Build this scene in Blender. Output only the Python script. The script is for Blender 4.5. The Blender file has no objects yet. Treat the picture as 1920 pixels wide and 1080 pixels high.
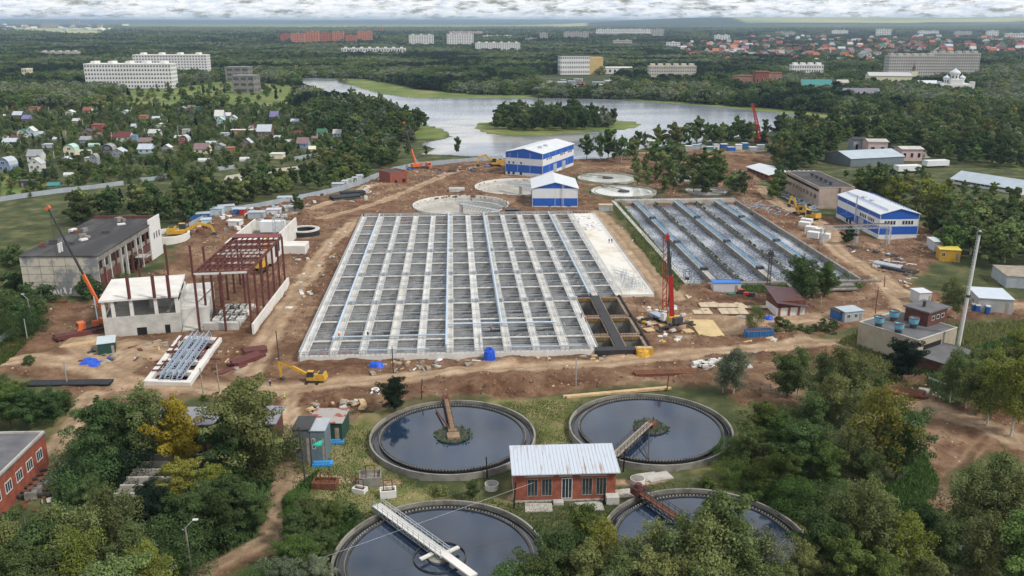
import bpy, math, random
import numpy as np
from mathutils import Vector, Matrix
random.seed(7)
R = math.radians
scene = bpy.context.scene
COL = scene.collection
# ---------------------------------------------------------------- camera
CAM_H = 85.0
FPX = 1650.0                      # focal length in pixels of the 1920 wide photograph
PITCH = math.atan((540 - 38) / FPX)
cd = bpy.data.cameras.new('camera'); cam = bpy.data.objects.new('camera', cd); COL.objects.link(cam)
cam.location = (0, 0, CAM_H); cam.rotation_euler = (math.pi / 2 - PITCH, 0, 0)
cd.sensor_width = 36; cd.lens = 36 * FPX / 1920
cd.clip_start = 1; cd.clip_end = 90000
scene.camera = cam
# ---------------------------------------------------------------- light
SUN_EL, SUN_AZ = 46, 118          # degrees; azimuth clockwise from +Y
scene.view_settings.view_transform = 'Standard'; scene.view_settings.look = 'None'
scene.view_settings.gamma = 1; scene.view_settings.use_curve_mapping = False
scene.view_settings.exposure = 0.08
sd = bpy.data.lights.new('sun', 'SUN'); sun = bpy.data.objects.new('sun', sd); COL.objects.link(sun)
sd.energy = 3.0; sd.angle = R(7); sd.color = (1.0, .94, .86)
_d = Vector((math.sin(R(SUN_AZ)) * math.cos(R(SUN_EL)), math.cos(R(SUN_AZ)) * math.cos(R(SUN_EL)), math.sin(R(SUN_EL))))
sun.rotation_euler = _d.to_track_quat('Z', 'Y').to_euler(); sun.location = _d * 300
w = bpy.data.worlds.new('World'); scene.world = w; w.use_nodes = True
nt = w.node_tree; nt.nodes.clear()
def N(t, typ, **kw):
    n = t.nodes.new(typ)
    for k, v in kw.items():
        if k in n.inputs.keys() if isinstance(k, str) else False: n.inputs[k].default_value = v
        else: setattr(n, k, v)
    return n
out = nt.nodes.new('ShaderNodeOutputWorld'); bg = nt.nodes.new('ShaderNodeBackground')
sky = nt.nodes.new('ShaderNodeTexSky'); sky.sky_type = 'NISHITA'; sky.sun_disc = False
sky.sun_elevation = R(SUN_EL); sky.sun_rotation = R(SUN_AZ); sky.altitude = 100; sky.dust_density = 1.5
tc = nt.nodes.new('ShaderNodeTexCoord')
mp = nt.nodes.new('ShaderNodeMapping'); mp.inputs['Scale'].default_value = (24, 24, 95)
nz = nt.nodes.new('ShaderNodeTexNoise'); nz.inputs['Scale'].default_value = 1.6; nz.inputs['Detail'].default_value = 9; nz.inputs['Roughness'].default_value = .68
cr = nt.nodes.new('ShaderNodeValToRGB'); cr.color_ramp.elements[0].position = .36; cr.color_ramp.elements[1].position = .50
mp2 = nt.nodes.new('ShaderNodeMapping'); mp2.inputs['Scale'].default_value = (30, 30, 130); mp2.inputs['Location'].default_value = (3, 5, 1.7)
nz2 = nt.nodes.new('ShaderNodeTexNoise'); nz2.inputs['Scale'].default_value = 2.0; nz2.inputs['Detail'].default_value = 10; nz2.inputs['Roughness'].default_value = .65
cr2 = nt.nodes.new('ShaderNodeValToRGB')
cr2.color_ramp.elements[0].position = .38; cr2.color_ramp.elements[0].color = (7.6, 8.3, 9.3, 1)
cr2.color_ramp.elements[1].position = .58; cr2.color_ramp.elements[1].color = (11.2, 11.1, 10.9, 1)
mx = nt.nodes.new('ShaderNodeMix'); mx.data_type = 'RGBA'
L = nt.links.new
L(tc.outputs['Generated'], mp.inputs[0]); L(mp.outputs[0], nz.inputs['Vector']); L(nz.outputs['Fac'], cr.inputs[0])
L(tc.outputs['Generated'], mp2.inputs[0]); L(mp2.outputs[0], nz2.inputs['Vector']); L(nz2.outputs['Fac'], cr2.inputs[0])
L(cr.outputs[0], mx.inputs['Factor']); L(sky.outputs[0], mx.inputs['A']); L(cr2.outputs[0], mx.inputs['B'])
L(mx.outputs['Result'], bg.inputs[0]); bg.inputs[1].default_value = 0.1; L(bg.outputs[0], out.inputs[0])
try:
    scene.cycles.max_bounces = 6; scene.cycles.diffuse_bounces = 2; scene.cycles.glossy_bounces = 3
    scene.cycles.transparent_max_bounces = 4; scene.cycles.volume_bounces = 0; scene.cycles.transmission_bounces = 2
    scene.cycles.use_denoising = True
except Exception: pass
# ---------------------------------------------------------------- where a point of the photograph stands on the ground
_c, _s = math.cos(PITCH), math.sin(PITCH)
def G(px, py, z=0.0):
    a = PITCH + math.atan((py - 540) / FPX); a = max(a, R(.12))
    Y = (CAM_H - z) / math.tan(a)
    d = Y * _c + (CAM_H - z) * _s
    return Vector(((px - 960) * d / FPX, Y, z))
def HT(P, py):                    # height of the point above P that shows at row py
    k = (540 - py) / FPX
    return CAM_H + P.y * (k * _c - _s) / (_c + k * _s)
def PXY(P):
    w_ = P.z - CAM_H; d = P.y * _c - w_ * _s
    return 960 + FPX * P.x / d, 540 - FPX * (P.y * _s + w_ * _c) / d
def atY(px, py, Y):               # the point of the vertical plane at depth Y that shows at px, py
    z = HT(Vector((0, Y, 0)), py); d = Y * _c - (z - CAM_H) * _s
    return Vector(((px - 960) * d / FPX, Y, z))
def SC(P): return (P.y * _c + (CAM_H - P.z) * _s) / FPX      # metres per photo pixel at P
# ---------------------------------------------------------------- mesh builder
class Fr:
    def __init__(s, O, U, V=None, W=1, D=1):
        s.O = Vector(O); s.U = Vector(U).normalized()
        s.V = Vector(V).normalized() if V is not None else Vector((-s.U.y, s.U.x, 0)); s.W = W; s.D = D
    def p(s, u, v, z): return s.O + s.U * u + s.V * v + Vector((0, 0, z))
def rot(O, deg, W=1, D=1):
    a = R(deg); return Fr(O, (math.cos(a), math.sin(a), 0), None, W, D)
def fr3(b, c, a, z=0):            # b corner, c end of the u wall, a end of the v wall (photo pixels on the ground); squared up on the longer wall
    B, C, A = G(*b, z), G(*c, z), G(*a, z)
    u, v = C - B, A - B; W, D = u.length, v.length
    if W >= D:
        U = u.normalized(); p = Vector((-U.y, U.x, 0)); V = p if p.dot(v) > 0 else -p
    else:
        V = v.normalized(); p = Vector((V.y, -V.x, 0)); U = p if p.dot(u) > 0 else -p
    B.z = 0
    return Fr(B, U, V, W, D)
WORLD = Fr((0, 0, 0), (1, 0, 0))
class MB:
    def __init__(s): s.v = []; s.f = []
    def hexa(s, P):
        n = len(s.v); s.v += [tuple(p) for p in P]
        s.f += [(n, n+3, n+2, n+1), (n+4, n+5, n+6, n+7), (n, n+1, n+5, n+4), (n+1, n+2, n+6, n+5), (n+2, n+3, n+7, n+6), (n+3, n, n+4, n+7)]
        return s
    def box(s, fr, u0, u1, v0, v1, z0, z1):
        return s.hexa([fr.p(u0, v0, z0), fr.p(u1, v0, z0), fr.p(u1, v1, z0), fr.p(u0, v1, z0), fr.p(u0, v0, z1), fr.p(u1, v0, z1), fr.p(u1, v1, z1), fr.p(u0, v1, z1)])
    def face(s, P):
        n = len(s.v); s.v += [tuple(p) for p in P]; s.f.append(tuple(range(n, n + len(P)))); return s
    def prism(s, pts, z0, z1):    # pts: xy list
        n = len(s.v); k = len(pts)
        s.v += [(p[0], p[1], z0) for p in pts] + [(p[0], p[1], z1) for p in pts]
        s.f.append(tuple(range(n + k - 1, n - 1, -1))); s.f.append(tuple(range(n + k, n + 2 * k)))
        for i in range(k): j = (i + 1) % k; s.f.append((n + i, n + j, n + k + j, n + k + i))
        return s
    def extr(s, prof, A):         # closed profile of points extruded by vector A
        n = len(s.v); k = len(prof); A = Vector(A)
        s.v += [tuple(p) for p in prof] + [tuple(Vector(p) + A) for p in prof]
        s.f.append(tuple(range(n, n + k))); s.f.append(tuple(range(n + 2 * k - 1, n + k - 1, -1)))
        for i in range(k): j = (i + 1) % k; s.f.append((n + j, n + i, n + k + i, n + k + j))
        return s
    def cyl(s, p, q, r, r2=None, n=8, cap=True):
        p, q = Vector(p), Vector(q); r2 = r if r2 is None else r2
        d = (q - p).normalized(); x = d.orthogonal().normalized(); y = d.cross(x)
        m = len(s.v)
        for c, rr in ((p, r), (q, r2)):
            for i in range(n):
                a = 2 * math.pi * (i + .5) / n; s.v.append(tuple(c + x * (math.cos(a) * rr) + y * (math.sin(a) * rr)))
        for i in range(n): j = (i + 1) % n; s.f.append((m + i, m + j, m + n + j, m + n + i))
        if cap: s.f.append(tuple(range(m + n - 1, m - 1, -1))); s.f.append(tuple(range(m + n, m + 2 * n)))
        return s
    def beam(s, p, q, w, h=None):
        p, q = Vector(p), Vector(q); h = h or w
        d = (q - p)
        if d.length < 1e-6: return s
        d.normalize(); up = Vector((0, 0, 1)) if abs(d.z) < .95 else Vector((1, 0, 0))
        x = d.cross(up).normalized() * (w / 2); y = x.cross(d).normalized() * (h / 2)
        return s.hexa([p - x - y, p + x - y, p + x + y, p - x + y, q - x - y, q + x - y, q + x + y, q - x + y])
    def path(s, pts, r, n=6):
        for a, b in zip(pts, pts[1:]): s.cyl(a, b, r, n=n)
        return s
    def ring(s, c, r0, r1, z0, z1, n=96, a0=0, a1=360):
        full = a1 - a0 >= 360; m = n if full else n + 1; b = len(s.v)
        for i in range(m):
            a = R(a0 + (a1 - a0) * i / n); ca, sa = math.cos(a), math.sin(a)
            for r, z in ((r0, z0), (r1, z0), (r1, z1), (r0, z1)): s.v.append((c[0] + ca * r, c[1] + sa * r, z))
        for i in range(n):
            j = (i + 1) % m
            for k in range(4):
                l = (k + 1) % 4; s.f.append((b + i * 4 + k, b + j * 4 + k, b + j * 4 + l, b + i * 4 + l))
        if not full:
            s.f.append((b, b+1, b+2, b+3)); e = b + (m-1)*4; s.f.append((e+3, e+2, e+1, e))
        return s
    def disc(s, c, r, z, n=72):
        return s.face([(c[0] + r * math.cos(2 * math.pi * i / n), c[1] + r * math.sin(2 * math.pi * i / n), z) for i in range(n)])
    def lathe(s, c, prof, n=16):  # prof (r,z) pairs
        b = len(s.v)
        for r, z in prof:
            for i in range(n): a = 2 * math.pi * i / n; s.v.append((c[0] + r * math.cos(a), c[1] + r * math.sin(a), c[2] + z))
        for k in range(len(prof) - 1):
            for i in range(n): j = (i + 1) % n; s.f.append((b + k*n + i, b + k*n + j, b + (k+1)*n + j, b + (k+1)*n + i))
        return s
    def build(s, name, mat, parent=None, label=None, smooth=False):
        me = bpy.data.meshes.new(name)
        o = bpy.data.objects.new(name, me); COL.objects.link(o)
        base = Vector((0, 0, 0)); q = parent
        while q is not None: base += q.location; q = q.parent
        own = Vector((0, 0, 0))
        if parent is None and s.v:
            A = np.array(s.v); own = Vector(((A[:, 0].min() + A[:, 0].max()) / 2, (A[:, 1].min() + A[:, 1].max()) / 2, A[:, 2].min()))
            o.location = own
        b = base + own
        me.from_pydata([(x - b.x, y - b.y, z - b.z) for x, y, z in s.v], [], s.f)
        if smooth: me.polygons.foreach_set('use_smooth', [True] * len(me.polygons))
        me.update()
        if mat is not None: me.materials.append(mat)
        if parent is not None: o.parent = parent
        if label: o['label'] = label
        return o
def tag(o, label=None, cat=None, group=None, kind=None):
    if label: o['label'] = label
    if cat: o['category'] = cat
    if group: o['group'] = group
    if kind: o['kind'] = kind
    return o
def thing(name, label, cat, loc=(0, 0, 0), group=None, rz=0):
    o = bpy.data.objects.new(name, None); COL.objects.link(o); o.location = loc; o.rotation_euler.z = rz
    o.empty_display_size = .5
    return tag(o, label, cat, group)
def dup(root, loc, rz=0, scale=None, label=None, group=None):
    def cp(o, parent):
        c = o.copy(); COL.objects.link(c); c.parent = parent
        for ch in o.children: cp(ch, c)
        return c
    r = cp(root, None); r.location = loc; r.rotation_euler.z = rz
    if scale: r.scale = (scale,) * 3 if not isinstance(scale, tuple) else scale
    if label: r['label'] = label
    if group: r['group'] = group
    return r
# ---------------------------------------------------------------- materials
MATS = {}
def mat(name, col, rough=.8, var=.18, scale=.5, metal=0, bump=0, bscale=None, col2=None, thr=None, detail=5, stretch=None, spec=.3):
    if name in MATS: return MATS[name]
    m = bpy.data.materials.new(name); m.use_nodes = True; t = m.node_tree; b = t.nodes['Principled BSDF']
    b.inputs['Roughness'].default_value = rough; b.inputs['Metallic'].default_value = metal
    b.inputs['Specular IOR Level'].default_value = spec
    tc = t.nodes.new('ShaderNodeTexCoord'); src = tc.outputs['Object']
    if stretch:
        mp = t.nodes.new('ShaderNodeMapping'); mp.inputs['Scale'].default_value = stretch; t.links.new(src, mp.inputs[0]); src = mp.outputs[0]
    n = t.nodes.new('ShaderNodeTexNoise'); n.inputs['Scale'].default_value = scale; n.inputs['Detail'].default_value = detail; n.inputs['Roughness'].default_value = .6
    t.links.new(src, n.inputs['Vector'])
    r = t.nodes.new('ShaderNodeValToRGB')
    lo, hi = (thr or (.3, .7))
    r.color_ramp.elements[0].position = lo; r.color_ramp.elements[1].position = hi
    c = np.array(col)
    c2 = np.array(col2) if col2 is not None else c * (1 + var)
    c1 = c if col2 is not None else c * (1 - var)
    r.color_ramp.elements[0].color = (*c1, 1); r.color_ramp.elements[1].color = (*c2, 1)
    t.links.new(n.outputs['Fac'], r.inputs[0]); t.links.new(r.outputs[0], b.inputs['Base Color'])
    if bump:
        n2 = t.nodes.new('ShaderNodeTexNoise'); n2.inputs['Scale'].default_value = bscale or scale * 3; n2.inputs['Detail'].default_value = 4
        t.links.new(src, n2.inputs['Vector'])
        bp = t.nodes.new('ShaderNodeBump'); bp.inputs['Strength'].default_value = 1; bp.inputs['Distance'].default_value = bump
        t.links.new(n2.outputs['Fac'], bp.inputs['Height']); t.links.new(bp.outputs[0], b.inputs['Normal'])
    MATS[name] = m; return m
conc = mat('concrete', (.44, .43, .40), .85, .22, .35, bump=.02)
conc_d = mat('old_concrete', (.20, .19, .17), .9, .35, .5, bump=.03)
conc_w = mat('pale_concrete', (.60, .585, .55), .8, .14, .25)
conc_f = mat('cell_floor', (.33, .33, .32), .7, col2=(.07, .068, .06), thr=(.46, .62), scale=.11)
concs = mat('stained_concrete', (.42, .40, .36), .9, col2=(.22, .20, .17), thr=(.45, .7), scale=.22)
cellw = mat('cell_wall', (.31, .31, .30), .85, .3, .3)
galv = mat('galvanised_steel', (.50, .53, .56), .4, .12, .8, metal=.6)
bluep = mat('pale_blue_pipe', (.42, .52, .63), .45, .12, .5)
bluer = mat('blue_rail_paint', (.06, .30, .55), .5, .15, .8)
white = mat('white_cladding', (.64, .65, .66), .5, .05, .3)
blue = mat('blue_cladding', (.02, .10, .42), .45, .08, .3)
roofw = mat('pale_metal_roof', (.54, .57, .60), .45, .07, .15)
roofgr = mat('grey_metal_roof', (.36, .42, .47), .5, .1, .2)
bitum = mat('bitumen_roof', (.055, .055, .058), .9, .4, .12)
bitum2 = mat('grey_bitumen_roof', (.12, .12, .125), .9, .25, .2)
brick = mat('red_brick', (.23, .075, .05), .9, .3, 1.2)
brickd = mat('dark_red_brick', (.11, .045, .035), .9, .3, 1.0)
glass = mat('window_glass', (.03, .04, .05), .1, .3, 1, spec=.6)
darkm = mat('dark_opening', (.015, .014, .013), .95, .3, 1)
rust = mat('rusty_steel', (.14, .055, .03), .85, .4, 1.5)
oxide = mat('red_oxide_steel', (.115, .038, .033), .7, .25, 1)
steeld = mat('dark_steel', (.045, .045, .05), .6, .3, 1)
steelb = mat('blue_grey_truss', (.30, .36, .44), .55, .15, 1)
wood = mat('raw_wood', (.48, .34, .19), .85, .25, .8)
woodg = mat('weathered_wood', (.28, .24, .19), .9, .3, .8)
yell = mat('machine_yellow', (.55, .31, .03), .5, col2=(.30, .20, .09), thr=(.5, .75), scale=1.2)
orange = mat('crane_orange', (.58, .13, .04), .45, .1, .8)
redp = mat('crane_red', (.36, .025, .022), .4, .1, .8)
tarp = mat('blue_tarpaulin', (.015, .08, .50), .5, .2, 1)
whitep = mat('white_paint', (.62, .62, .60), .6, .1, 1)
fence_m = mat('grey_sheet_fence', (.30, .34, .37), .55, .15, .2)
containerb = mat('container_blue', (.03, .12, .32), .55, .2, .5)
containerg = mat('container_grey', (.34, .37, .40), .55, .15, .5)
rubber = mat('black_rubber', (.02, .02, .02), .9, .2, 1)
black = mat('black_plastic_pipe', (.025, .027, .032), .5, .2, 1)
# ---------------------------------------------------------------- numpy noise and polygons
_rng = np.random.RandomState(3); _tab = _rng.rand(256, 256)
def vnoise(x, y):
    xi = np.floor(x).astype(int); yi = np.floor(y).astype(int); fx = x - xi; fy = y - yi
    fx = fx * fx * (3 - 2 * fx); fy = fy * fy * (3 - 2 * fy)
    a = _tab[xi & 255, yi & 255]; b = _tab[(xi + 1) & 255, yi & 255]; c = _tab[xi & 255, (yi + 1) & 255]; d = _tab[(xi + 1) & 255, (yi + 1) & 255]
    return (a * (1 - fx) + b * fx) * (1 - fy) + (c * (1 - fx) + d * fx) * fy
def fbm(x, y, o=4):
    s = 0; a = .5; t = 0
    for i in range(o): s = s + a * vnoise(x * 2 ** i + 17 * i, y * 2 ** i + 5 * i); t += a; a *= .5
    return s / t
def GP(pts, z=0): return np.array([[p.x, p.y] for p in (G(x, y, z) for x, y in pts)])
def sdist(X, Y, poly):            # positive inside
    ins = np.zeros(X.shape, bool); dm = np.full(X.shape, 1e9)
    n = len(poly)
    for i in range(n):
        x0, y0 = poly[i]; x1, y1 = poly[(i + 1) % n]
        c = ((y0 > Y) != (y1 > Y)) & (X < (x1 - x0) * (Y - y0) / ((y1 - y0) if y1 != y0 else 1e-9) + x0); ins ^= c
        dx, dy = x1 - x0, y1 - y0; t = np.clip(((X - x0) * dx + (Y - y0) * dy) / (dx * dx + dy * dy + 1e-9), 0, 1)
        dm = np.minimum(dm, np.hypot(X - x0 - t * dx, Y - y0 - t * dy))
    return np.where(ins, dm, -dm)
def ldist(X, Y, line):
    dm = np.full(X.shape, 1e9)
    for (x0, y0), (x1, y1) in zip(line, line[1:]):
        dx, dy = x1 - x0, y1 - y0; t = np.clip(((X - x0) * dx + (Y - y0) * dy) / (dx * dx + dy * dy + 1e-9), 0, 1)
        dm = np.minimum(dm, np.hypot(X - x0 - t * dx, Y - y0 - t * dy))
    return dm
SM = lambda v, a, b: np.clip((v - a) / (b - a), 0, 1) ** 2 * (3 - 2 * np.clip((v - a) / (b - a), 0, 1))
# site frames
GA = 3.7
GRID = rot(G(574, 667, 1.6) * 1, GA); GRID.O.z = 0
GA = 3.75; GRID = rot((-54.3, 213.6, 0), GA)
GPITCH, GN, GL = 7.62, 12, 170.0
VR = [0, 11, 27, 42.6, 58.4, 74, 89.7, 105.4, 121, 136.8, 152.5, 170]; GROWS = 11; VS = 47.0
TA, TB, TC, TD = (-12.5, 168.9), (29.8, 172.7), (-11.8, 124.8), (32.6, 129.0); TR = 17.5
# lake, in photo pixels on the ground
LAKE = [(552,152),(575,146),(632,148),(640,154),(668,162),(700,172),(745,180),(790,184),(900,184),(1010,184),(1130,186),(1200,190),(1290,195),(1390,203),(1470,212),(1560,222),(1648,234),(1640,248),(1560,240),(1480,242),(1380,258),(1290,268),(1200,278),(1130,296),(1000,299),(900,292),(850,290),(790,288),(815,278),(790,268),(835,256),(832,244),(800,236),(760,226),(720,206),(690,196),(650,190),(600,184),(570,172)]
ISLE = [(896,240),(905,232),(940,227),(1000,224),(1080,222),(1150,226),(1194,232),(1185,240),(1120,246),(1060,250),(990,255),(925,251)]
SITE = [(-60,700),(0,650),(60,612),(95,575),(190,556),(300,510),(318,468),(345,440),(345,425),(420,395),(520,378),(600,370),(680,345),(760,318),(850,305),(940,297),(1080,297),(1130,296),(1200,290),(1290,284),(1400,284),(1450,292),(1440,310),(1420,345),(1455,375),(1500,392),(1560,408),(1640,448),(1760,425),(1765,460),(1740,500),(1720,535),(1790,560),(1960,560),(1960,590),(1800,605),(1700,590),(1610,610),(1570,625),(1500,650),(1490,700),(1450,765),(1400,765),(1330,735),(1230,728),(1000,748),(900,742),(700,800),(600,785),(560,795),(545,850),(536,960),(520,1025),(400,1080),(330,1100),(350,1060),(490,1010),(505,900),(515,800),(500,760),(400,745),(310,752),(190,760),(140,830),(95,880),(85,850),(150,750),(80,715),(0,700)]
SITE2 = [(1680,690),(1750,705),(1850,745),(1990,800),(1990,890),(1870,860),(1790,880),(1770,960),(1740,1040),(1690,1000),(1680,850)]
SITE3 = [(1430,745),(1480,690),(1500,640),(1560,640),(1600,655),(1540,700),(1470,780)]
ROADS = [([(-40,690),(60,672),(180,690),(235,715),(420,735),(540,735)],6),([(160,640),(225,690),(240,650),(300,665)],9),([(170,740),(140,790),(90,865)],4.5),
 ([(545,735),(545,850),(532,940),(510,1010),(380,1075)],3.4),([(520,735),(700,715),(900,698),(1100,686),(1260,668),(1480,650),(1600,640)],5),
 ([(465,700),(500,640),(540,570),(600,480),(660,420)],5),([(600,410),(700,385),(770,358),(830,330),(880,316),(940,308)],4),
 ([(1120,398),(1160,440),(1210,500),(1265,560)],7),([(1300,600),(1400,600),(1500,600),(1690,592)],7),([(1700,592),(1690,560),(1640,515),(1580,480),(1555,455),(1562,435),(1520,410),(1460,385),(1425,350)],5.5),
 ([(1640,515),(1690,550),(1720,575),(1960,575)],6),([(1700,757),(1800,785),(1960,850)],6),([(1090,288),(1300,286),(1430,282)],6),([(560,400),(640,372),(690,352)],5)]
LAWNS = [[(600,760),(720,765),(700,830),(760,905),(900,935),(960,900),(960,960),(700,960),(640,935),(600,960),(570,870),(600,830)],[(930,755),(1100,740),(1070,800),(1085,850),(1010,840),(1000,790)],[(1300,880),(1380,870),(1560,960),(1500,1000),(1430,930)],[(85,790),(160,735),(170,770),(110,840)]]
PATHS = [[(560,893),(640,897),(740,905)],[(960,935),(1010,900),(1180,905),(1240,900)]]
HEAPS = [((575,405),5,3.2),((587,420),4,1.6),((530,610),7,2.0),((470,425),9,2.2),((395,455),9,1.6),((690,445),8,1.0),((850,705),6,1.3),((900,722),5,1.4),((960,715),6,1.2),((1030,718),7,1.5),((1120,712),7,1.2),((1440,700),9,1.6),((1400,735),7,1.4),((1700,395+35),10,2.2),((1745,430),9,2.5),((1080,600),4,.8),((1500,640),6,1.2),((1320,290),14,2.5),((1380,300),12,2.5),((720,350),9,1.5),((620,705),6,.8),((640,745),6,1.0),((330,715),5,.6),((1545,470),4,.6),((120,845),4,.8)]
PITS = [((1325,612),12,9,2.6),((1412,690),8,6,1.2),((600,515),16,10,1.2),((570,600),8,8,.8),((415,500),22,16,1.6),((980,735),9,4,1.0),((650,765),9,5,1.1)]
SX0, SX1, SY0, SY1, ST = -255., 300., 92., 665., 1.1
nx, ny = int((SX1 - SX0) / ST) + 1, int((SY1 - SY0) / ST) + 1
gx, gy = np.meshgrid(np.linspace(SX0, SX1, nx), np.linspace(SY0, SY1, ny)); gx = gx.ravel(); gy = gy.ravel()
wob = (fbm(gx / 9, gy / 9) - .5) * 9 + (fbm(gx / 2.5, gy / 2.5, 2) - .5) * 3
soil = np.zeros_like(gx)
for pl in (SITE, SITE2, SITE3): soil = np.maximum(soil, SM(sdist(gx, gy, GP(pl)) + wob, -1.5, 1.5))
lakeP, isleP = GP(LAKE), GP(ISLE)
lake_d = np.minimum(sdist(gx, gy, lakeP), -sdist(gx, gy, isleP))
soil *= 1 - SM(lake_d, -8, -3)
road = np.zeros_like(gx); rut = np.zeros_like(gx)
for ln, wd in ROADS:
    d = ldist(gx, gy, GP(ln)); k = 1 - SM(d + wob * .35, wd * .45, wd * .75); road = np.maximum(road, k)
    rut = np.maximum(rut, np.clip(np.cos((d + wob * .08) * 2 * math.pi / 3.9) - .15, 0, 1) * k)
rq = np.random.RandomState(15); trk = np.zeros_like(gx)
for k in range(42):               # wandering wheel tracks over the bare earth
    j = rq.randint(len(gx)); 
    if soil[j] < .9: continue
    x, y, a = gx[j], gy[j], rq.rand() * 6.28; ln = [(x, y)]; tu = rq.normal() * .12
    for i in range(9): x += 7 * math.cos(a); y += 7 * math.sin(a); a += tu + rq.normal() * .06; ln.append((x, y))
    m_ = (np.abs(gx - gx[j]) < 70) & (np.abs(gy - gy[j]) < 70); d = ldist(gx[m_], gy[m_], ln); trk[m_] = np.maximum(trk[m_], np.exp(-((d - 1.15) / .6) ** 2))
lawn = np.zeros_like(gx)
for pl in LAWNS: lawn = np.maximum(lawn, SM(sdist(gx, gy, GP(pl)) + wob, -2, 2))
pth = np.zeros_like(gx)
for ln in PATHS: pth = np.maximum(pth, 1 - SM(ldist(gx, gy, GP(ln)), .8, 1.7))
rough = (fbm(gx / 14, gy / 14, 5) - .5) * 2.2 + (fbm(gx / 3.5 + 40, gy / 3.5, 3) - .5) * 1.5
gz = -trk * .16 * soil + soil * (.25 + rough * (1 - .8 * road) + .12) - rut * .28 * soil + (1 - soil) * ((fbm(gx / 8, gy / 8, 3) - .5) * .5)
for (px, py), r, h in HEAPS:
    c = G(px, py); d = np.hypot(gx - c.x, gy - c.y); gz += h * np.exp(-(d / r) ** 2 * 1.3) * (1 + .5 * (fbm(gx / 2, gy / 2, 3) - .5))
rh_ = np.random.RandomState(8)
for k in range(150):
    px, py = rh_.uniform(20, 1740), rh_.uniform(300, 800); c = G(px, py); j = int(min(ny - 1, max(0, (c.y - SY0) / ST))) * nx + int(min(nx - 1, max(0, (c.x - SX0) / ST)))
    if soil[j] < .9 or road[j] > .2: continue
    r = rh_.uniform(1.2, 4); d = np.hypot(gx - c.x, (gy - c.y) * rh_.uniform(.6, 1.6)); gz += rh_.choice((1, 1, -.6)) * r * .32 * np.exp(-(d / r) ** 2) * (1 + .8 * (fbm(gx, gy, 2) - .5))
for (px, py), rx, ry, h in PITS:
    c = G(px, py); d = np.hypot((gx - c.x) / rx, (gy - c.y) / ry) + wob * .02; gz -= h * (1 - SM(d, .75, 1.05))
def inframe(fr, u0, u1, v0, v1, m=0):
    u = (gx - fr.O.x) * fr.U.x + (gy - fr.O.y) * fr.U.y; v = (gx - fr.O.x) * fr.V.x + (gy - fr.O.y) * fr.V.y
    return (u > u0 + m) & (u < u1 - m) & (v > v0 + m) & (v < v1 - m)
gz[inframe(GRID, -.3, GN * GPITCH + .3, 0, GL, .8)] = -8; gz[inframe(GRID, 80, GN * GPITCH + 11.4, VS, GL, .8)] = -8
for c, r in (((TA), TR), ((TB), TR), ((TC), TR), ((TD), TR)):
    d = np.hypot(gx - c[0], gy - c[1]); gz = np.where(d < r + 3, np.minimum(gz, .25), gz); gz[d < r - .5] = -1; soil = np.where(d < r + 6, soil * .3, soil)
EMPTY = []
for px0, px1, pyc, in ((774, 955, 383), (890, 1062, 349)):
    c = G((px0 + px1) / 2, pyc, .9); r = (px1 - px0) / 2 * SC(c); EMPTY.append((c.x, c.y, r)); gz[np.hypot(gx - c.x, gy - c.y) < r - .8] = -7
# keep the ground just below floors and basins
WATERS = []
for px0, px1, pyc in ((1083, 1196, 333.5), (1108, 1231, 358.5), (1248, 1318, 334), (1285, 1364, 358)):
    c = G((px0 + px1) / 2, pyc, .7); r = (px1 - px0) / 2 * SC(c); WATERS.append((c.x, c.y, r)); m = np.hypot(gx - c.x, gy - c.y) < r; gz[m] = -1; soil[np.hypot(gx - c.x, gy - c.y) < r + 5] *= .3
BAS = rot(G(1287, 529, 1.2), GA); BAS.O.z = 0; BAS_W, BAS_L = 60.0, 136.0
gz[inframe(BAS, 0, BAS_W, 0, BAS_L, .4)] = -3; soil[inframe(BAS, -9, -1, 0, BAS_L)] *= .25
FLAT = []
def flatten(pts, z):              # level ground under a slab or building
    m = sdist(gx, gy, GP(pts)) > -1; gz[m] = np.minimum(gz[m], z)
for pl in ([(192,640),(330,640),(372,590),(345,520),(235,520)],[(48,552),(192,560),(310,480),(300,430),(150,420)],[(265,722),(358,722),(418,634),(330,630)],[(355,650),(460,650),(520,560),(390,540)],[(410,520),(500,520),(555,455),(540,420),(430,420)],
           [(945,332),(1018,338),(1080,312),(1000,295)],[(985,393),(1090,393),(1075,360),(990,360)],[(1645,452),(1722,450),(1640,385),(1565,408)],[(1470,358),(1533,393),(1595,388),(1530,340)],[(1600,690),(1740,690),(1800,655),(1650,620)],[(960,945),(1156,940),(1156,900),(960,900)]):
    flatten(pl, 0.1)
gz = np.where(lake_d > -2, -.6, gz)
me = bpy.data.meshes.new('site_ground')
ii = (np.arange(ny - 1)[:, None] * nx + np.arange(nx - 1)[None, :]).ravel()
quads = np.stack([ii, ii + 1, ii + nx + 1, ii + nx], 1)
def mesh_np(me, V, F):
    me.vertices.add(len(V)); me.vertices.foreach_set('co', V.astype(np.float32).ravel())
    k = F.shape[1]; me.loops.add(F.size); me.loops.foreach_set('vertex_index', F.astype(np.int32).ravel())
    me.polygons.add(len(F)); me.polygons.foreach_set('loop_start', np.arange(0, F.size, k, dtype=np.int32))
    try: me.polygons.foreach_set('loop_total', np.full(len(F), k, dtype=np.int32))
    except Exception: pass
    me.update(calc_edges=True)
mesh_np(me, np.stack([gx, gy, gz], 1), quads)
def attr(me, name, a):
    t = me.attributes.new(name, 'FLOAT', 'POINT'); t.data.foreach_set('value', a.astype(np.float32))
attr(me, 'soil', soil); attr(me, 'road', np.maximum(np.maximum(road * .85, pth), trk * .38 * soil)); attr(me, 'lawn', np.maximum(lawn, 0)); attr(me, 'rut', rut)
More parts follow.
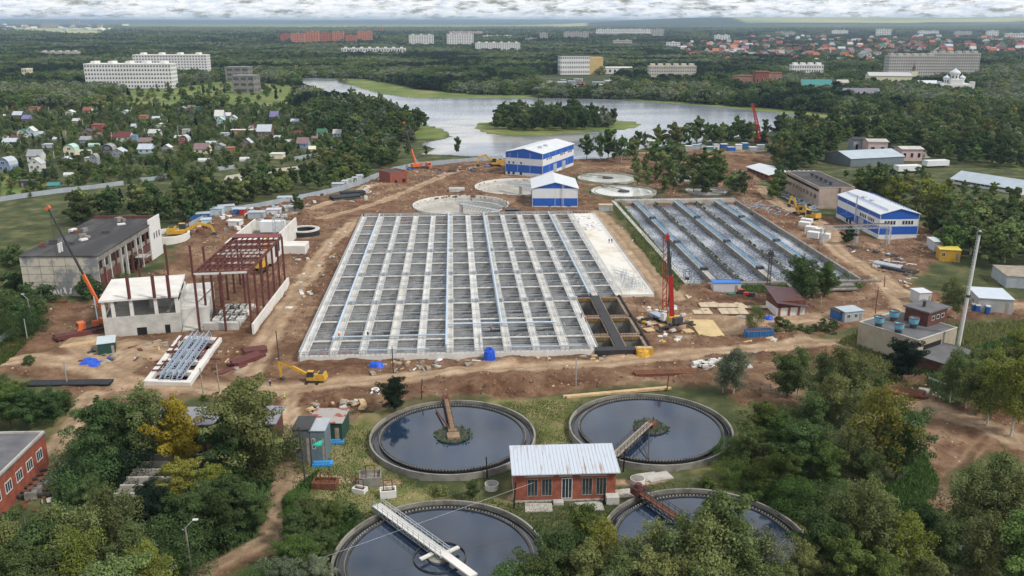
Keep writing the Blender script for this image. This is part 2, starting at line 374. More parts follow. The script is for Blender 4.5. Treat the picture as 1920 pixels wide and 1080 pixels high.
me.polygons.foreach_set('use_smooth', [True] * len(me.polygons))
site = bpy.data.objects.new('site_ground', me); COL.objects.link(site); tag(site, kind='structure')
def gmat(name, outer=False):
    m = bpy.data.materials.new(name); m.use_nodes = True; t = m.node_tree; b = t.nodes['Principled BSDF']; b.inputs['Roughness'].default_value = .95; b.inputs['Specular IOR Level'].default_value = .1
    tc = t.nodes.new('ShaderNodeTexCoord')
    def noise(s, d=6, ro=.6, st=None):
        n = t.nodes.new('ShaderNodeTexNoise'); n.inputs['Scale'].default_value = s; n.inputs['Detail'].default_value = d; n.inputs['Roughness'].default_value = ro
        src = tc.outputs['Object']
        if st: mp = t.nodes.new('ShaderNodeMapping'); mp.inputs['Scale'].default_value = st; t.links.new(src, mp.inputs[0]); src = mp.outputs[0]
        t.links.new(src, n.inputs['Vector']); return n.outputs['Fac']
    def ramp(f, stops):
        r = t.nodes.new('ShaderNodeValToRGB'); e = r.color_ramp.elements
        while len(e) < len(stops): e.new(.5)
        for k, (p, c) in enumerate(stops): e[k].position = p; e[k].color = (*c, 1)
        t.links.new(f, r.inputs[0]); return r.outputs[0]
    def mix(f, a, b_):
        x = t.nodes.new('ShaderNodeMix'); x.data_type = 'RGBA'; t.links.new(f, x.inputs['Factor']); t.links.new(a, x.inputs['A']); t.links.new(b_, x.inputs['B']); return x.outputs['Result']
    def at(n):
        a = t.nodes.new('ShaderNodeAttribute'); a.attribute_name = n; return a.outputs['Fac']
    if outer:
        grass = ramp(noise(.012, 8), [(.35, (.034, .045, .022)), (.55, (.06, .072, .033)), (.72, (.15, .15, .07))])
        mead = ramp(noise(.022, 10, .7), [(.32, (.07, .11, .03)), (.5, (.13, .17, .05)), (.66, (.24, .22, .09))])
        c = mix(at('mead'), grass, mead)
        far = ramp(noise(.0006, 9, .6, (.35, 1, 1)), [(.42, (.022, .034, .026)), (.58, (.04, .06, .035)), (.68, (.14, .16, .08))])
        c = mix(at('far'), c, far); ff = ramp(noise(.0012, 8, .6, (.4, 1, 1)), [(.35, (.20, .24, .10)), (.5, (.32, .34, .15)), (.65, (.42, .38, .20))]); c = mix(at('far_sun_tint'), c, ff)  # sunlight on the distant field strips is put into this last colour
    else:
        grass = ramp(noise(.11, 8), [(.3, (.035, .046, .020)), (.5, (.065, .078, .032)), (.64, (.13, .125, .06)), (.74, (.24, .18, .115))])
        lawnc = ramp(noise(.18, 9, .65), [(.32, (.10, .13, .035)), (.5, (.19, .18, .075)), (.68, (.30, .25, .13))])
        g = mix(at('lawn'), grass, lawnc)
        soilc = ramp(noise(.075, 12, .74), [(.33, (.065, .036, .022)), (.46, (.150, .090, .055)), (.57, (.245, .160, .102)), (.69, (.45, .345, .24))])
        roadc = ramp(noise(.15, 12, .74), [(.3, (.20, .13, .08)), (.5, (.37, .265, .17)), (.7, (.56, .43, .30))])
        red = ramp(noise(.13, 12, .76), [(.34, (.050, .025, .015)), (.48, (.120, .064, .038)), (.62, (.22, .135, .082)), (.74, (.38, .28, .19))]); big = t.nodes.new('ShaderNodeMapRange'); big.inputs['From Min'].default_value = .42; big.inputs['From Max'].default_value = .56; t.links.new(noise(.022, 5, .6), big.inputs['Value'])
        soilc = mix(big.outputs[0], red, soilc)
        s = mix(at('road'), soilc, roadc)
        dk = ramp(noise(.9, 5), [(.3, (.14, .09, .055)), (.7, (.26, .18, .12))])
        mu = t.nodes.new('ShaderNodeMath'); mu.operation = 'MULTIPLY'; t.links.new(at('rut'), mu.inputs[0]); mu.inputs[1].default_value = .75
        s = mix(mu.outputs[0], s, dk)
        # soil also lies where the path is
        mxx = t.nodes.new('ShaderNodeMath'); mxx.operation = 'MAXIMUM'; t.links.new(at('soil'), mxx.inputs[0]); t.links.new(at('road'), mxx.inputs[1])
        ad = t.nodes.new('ShaderNodeMath'); ad.operation = 'ADD'; ad.use_clamp = True
        th = t.nodes.new('ShaderNodeMapRange'); th.inputs['From Min'].default_value = .35; th.inputs['From Max'].default_value = .65; th.inputs['To Min'].default_value = -.25; th.inputs['To Max'].default_value = .25
        t.links.new(noise(.8, 6), th.inputs['Value']); t.links.new(mxx.outputs[0], ad.inputs[0])
        # break the edge only where soil and grass meet
        q = t.nodes.new('ShaderNodeMath'); q.operation = 'MULTIPLY'; t.links.new(th.outputs[0], q.inputs[0])
        e1 = t.nodes.new('ShaderNodeMath'); e1.operation = 'PINGPONG'; e1.inputs[1].default_value = .5; t.links.new(mxx.outputs[0], e1.inputs[0]); t.links.new(e1.outputs[0], q.inputs[1])
        t.links.new(q.outputs[0], ad.inputs[1])
        c = mix(ad.outputs[0], g, s)
        bp = t.nodes.new('ShaderNodeBump'); bp.inputs['Distance'].default_value = .45; bp.inputs['Strength'].default_value = .9
        t.links.new(noise(.7, 8, .7), bp.inputs['Height']); t.links.new(bp.outputs[0], b.inputs['Normal'])
    t.links.new(c, b.inputs['Base Color']); return m
me.materials.append(gmat('site_soil'))
# far ground: one sheet to the horizon
ang = np.radians(np.concatenate([np.arange(-180, -45, 3), np.arange(-45, 45, .3), np.arange(45, 181, 3)])); rad = np.concatenate([[0.], 60 * np.exp(np.linspace(0, math.log(32000 / 60), 300))])
aa, rr = np.meshgrid(ang, rad); ox = (rr * np.sin(aa)).ravel(); oy = (rr * np.cos(aa)).ravel()
na, nr = len(ang), len(rad); D_ = np.hypot(ox, oy)
oz = np.full_like(ox, -.05); oz[(ox > SX0 + 6) & (ox < SX1 - 6) & (oy > SY0 + 6) & (oy < SY1 - 10)] = -9
az = np.degrees(np.arctan2(ox, oy))
oz += SM(D_, 12000, 29000) * (70 + 55 * fbm(ox / 5200 + 9, oy / 5200, 4)) + SM(D_, 9000, 12500) * SM(-D_, -18000, -12500) * SM(az, -2, 14) * (95 + 40 * fbm(ox / 3000, oy / 3000, 3)) + SM(D_, 5000, 9000) * 12 * fbm(ox / 2500, oy / 2500, 3)
MEAD = [[(0,372),(0,340),(120,345),(230,350),(300,345),(390,338),(350,358),(240,362),(120,372)],[(-80,480),(-80,380),(60,378),(230,362),(330,362),(300,395),(120,410),(60,455),(0,470)],[(190,205),(240,170),(330,165),(420,150),(560,160),(560,205),(480,212),(380,200),(300,210)],
        [(640,146),(700,150),(790,168),(900,178),(1010,178),(1010,186),(790,186),(700,176),(660,162)],[(780,288),(735,270),(770,236),(840,238),(838,258),(790,270)],[(0,345),(0,320),(110,350),(60,372)],[(430,310),(510,308),(500,330),(430,336)],[(340,310),(400,300),(380,330)],
        [(0,52),(240,53),(200,68),(140,70),(0,60)],[(230,47.5),(640,47),(1100,48),(1100,53.5),(600,55),(230,54)],[(1300,47),(1960,46.5),(1960,54),(1400,53)],[(1190,186),(1470,205),(1640,228),(1640,235),(1190,196)],[(1740,330),(1900,350),(1900,372),(1740,345)],[(1560,235),(1700,205),(1712,225),(1640,262)],[(1600,300),(1920,300),(1920,330),(1600,330)]]  # the first three outline far fields tinted as if sunlit
mead = np.zeros_like(ox)
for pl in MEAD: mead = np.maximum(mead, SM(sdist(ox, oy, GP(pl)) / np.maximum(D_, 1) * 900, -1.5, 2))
isl = sdist(ox, oy, isleP); mead = np.maximum(mead, SM(isl, -12, -2)); oz = np.where(isl > -3, np.maximum(oz, .5), oz)
me2 = bpy.data.meshes.new('ground')
ii = (np.arange(nr - 1)[:, None] * na + np.arange(na - 1)[None, :]).ravel()
mesh_np(me2, np.stack([ox, oy, oz], 1), np.stack([ii, ii + na, ii + na + 1, ii + 1], 1))
attr(me2, 'mead', mead); attr(me2, 'far_sun_tint', mead * SM(D_, 4500, 6500) * (1 - SM(D_, 11000, 14500))); attr(me2, 'far', SM(D_, 4200, 6500) * (1 - .9 * mead)); me2.polygons.foreach_set('use_smooth', [True] * len(me2.polygons))  # second mask: distant fields that get the painted sunlight
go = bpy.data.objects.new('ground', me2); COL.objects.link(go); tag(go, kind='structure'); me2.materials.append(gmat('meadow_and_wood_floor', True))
# ---------------------------------------------------------------- lake
wm = bpy.data.materials.new('lake_water'); wm.use_nodes = True; t = wm.node_tree; b = t.nodes['Principled BSDF']
b.inputs['Roughness'].default_value = .16; b.inputs['IOR'].default_value = 1.33; b.inputs['Specular IOR Level'].default_value = .9
tc = t.nodes.new('ShaderNodeTexCoord'); n = t.nodes.new('ShaderNodeTexNoise'); n.inputs['Scale'].default_value = .012; n.inputs['Detail'].default_value = 6
mp = t.nodes.new('ShaderNodeMapping'); mp.inputs['Scale'].default_value = (.7, 1.6, 1); t.links.new(tc.outputs['Object'], mp.inputs[0]); t.links.new(mp.outputs[0], n.inputs['Vector'])
r = t.nodes.new('ShaderNodeValToRGB'); r.color_ramp.elements[0].position = .4; r.color_ramp.elements[0].color = (.16, .18, .22, 1); r.color_ramp.elements[1].position = .68; r.color_ramp.elements[1].color = (.36, .38, .42, 1)
t.links.new(n.outputs['Fac'], r.inputs[0])
at = t.nodes.new('ShaderNodeAttribute'); at.attribute_name = 'scum'; x = t.nodes.new('ShaderNodeMix'); x.data_type = 'RGBA'; x.inputs['B'].default_value = (.46, .44, .39, 1)
n3 = t.nodes.new('ShaderNodeTexNoise'); n3.inputs['Scale'].default_value = .03; n3.inputs['Detail'].default_value = 6; t.links.new(mp.outputs[0], n3.inputs['Vector'])
mu = t.nodes.new('ShaderNodeMath'); mu.operation = 'MULTIPLY'; r3 = t.nodes.new('ShaderNodeValToRGB'); r3.color_ramp.elements[0].position = .38; r3.color_ramp.elements[1].position = .5; t.links.new(n3.outputs['Fac'], r3.inputs[0])
t.links.new(at.outputs['Fac'], mu.inputs[0]); t.links.new(r3.outputs[0], mu.inputs[1]); t.links.new(mu.outputs[0], x.inputs['Factor'])
t.links.new(r.outputs[0], x.inputs['A']); t.links.new(x.outputs['Result'], b.inputs['Base Color'])
n4 = t.nodes.new('ShaderNodeTexNoise'); n4.inputs['Scale'].default_value = .35; n4.inputs['Detail'].default_value = 3; t.links.new(mp.outputs[0], n4.inputs['Vector'])
bp = t.nodes.new('ShaderNodeBump'); bp.inputs['Distance'].default_value = .12; t.links.new(n4.outputs['Fac'], bp.inputs['Height']); t.links.new(bp.outputs[0], b.inputs['Normal'])
lx0, lx1, ly0, ly1 = lakeP[:, 0].min(), lakeP[:, 0].max(), lakeP[:, 1].min(), lakeP[:, 1].max()
lx, ly = np.meshgrid(np.arange(lx0 - 10, lx1 + 10, 7.), np.arange(ly0 - 10, ly1 + 10, 7.)); shp = lx.shape; lx = lx.ravel(); ly = ly.ravel()
ld = sdist(lx, ly, lakeP) + (fbm(lx / 40, ly / 40) - .5) * 14; idl = -sdist(lx, ly, isleP) + (fbm(lx / 20, ly / 20) - .5) * 8; lz = np.minimum(.22, np.minimum(ld, idl) * .25)
me3 = bpy.data.meshes.new('lake_water'); mx_ = shp[1]
ii = (np.arange(shp[0] - 1)[:, None] * mx_ + np.arange(mx_ - 1)[None, :]).ravel(); qd = np.stack([ii, ii + 1, ii + mx_ + 1, ii + mx_], 1)
qd = qd[(lz[qd].max(1) > -3)]
mesh_np(me3, np.stack([lx, ly, lz], 1), qd); sc_ = np.zeros_like(lx)
for pl in ([(840,262),(900,252),(1010,258),(1100,254),(1130,262),(1000,268),(900,268),(830,290),(790,286)],[(800,236),(850,225),(940,222),(960,232),(900,240),(890,252),(850,262),(836,255)],[(560,155),(640,152),(640,160),(570,168)]): sc_ = np.maximum(sc_, SM(sdist(lx, ly, GP(pl)), -8, 8))
attr(me3, 'scum', sc_ * .8); me3.materials.append(wm)
lk = bpy.data.objects.new('lake_water', me3); COL.objects.link(lk); tag(lk, kind='structure')
stream = MB().prism([tuple(p) for p in GP([(425,340),(470,332),(500,330),(480,342),(462,352),(440,368),(425,362)])], -.5, .28).build('stream_water', mat('stream', (.30, .29, .27), .35, .35, .3, col2=(.62, .62, .6), thr=(.45, .6))); tag(stream, kind='structure')
cut = MB()
for pts in ([(420,338),(492,330),(498,326),(560,318),(558,313),(495,320),(425,331)],): cut.prism([tuple(p) for p in GP(pts)], -.5, .5)
tag(cut.build('gravel_path', mat('gravel', (.36, .33, .28), .9, .2, .5)), kind='structure')
def W_(c, r=0, z=0): return Vector((c[0], c[1], z))
def railing(mb, fr, u0, v0, u1, v1, z, step=2.2, h=1.1, t=.07):
    a, b = fr.p(u0, v0, z), fr.p(u1, v1, z); n = max(1, int((b - a).length / step))
    for i in range(n + 1):
        p = a.lerp(b, i / n); mb.beam(p, p + Vector((0, 0, h)), t)
    for hh in (h, h * .55): mb.beam(a + Vector((0, 0, hh)), b + Vector((0, 0, hh)), t)
# ================================================================ the big tank under construction
g = GRID; ZT = 1.6; ZB = -5.0
tank = thing('concrete_tank_block', 'huge pale concrete tank block with open cells, walkways and railings, still under construction', 'concrete tank', g.p(GN * GPITCH / 2, GL / 2, 0))
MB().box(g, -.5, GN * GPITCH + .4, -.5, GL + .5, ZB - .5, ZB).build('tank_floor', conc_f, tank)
rail_k = {0: 1, 3: 1}
for k in range(GN + 1):
    if k >= GN - 1: ys, ye = VS, GL
    else: ys, ye = 0, GL
    u = k * GPITCH; hw = (1.15, 1.05, .95)[k % 3] if 0 < k < GN else 1.0
    MB().box(g, u - .3, u + .3, ys, ye, ZB, ZT - .3).build('long_wall', cellw, tank); MB().box(g, u - hw, u + hw, ys, ye, ZT - .3, ZT + (k % 2) * .06).build('walkway', (conc_w, mat('cream_concrete', (.56, .54, .49), .85, .15, .15), conc_w, mat('cream_concrete', (.6, .55, .46)))[k % 4], tank)
    m = MB()
    for s in (-1, 1): railing(m, g, u + s * (hw - .08), ys, u + s * (hw - .08), ye, ZT, 2.2, 1.15, .09)
    m.build('railing', galv, tank)
for j in range(GROWS + 1):
    v = VR[j]; u1 = (GN - 2) * GPITCH if j < 4 else GN * GPITCH
    MB().box(g, 0, u1, v - .25, v + .25, ZB, ZT - .33).build('cross_wall', cellw, tank); MB().box(g, -.2, u1, v - .42, v + .42, ZT - .33, ZT - .04).build('cross_walkway', whitep, tank)
    m = MB()
    for s in (-1, 1): railing(m, g, 0, v + s * .4, u1, v + s * .4, ZT - .04, 1.9, 1.15, .08)
    m.build('railing', galv, tank)
    if j < GROWS:
        v = (VR[j] + VR[j + 1]) / 2; u1 = (GN - 2) * GPITCH if j < 3 else GN * GPITCH; m = MB().box(g, 0, u1, v - .15, v + .15, ZT - .75, ZT - .35)
        railing(m, g, 0, v, u1, v, ZT - .35, 1.9, 1.1, .075); m.build('mid_beam', galv, tank)
# inner baffles, brackets, small pipes across cells
rb = random.Random(4); m = MB(); mp = MB(); md = MB(); fl = [MB() for _ in range(5)]
for k in range(GN):
    for j in range(GROWS):
        if k >= GN - 2 and j < 3: continue
        u, v = k * GPITCH, VR[j]; RP = VR[j + 1] - v
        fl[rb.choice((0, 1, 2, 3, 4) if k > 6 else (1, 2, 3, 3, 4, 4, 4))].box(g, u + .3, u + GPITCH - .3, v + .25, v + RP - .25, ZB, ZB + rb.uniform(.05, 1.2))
        mp.beam(g.p(u + .5, v + RP * .45, ZT - .6), g.p(u + 3.6, v + RP * .45, ZT - .6), .22).beam(g.p(u + .5, v + RP * .45 + .5, ZT + .3), g.p(u + 3.0, v + RP * .45 + .5, ZT + .3), .12)
        if rb.random() < .6: MB().box(g, u + .9, u + GPITCH - .9, v + RP * .5 - .15, v + RP * .5 + .15, ZB, ZT - rb.choice((.9, .5, 1.6))).build('baffle_wall', conc, tank)
        for q in range(rb.randint(1, 3)):
            a = rb.uniform(1.5, 5.5); b_ = rb.uniform(1.5, RP - 2)
            mp.beam(g.p(u + a, v + b_, ZT - 1.2), g.p(u + a + rb.choice((0, 3)), v + b_ + rb.choice((0, 3)) + .1, ZT - 1.2), .16)
            mp.beam(g.p(u + a, v + b_, ZB), g.p(u + a, v + b_, ZT - 1.2), .16)
        if rb.random() < .22: md.box(g, u + 1.5, u + 4.8, v + 3, v + 8, ZB + 1.2, ZB + 1.25)
tag(mp.build('cell_pipework', galv, tank), kind='stuff')
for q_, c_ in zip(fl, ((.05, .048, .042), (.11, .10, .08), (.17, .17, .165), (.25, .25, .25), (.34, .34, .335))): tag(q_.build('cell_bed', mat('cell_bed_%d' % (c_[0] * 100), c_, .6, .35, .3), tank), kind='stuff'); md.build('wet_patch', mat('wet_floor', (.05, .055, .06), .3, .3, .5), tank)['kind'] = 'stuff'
# long blue pipes
for k, u in ((1, GPITCH * 1 - 1.0), (5, GPITCH * 5 - 1.0), (7, GPITCH * 7 - .6), (11, GPITCH * 11 - 1.9)):
    m = MB(); y0 = (10, 3, 20, VS)[(1, 5, 7, 11).index(k)]
    m.cyl(g.p(u, y0, ZT + .9), g.p(u, GL + 1, ZT + .9), .33, n=8)
    for i in range(24): v = y0 + (GL - y0) * i / 24; m.box(g, u - .15, u + .15, v, v + .25, ZT, ZT + .7)
    m.build('air_main', bluep, tank)
m = MB().cyl(g.p(GPITCH * 5 - 1, 20, ZT + 1), g.p(GPITCH * 9, 19.6, ZT + 1), .25).cyl(g.p(GPITCH * .8, 11, ZT + 1), g.p(GPITCH * 5, 11, ZT + 1), .16).cyl(g.p(GPITCH * 2.2, 1.5, ZT + .6), g.p(GPITCH * 4.3, 1.5, ZT + .6), .2).cyl(g.p(GPITCH * 7, 1.5, ZT + .6), g.p(GPITCH * 9.6, 1.5, ZT + .6), .2)
m.build('cross_pipe', bluep, tank)
# valve clusters on the walkways
for j in (3, 5, 7):
    for k in range(1, 11):
        m = MB(); u = k * GPITCH; v = VR[j] + .5
        m.lathe(g.p(u + .7, v, ZT), [(0, 1.0), (.75, 1.0), (.75, .1), (.2, 0)], 10).box(g, u - .9, u + .3, v - .3, v + .3, ZT, ZT + .8).cyl(g.p(u - 1.4, v, ZT), g.p(u - 1.4, v, ZT + 1.6), .1)
        m.build('valve', galv, tank)
# near edge wall and its channel
MB().box(g, -.8, GPITCH * 10 + .6, -.9, -.1, -.6, ZT).build('near_edge_wall', conc_w, tank)
m = MB(); railing(m, g, -.8, -.85, GPITCH * 10, -.85, ZT, 1.3, 1.3, .12); railing(m, g, -1, 0, -1, GL, ZT, 1.3, 1.2, .09); railing(m, g, 0, GL + .5, GN * GPITCH + 9, GL + .5, ZT, 1.6, 1.2, .08); m.build('edge_railing', galv, tank)
m = MB().box(g, -1.25, -.92, -.9, GL, -1.5, ZT - .02); m.build('side_slab', concs, tank)
# solid slab on the far right
us = GN * GPITCH + .9
slab = MB().box(g, us, us + 10.5, VS, GL, -4, ZT + .1).build('solid_slab', mat('patchy_slab', (.62, .60, .55), .9, col2=(.45, .37, .26), thr=(.5, .75), scale=.12), tank)
m = MB(); railing(m, g, us + 10.3, VS, us + 10.3, GL, ZT + .1, 1.3, 1.2, .09)
for i in range(18):
    railing(m, g, us + rb.uniform(.5, 4), VS + rb.uniform(0, 26), us + rb.uniform(5, 9), VS + rb.uniform(0, 26), ZT + .1, 2.5, 2.4, .06)
m.build('scaffold_railing', galv, tank)
# unfinished corner: formwork frames round dark cells and a black walkway
m = MB(); mw = MB(); my = MB(); mr = MB()
for k in (10, 11):
    for j in range(3):
        u0 = k * GPITCH + (1.0 if k == 11 else .6); u1 = (k + 1) * GPITCH - (1.3 if k == 10 else .6); v0, v1 = VR[j] + .9, VR[j + 1] + (4 if j == 2 else 0) - .9
        for a, b_, c, d in ((u0 - .9, u1 + .9, v0 - .8, v0), (u0 - .9, u1 + .9, v1, v1 + .8), (u0 - .9, u0, v0 - .8, v1 + .8), (u1, u1 + .9, v0 - .8, v1 + .8)): m.box(g, a, b_, c, d, ZB, ZT - .5)
        mw = MB()
        for q in range(14):
            for vv in (v0, v1): mw.box(g, u0 + q * (u1 - u0) / 14, u0 + (q + .5) * (u1 - u0) / 14, vv - .5, vv + .5, ZT - .5, ZT - .25)
            for uu in (u0, u1): mw.box(g, uu - .5, uu + .5, v0 + q * (v1 - v0) / 14, v0 + (q + .5) * (v1 - v0) / 14, ZT - .5, ZT - .25)
            mr.beam(g.p(u0 + q * (u1 - u0) / 14, v1 + .5, ZT - .5), g.p(u0 + q * (u1 - u0) / 14, v1 + .5, ZT + .7), .06)
            if q == 13: tag(mw.build('formwork', mat('formwork_red', (.34, .25, .19), .85, .3, 1), tank), kind='stuff')
            my.beam(g.p(u0 + (q + .5) * (u1 - u0) / 14, v1 - .3, ZT - 1.3), g.p(u0 + (q + .5) * (u1 - u0) / 14, v1 - .3, ZT - .4), .16)
m.build('unfinished_wall', conc_d, tank); my.build('yellow_prop', yell, tank); mr.build('rebar', rust, tank)
MB().box(g, GPITCH * 11 - 1.5, GPITCH * 11 + 1.1, -1, VS + 1, -1, ZT).box(g, GPITCH * 10, GPITCH * 12 - .5, -1.5, 1.2, -1, ZT + .1).build('black_walkway', mat('fresh_bitumen', (.03, .03, .033), .6, .3, .6), tank)
MB().box(g, GPITCH * 12 - .2, GPITCH * 12 + .3, -1, VS, -3, ZT + .1).build('black_edge', darkm, tank)
for i in range(26):
    o = MB().box(rot(g.p(us + rb.uniform(1, 7.5), GL - rb.uniform(1, 36), ZT + .1), rb.uniform(-20, 30)), 0, 1.9, 0, 1.5, 0, rb.uniform(.3, .7)).build('white_cover', white)
    tag(o, 'square white insulation stack lying at the far end of the concrete slab', 'building material', 'white stacks on the concrete slab')
for i in range(16):
    u_, v_ = rb.randint(0, 9), rb.randint(0, 11)
    o = MB().box(rot(g.p(u_ * GPITCH + 2 + rb.random() * 2, VR[v_ % 11] + 2 + rb.random() * 7, ZB), rb.uniform(0, 90)), 0, rb.uniform(1, 3), 0, .6, .05, .35).build('board_stack', rb.choice((wood, containerb, steelb, whitep)))
    tag(o, 'stack of boards left on the floor of a tank cell', 'building material', 'boards lying in the tank cells')
# ================================================================ round settling tanks with water
wat = mat('settling_tank_water', (.013, .026, .052), .07, .5, .05, bump=.004, bscale=.6, spec=.9)
wat2 = mat('channel_water', (.008, .010, .018), .12, .5, .08, spec=.8)
pondw = mat('pale_tank_water', (.55, .56, .52), .12, .2, .03, spec=1.0)  # pale base colour stands in for a bright sky reflection
rimm = mat('settling_tank_wall', (.25, .24, .21), .9, col2=(.10, .09, .075), thr=(.45, .7), scale=.35)
weirm = mat('weir_wall', (.05, .05, .045), .8, .6, .8)
weed = mat('weed_green', (.05, .09, .02), .9, .4, 1)
def clarifier(c, r, label, hw=1.35):
    t = thing('settling_tank', label, 'settling tank', (c[0], c[1], 0), 'round settling tanks in front of the building site')
    MB().ring(c, r - .36, r, -.8, hw, 110).build('outer_wall', rimm, t)
    MB().ring(c, r - 2.62, r - 2.35, -.5, hw - .22, 110).build('weir_wall', weirm, t)
    m = MB()
    for i in range(150):
        a = 2 * math.pi * i / 150; x, y = math.cos(a), math.sin(a); rr = r - 2.3
        m.beam((c[0] + x * rr, c[1] + y * rr, hw - .5), (c[0] + x * (rr + .22), c[1] + y * (rr + .22), hw - .1), .3, .12)
    m.build('weir_teeth', rimm, t)['kind'] = 'stuff'
    MB().ring(c, r - 1.0, r - .75, -.5, hw - .5, 110).build('channel_pipe', weirm, t)
    MB().ring(c, r - 2.4, r - .4, -.6, hw - .75, 110).build('channel_water', wat2, t)
    MB().disc(c, r - 2.5, hw - .42, 110).build('water', wat, t)
    return t
rr = random.Random(2)
def island(c, r, t, z=1.2, weeds=True):
    MB().lathe((c[0], c[1], 0), [(r * .9, .3), (r, z), (r * .8, z + .15), (0, z + .2)], 20).build('centre_pier', weirm if weeds else rimm, t)
    if weeds:
        m = MB()
        for i in range(90):
            a = rr.uniform(0, 6.3); q = r * rr.uniform(.55, 1.12); x, y = c[0] + q * math.cos(a), c[1] + q * math.sin(a); h = rr.uniform(.2, .8)
            m.face([(x - .25, y, z), (x + .25, y, z), (x + rr.uniform(-.3, .3), y + .2, z + h)]); m.face([(x, y - .25, z), (x, y + .25, z), (x + .2, y + rr.uniform(-.3, .3), z + h)])
        m.build('weeds', weed, t)
def bridge(c, ang, r0, r1, t, w_, z, m1, rail, name='bridge', truss=0):
    a = R(ang); fr = Fr((c[0], c[1], 0), (math.cos(a), math.sin(a), 0))
    MB().box(fr, r0, r1, -w_ / 2, w_ / 2, z, z + .22).build(name, m1, t)
    m = MB()
    for s in (-1, 1):
        railing(m, fr, r0, s * w_ / 2, r1, s * w_ / 2, z + .22, 1.5, 1.1, .08)
        if truss:
            n = int((r1 - r0) / 1.6)
            for i in range(n): q = r0 + i * 1.6; m.beam(fr.p(q, s * w_ / 2, z), fr.p(q + .8, s * w_ / 2, z - truss), .1); m.beam(fr.p(q + .8, s * w_ / 2, z - truss), fr.p(q + 1.6, s * w_ / 2, z), .1)
            m.beam(fr.p(r0, s * w_ / 2, z - truss), fr.p(r1, s * w_ / 2, z - truss), .12)
    m.build('bridge_railing', rail, t); return fr
t = clarifier(TA, TR, 'round water tank with brown scraper bridge and weedy island, left of brick pump house')
island(TA, 3.7, t); f = bridge(TA, 99, .8, TR + 1.4, t, 1.0, 1.7, mat('brown_planks', (.24, .17, .11), .9, .3, .6), rust, truss=.0)
MB().box(f, -2.6, -.2, -1.3, 1.3, 1.2, 1.9).box(f, .2, 1.4, -.9, .9, 1.3, 2.1).build('scraper_drive', mat('brown_planks', (.24, .17, .11)), t); MB().box(f, TR - .6, TR + 1.4, -.8, .8, 1.4, 2.0).build('drive_cab', oxide, t)
MB().beam(f.p(1, .5, 2), f.p(TR - 4.5, 2.6, 1.3), .25).build('scraper_arm', rust, t)
t = clarifier(TB, TR, 'round water tank right of the brick pump house, its dark bridge ending at the roof')
island(TB, 3.7, t); f = bridge(TB, 238, .5, TR + .6, t, 1.5, 2.2, woodg, steeld, truss=.9); MB().box(f, -1.5, 1, -1, 1, 1.3, 2.2).build('scraper_drive', rust, t)
MB().beam(f.p(3, 1, 2.2), f.p(TR - 4, 5.5, 1.2), .2).beam(f.p(8, 1, 2.2), f.p(TR - 4, 5.5, 1.2), .14).build('scraper_arm', steeld, t)
t = clarifier(TC, TR, 'round water tank at the bottom edge crossed by a long pale walkway bridge')
island(TC, 2.0, t, 1.3, False); MB().ring(TC, 4.2, 4.35, .5, 1.2, 40).build('stilling_ring', weirm, t)
f = bridge(TC, 131, -1.5, TR + 1.2, t, 1.7, 2.1, conc_w, galv, truss=.7)
MB().box(f, -9, -1.5, -.7, .7, 2.1, 2.4).build('bridge_tail', conc_w, t); MB().box(f, -1, -.3, -3.4, -1, 1.7, 1.95).box(f, .3, 1.0, 1, 3.4, 1.7, 1.95).build('scraper_arm', conc_w, t)
MB().box(f, TR - 1, TR + 1.6, -.9, .9, 1.6, 2.2).build('drive_carriage', galv, t)
t = clarifier(TD, TR, 'round water tank behind lower right birches with a red scraper motor on its rim')
island(TD, 2.5, t); f = bridge(TD, 122, .5, TR + .8, t, 1.4, 2.1, rust, steeld, truss=.6); MB().box(f, TR - .8, TR + 1.2, -1.1, 1.1, 1.6, 2.9).lathe(f.p(TR + .2, 0, 2.9), [(0, .9), (.6, .8), (.7, 0)], 10).build('scraper_motor', oxide, t)
# far, empty new tanks
for i, (cx, cy, r) in enumerate(EMPTY):
    c = (cx, cy); t = thing('empty_settling_tank', ('empty round concrete tank behind the tank block with white residue on its floor', 'empty round concrete tank partly hidden by the small blue and white hall')[i], 'settling tank', (cx, cy, 0), 'new empty round tanks')
    MB().ring(c, r - .45, r, -1, 1.0, 96).build('outer_wall', conc_w, t); MB().ring(c, r - 1.0, r - .45, -4, -.2, 96).build('inner_ledge', conc, t); MB().ring(c, r - 2.6, r - 1.0, -4.4, -1.6, 96).build('channel_wall', conc, t)
    MB().disc(c, r - .5, -3.6, 96).build('tank_floor', mat('tank_floor_concrete', (.36, .34, .30), .8, .2, .1), t)
    if i == 0:
        pts = [(c[0] - 8 + 8 * math.cos(a) * (1 + .25 * math.sin(3 * a)), c[1] - 3 + 5.5 * math.sin(a) * (1 + .2 * math.cos(5 * a))) for a in [2 * math.pi * k / 24 for k in range(24)]]
        MB().prism(pts, -3.58, -3.5).build('white_residue', whitep, t)
    f = Fr((cx, cy, 0), (math.cos(R(-40 - 10 * i)), math.sin(R(-40 - 10 * i)), 0))
    m = MB().box(f, 0 if i == 0 else -12, r, -1.2, 1.2, 1.0, 1.25)
    for s in (-1, 1): railing(m, f, 0 if i == 0 else -12, s * 1.2, r, s * 1.2, 1.25, 2, 1.3, .14)
    for q in range(int(r / 2)):
        for s in (-1.2, 1.2): m.beam(f.p(q * 2, s, 1), f.p(q * 2 + 1, s, -.8), .14).beam(f.p(q * 2 + 1, s, -.8), f.p(q * 2 + 2, s, 1), .14)
    m.build('bridge_truss', galv, t)
    MB().cyl((cx, cy, -3.6), (cx, cy, 1), .9, n=12).build('centre_column', conc, t)
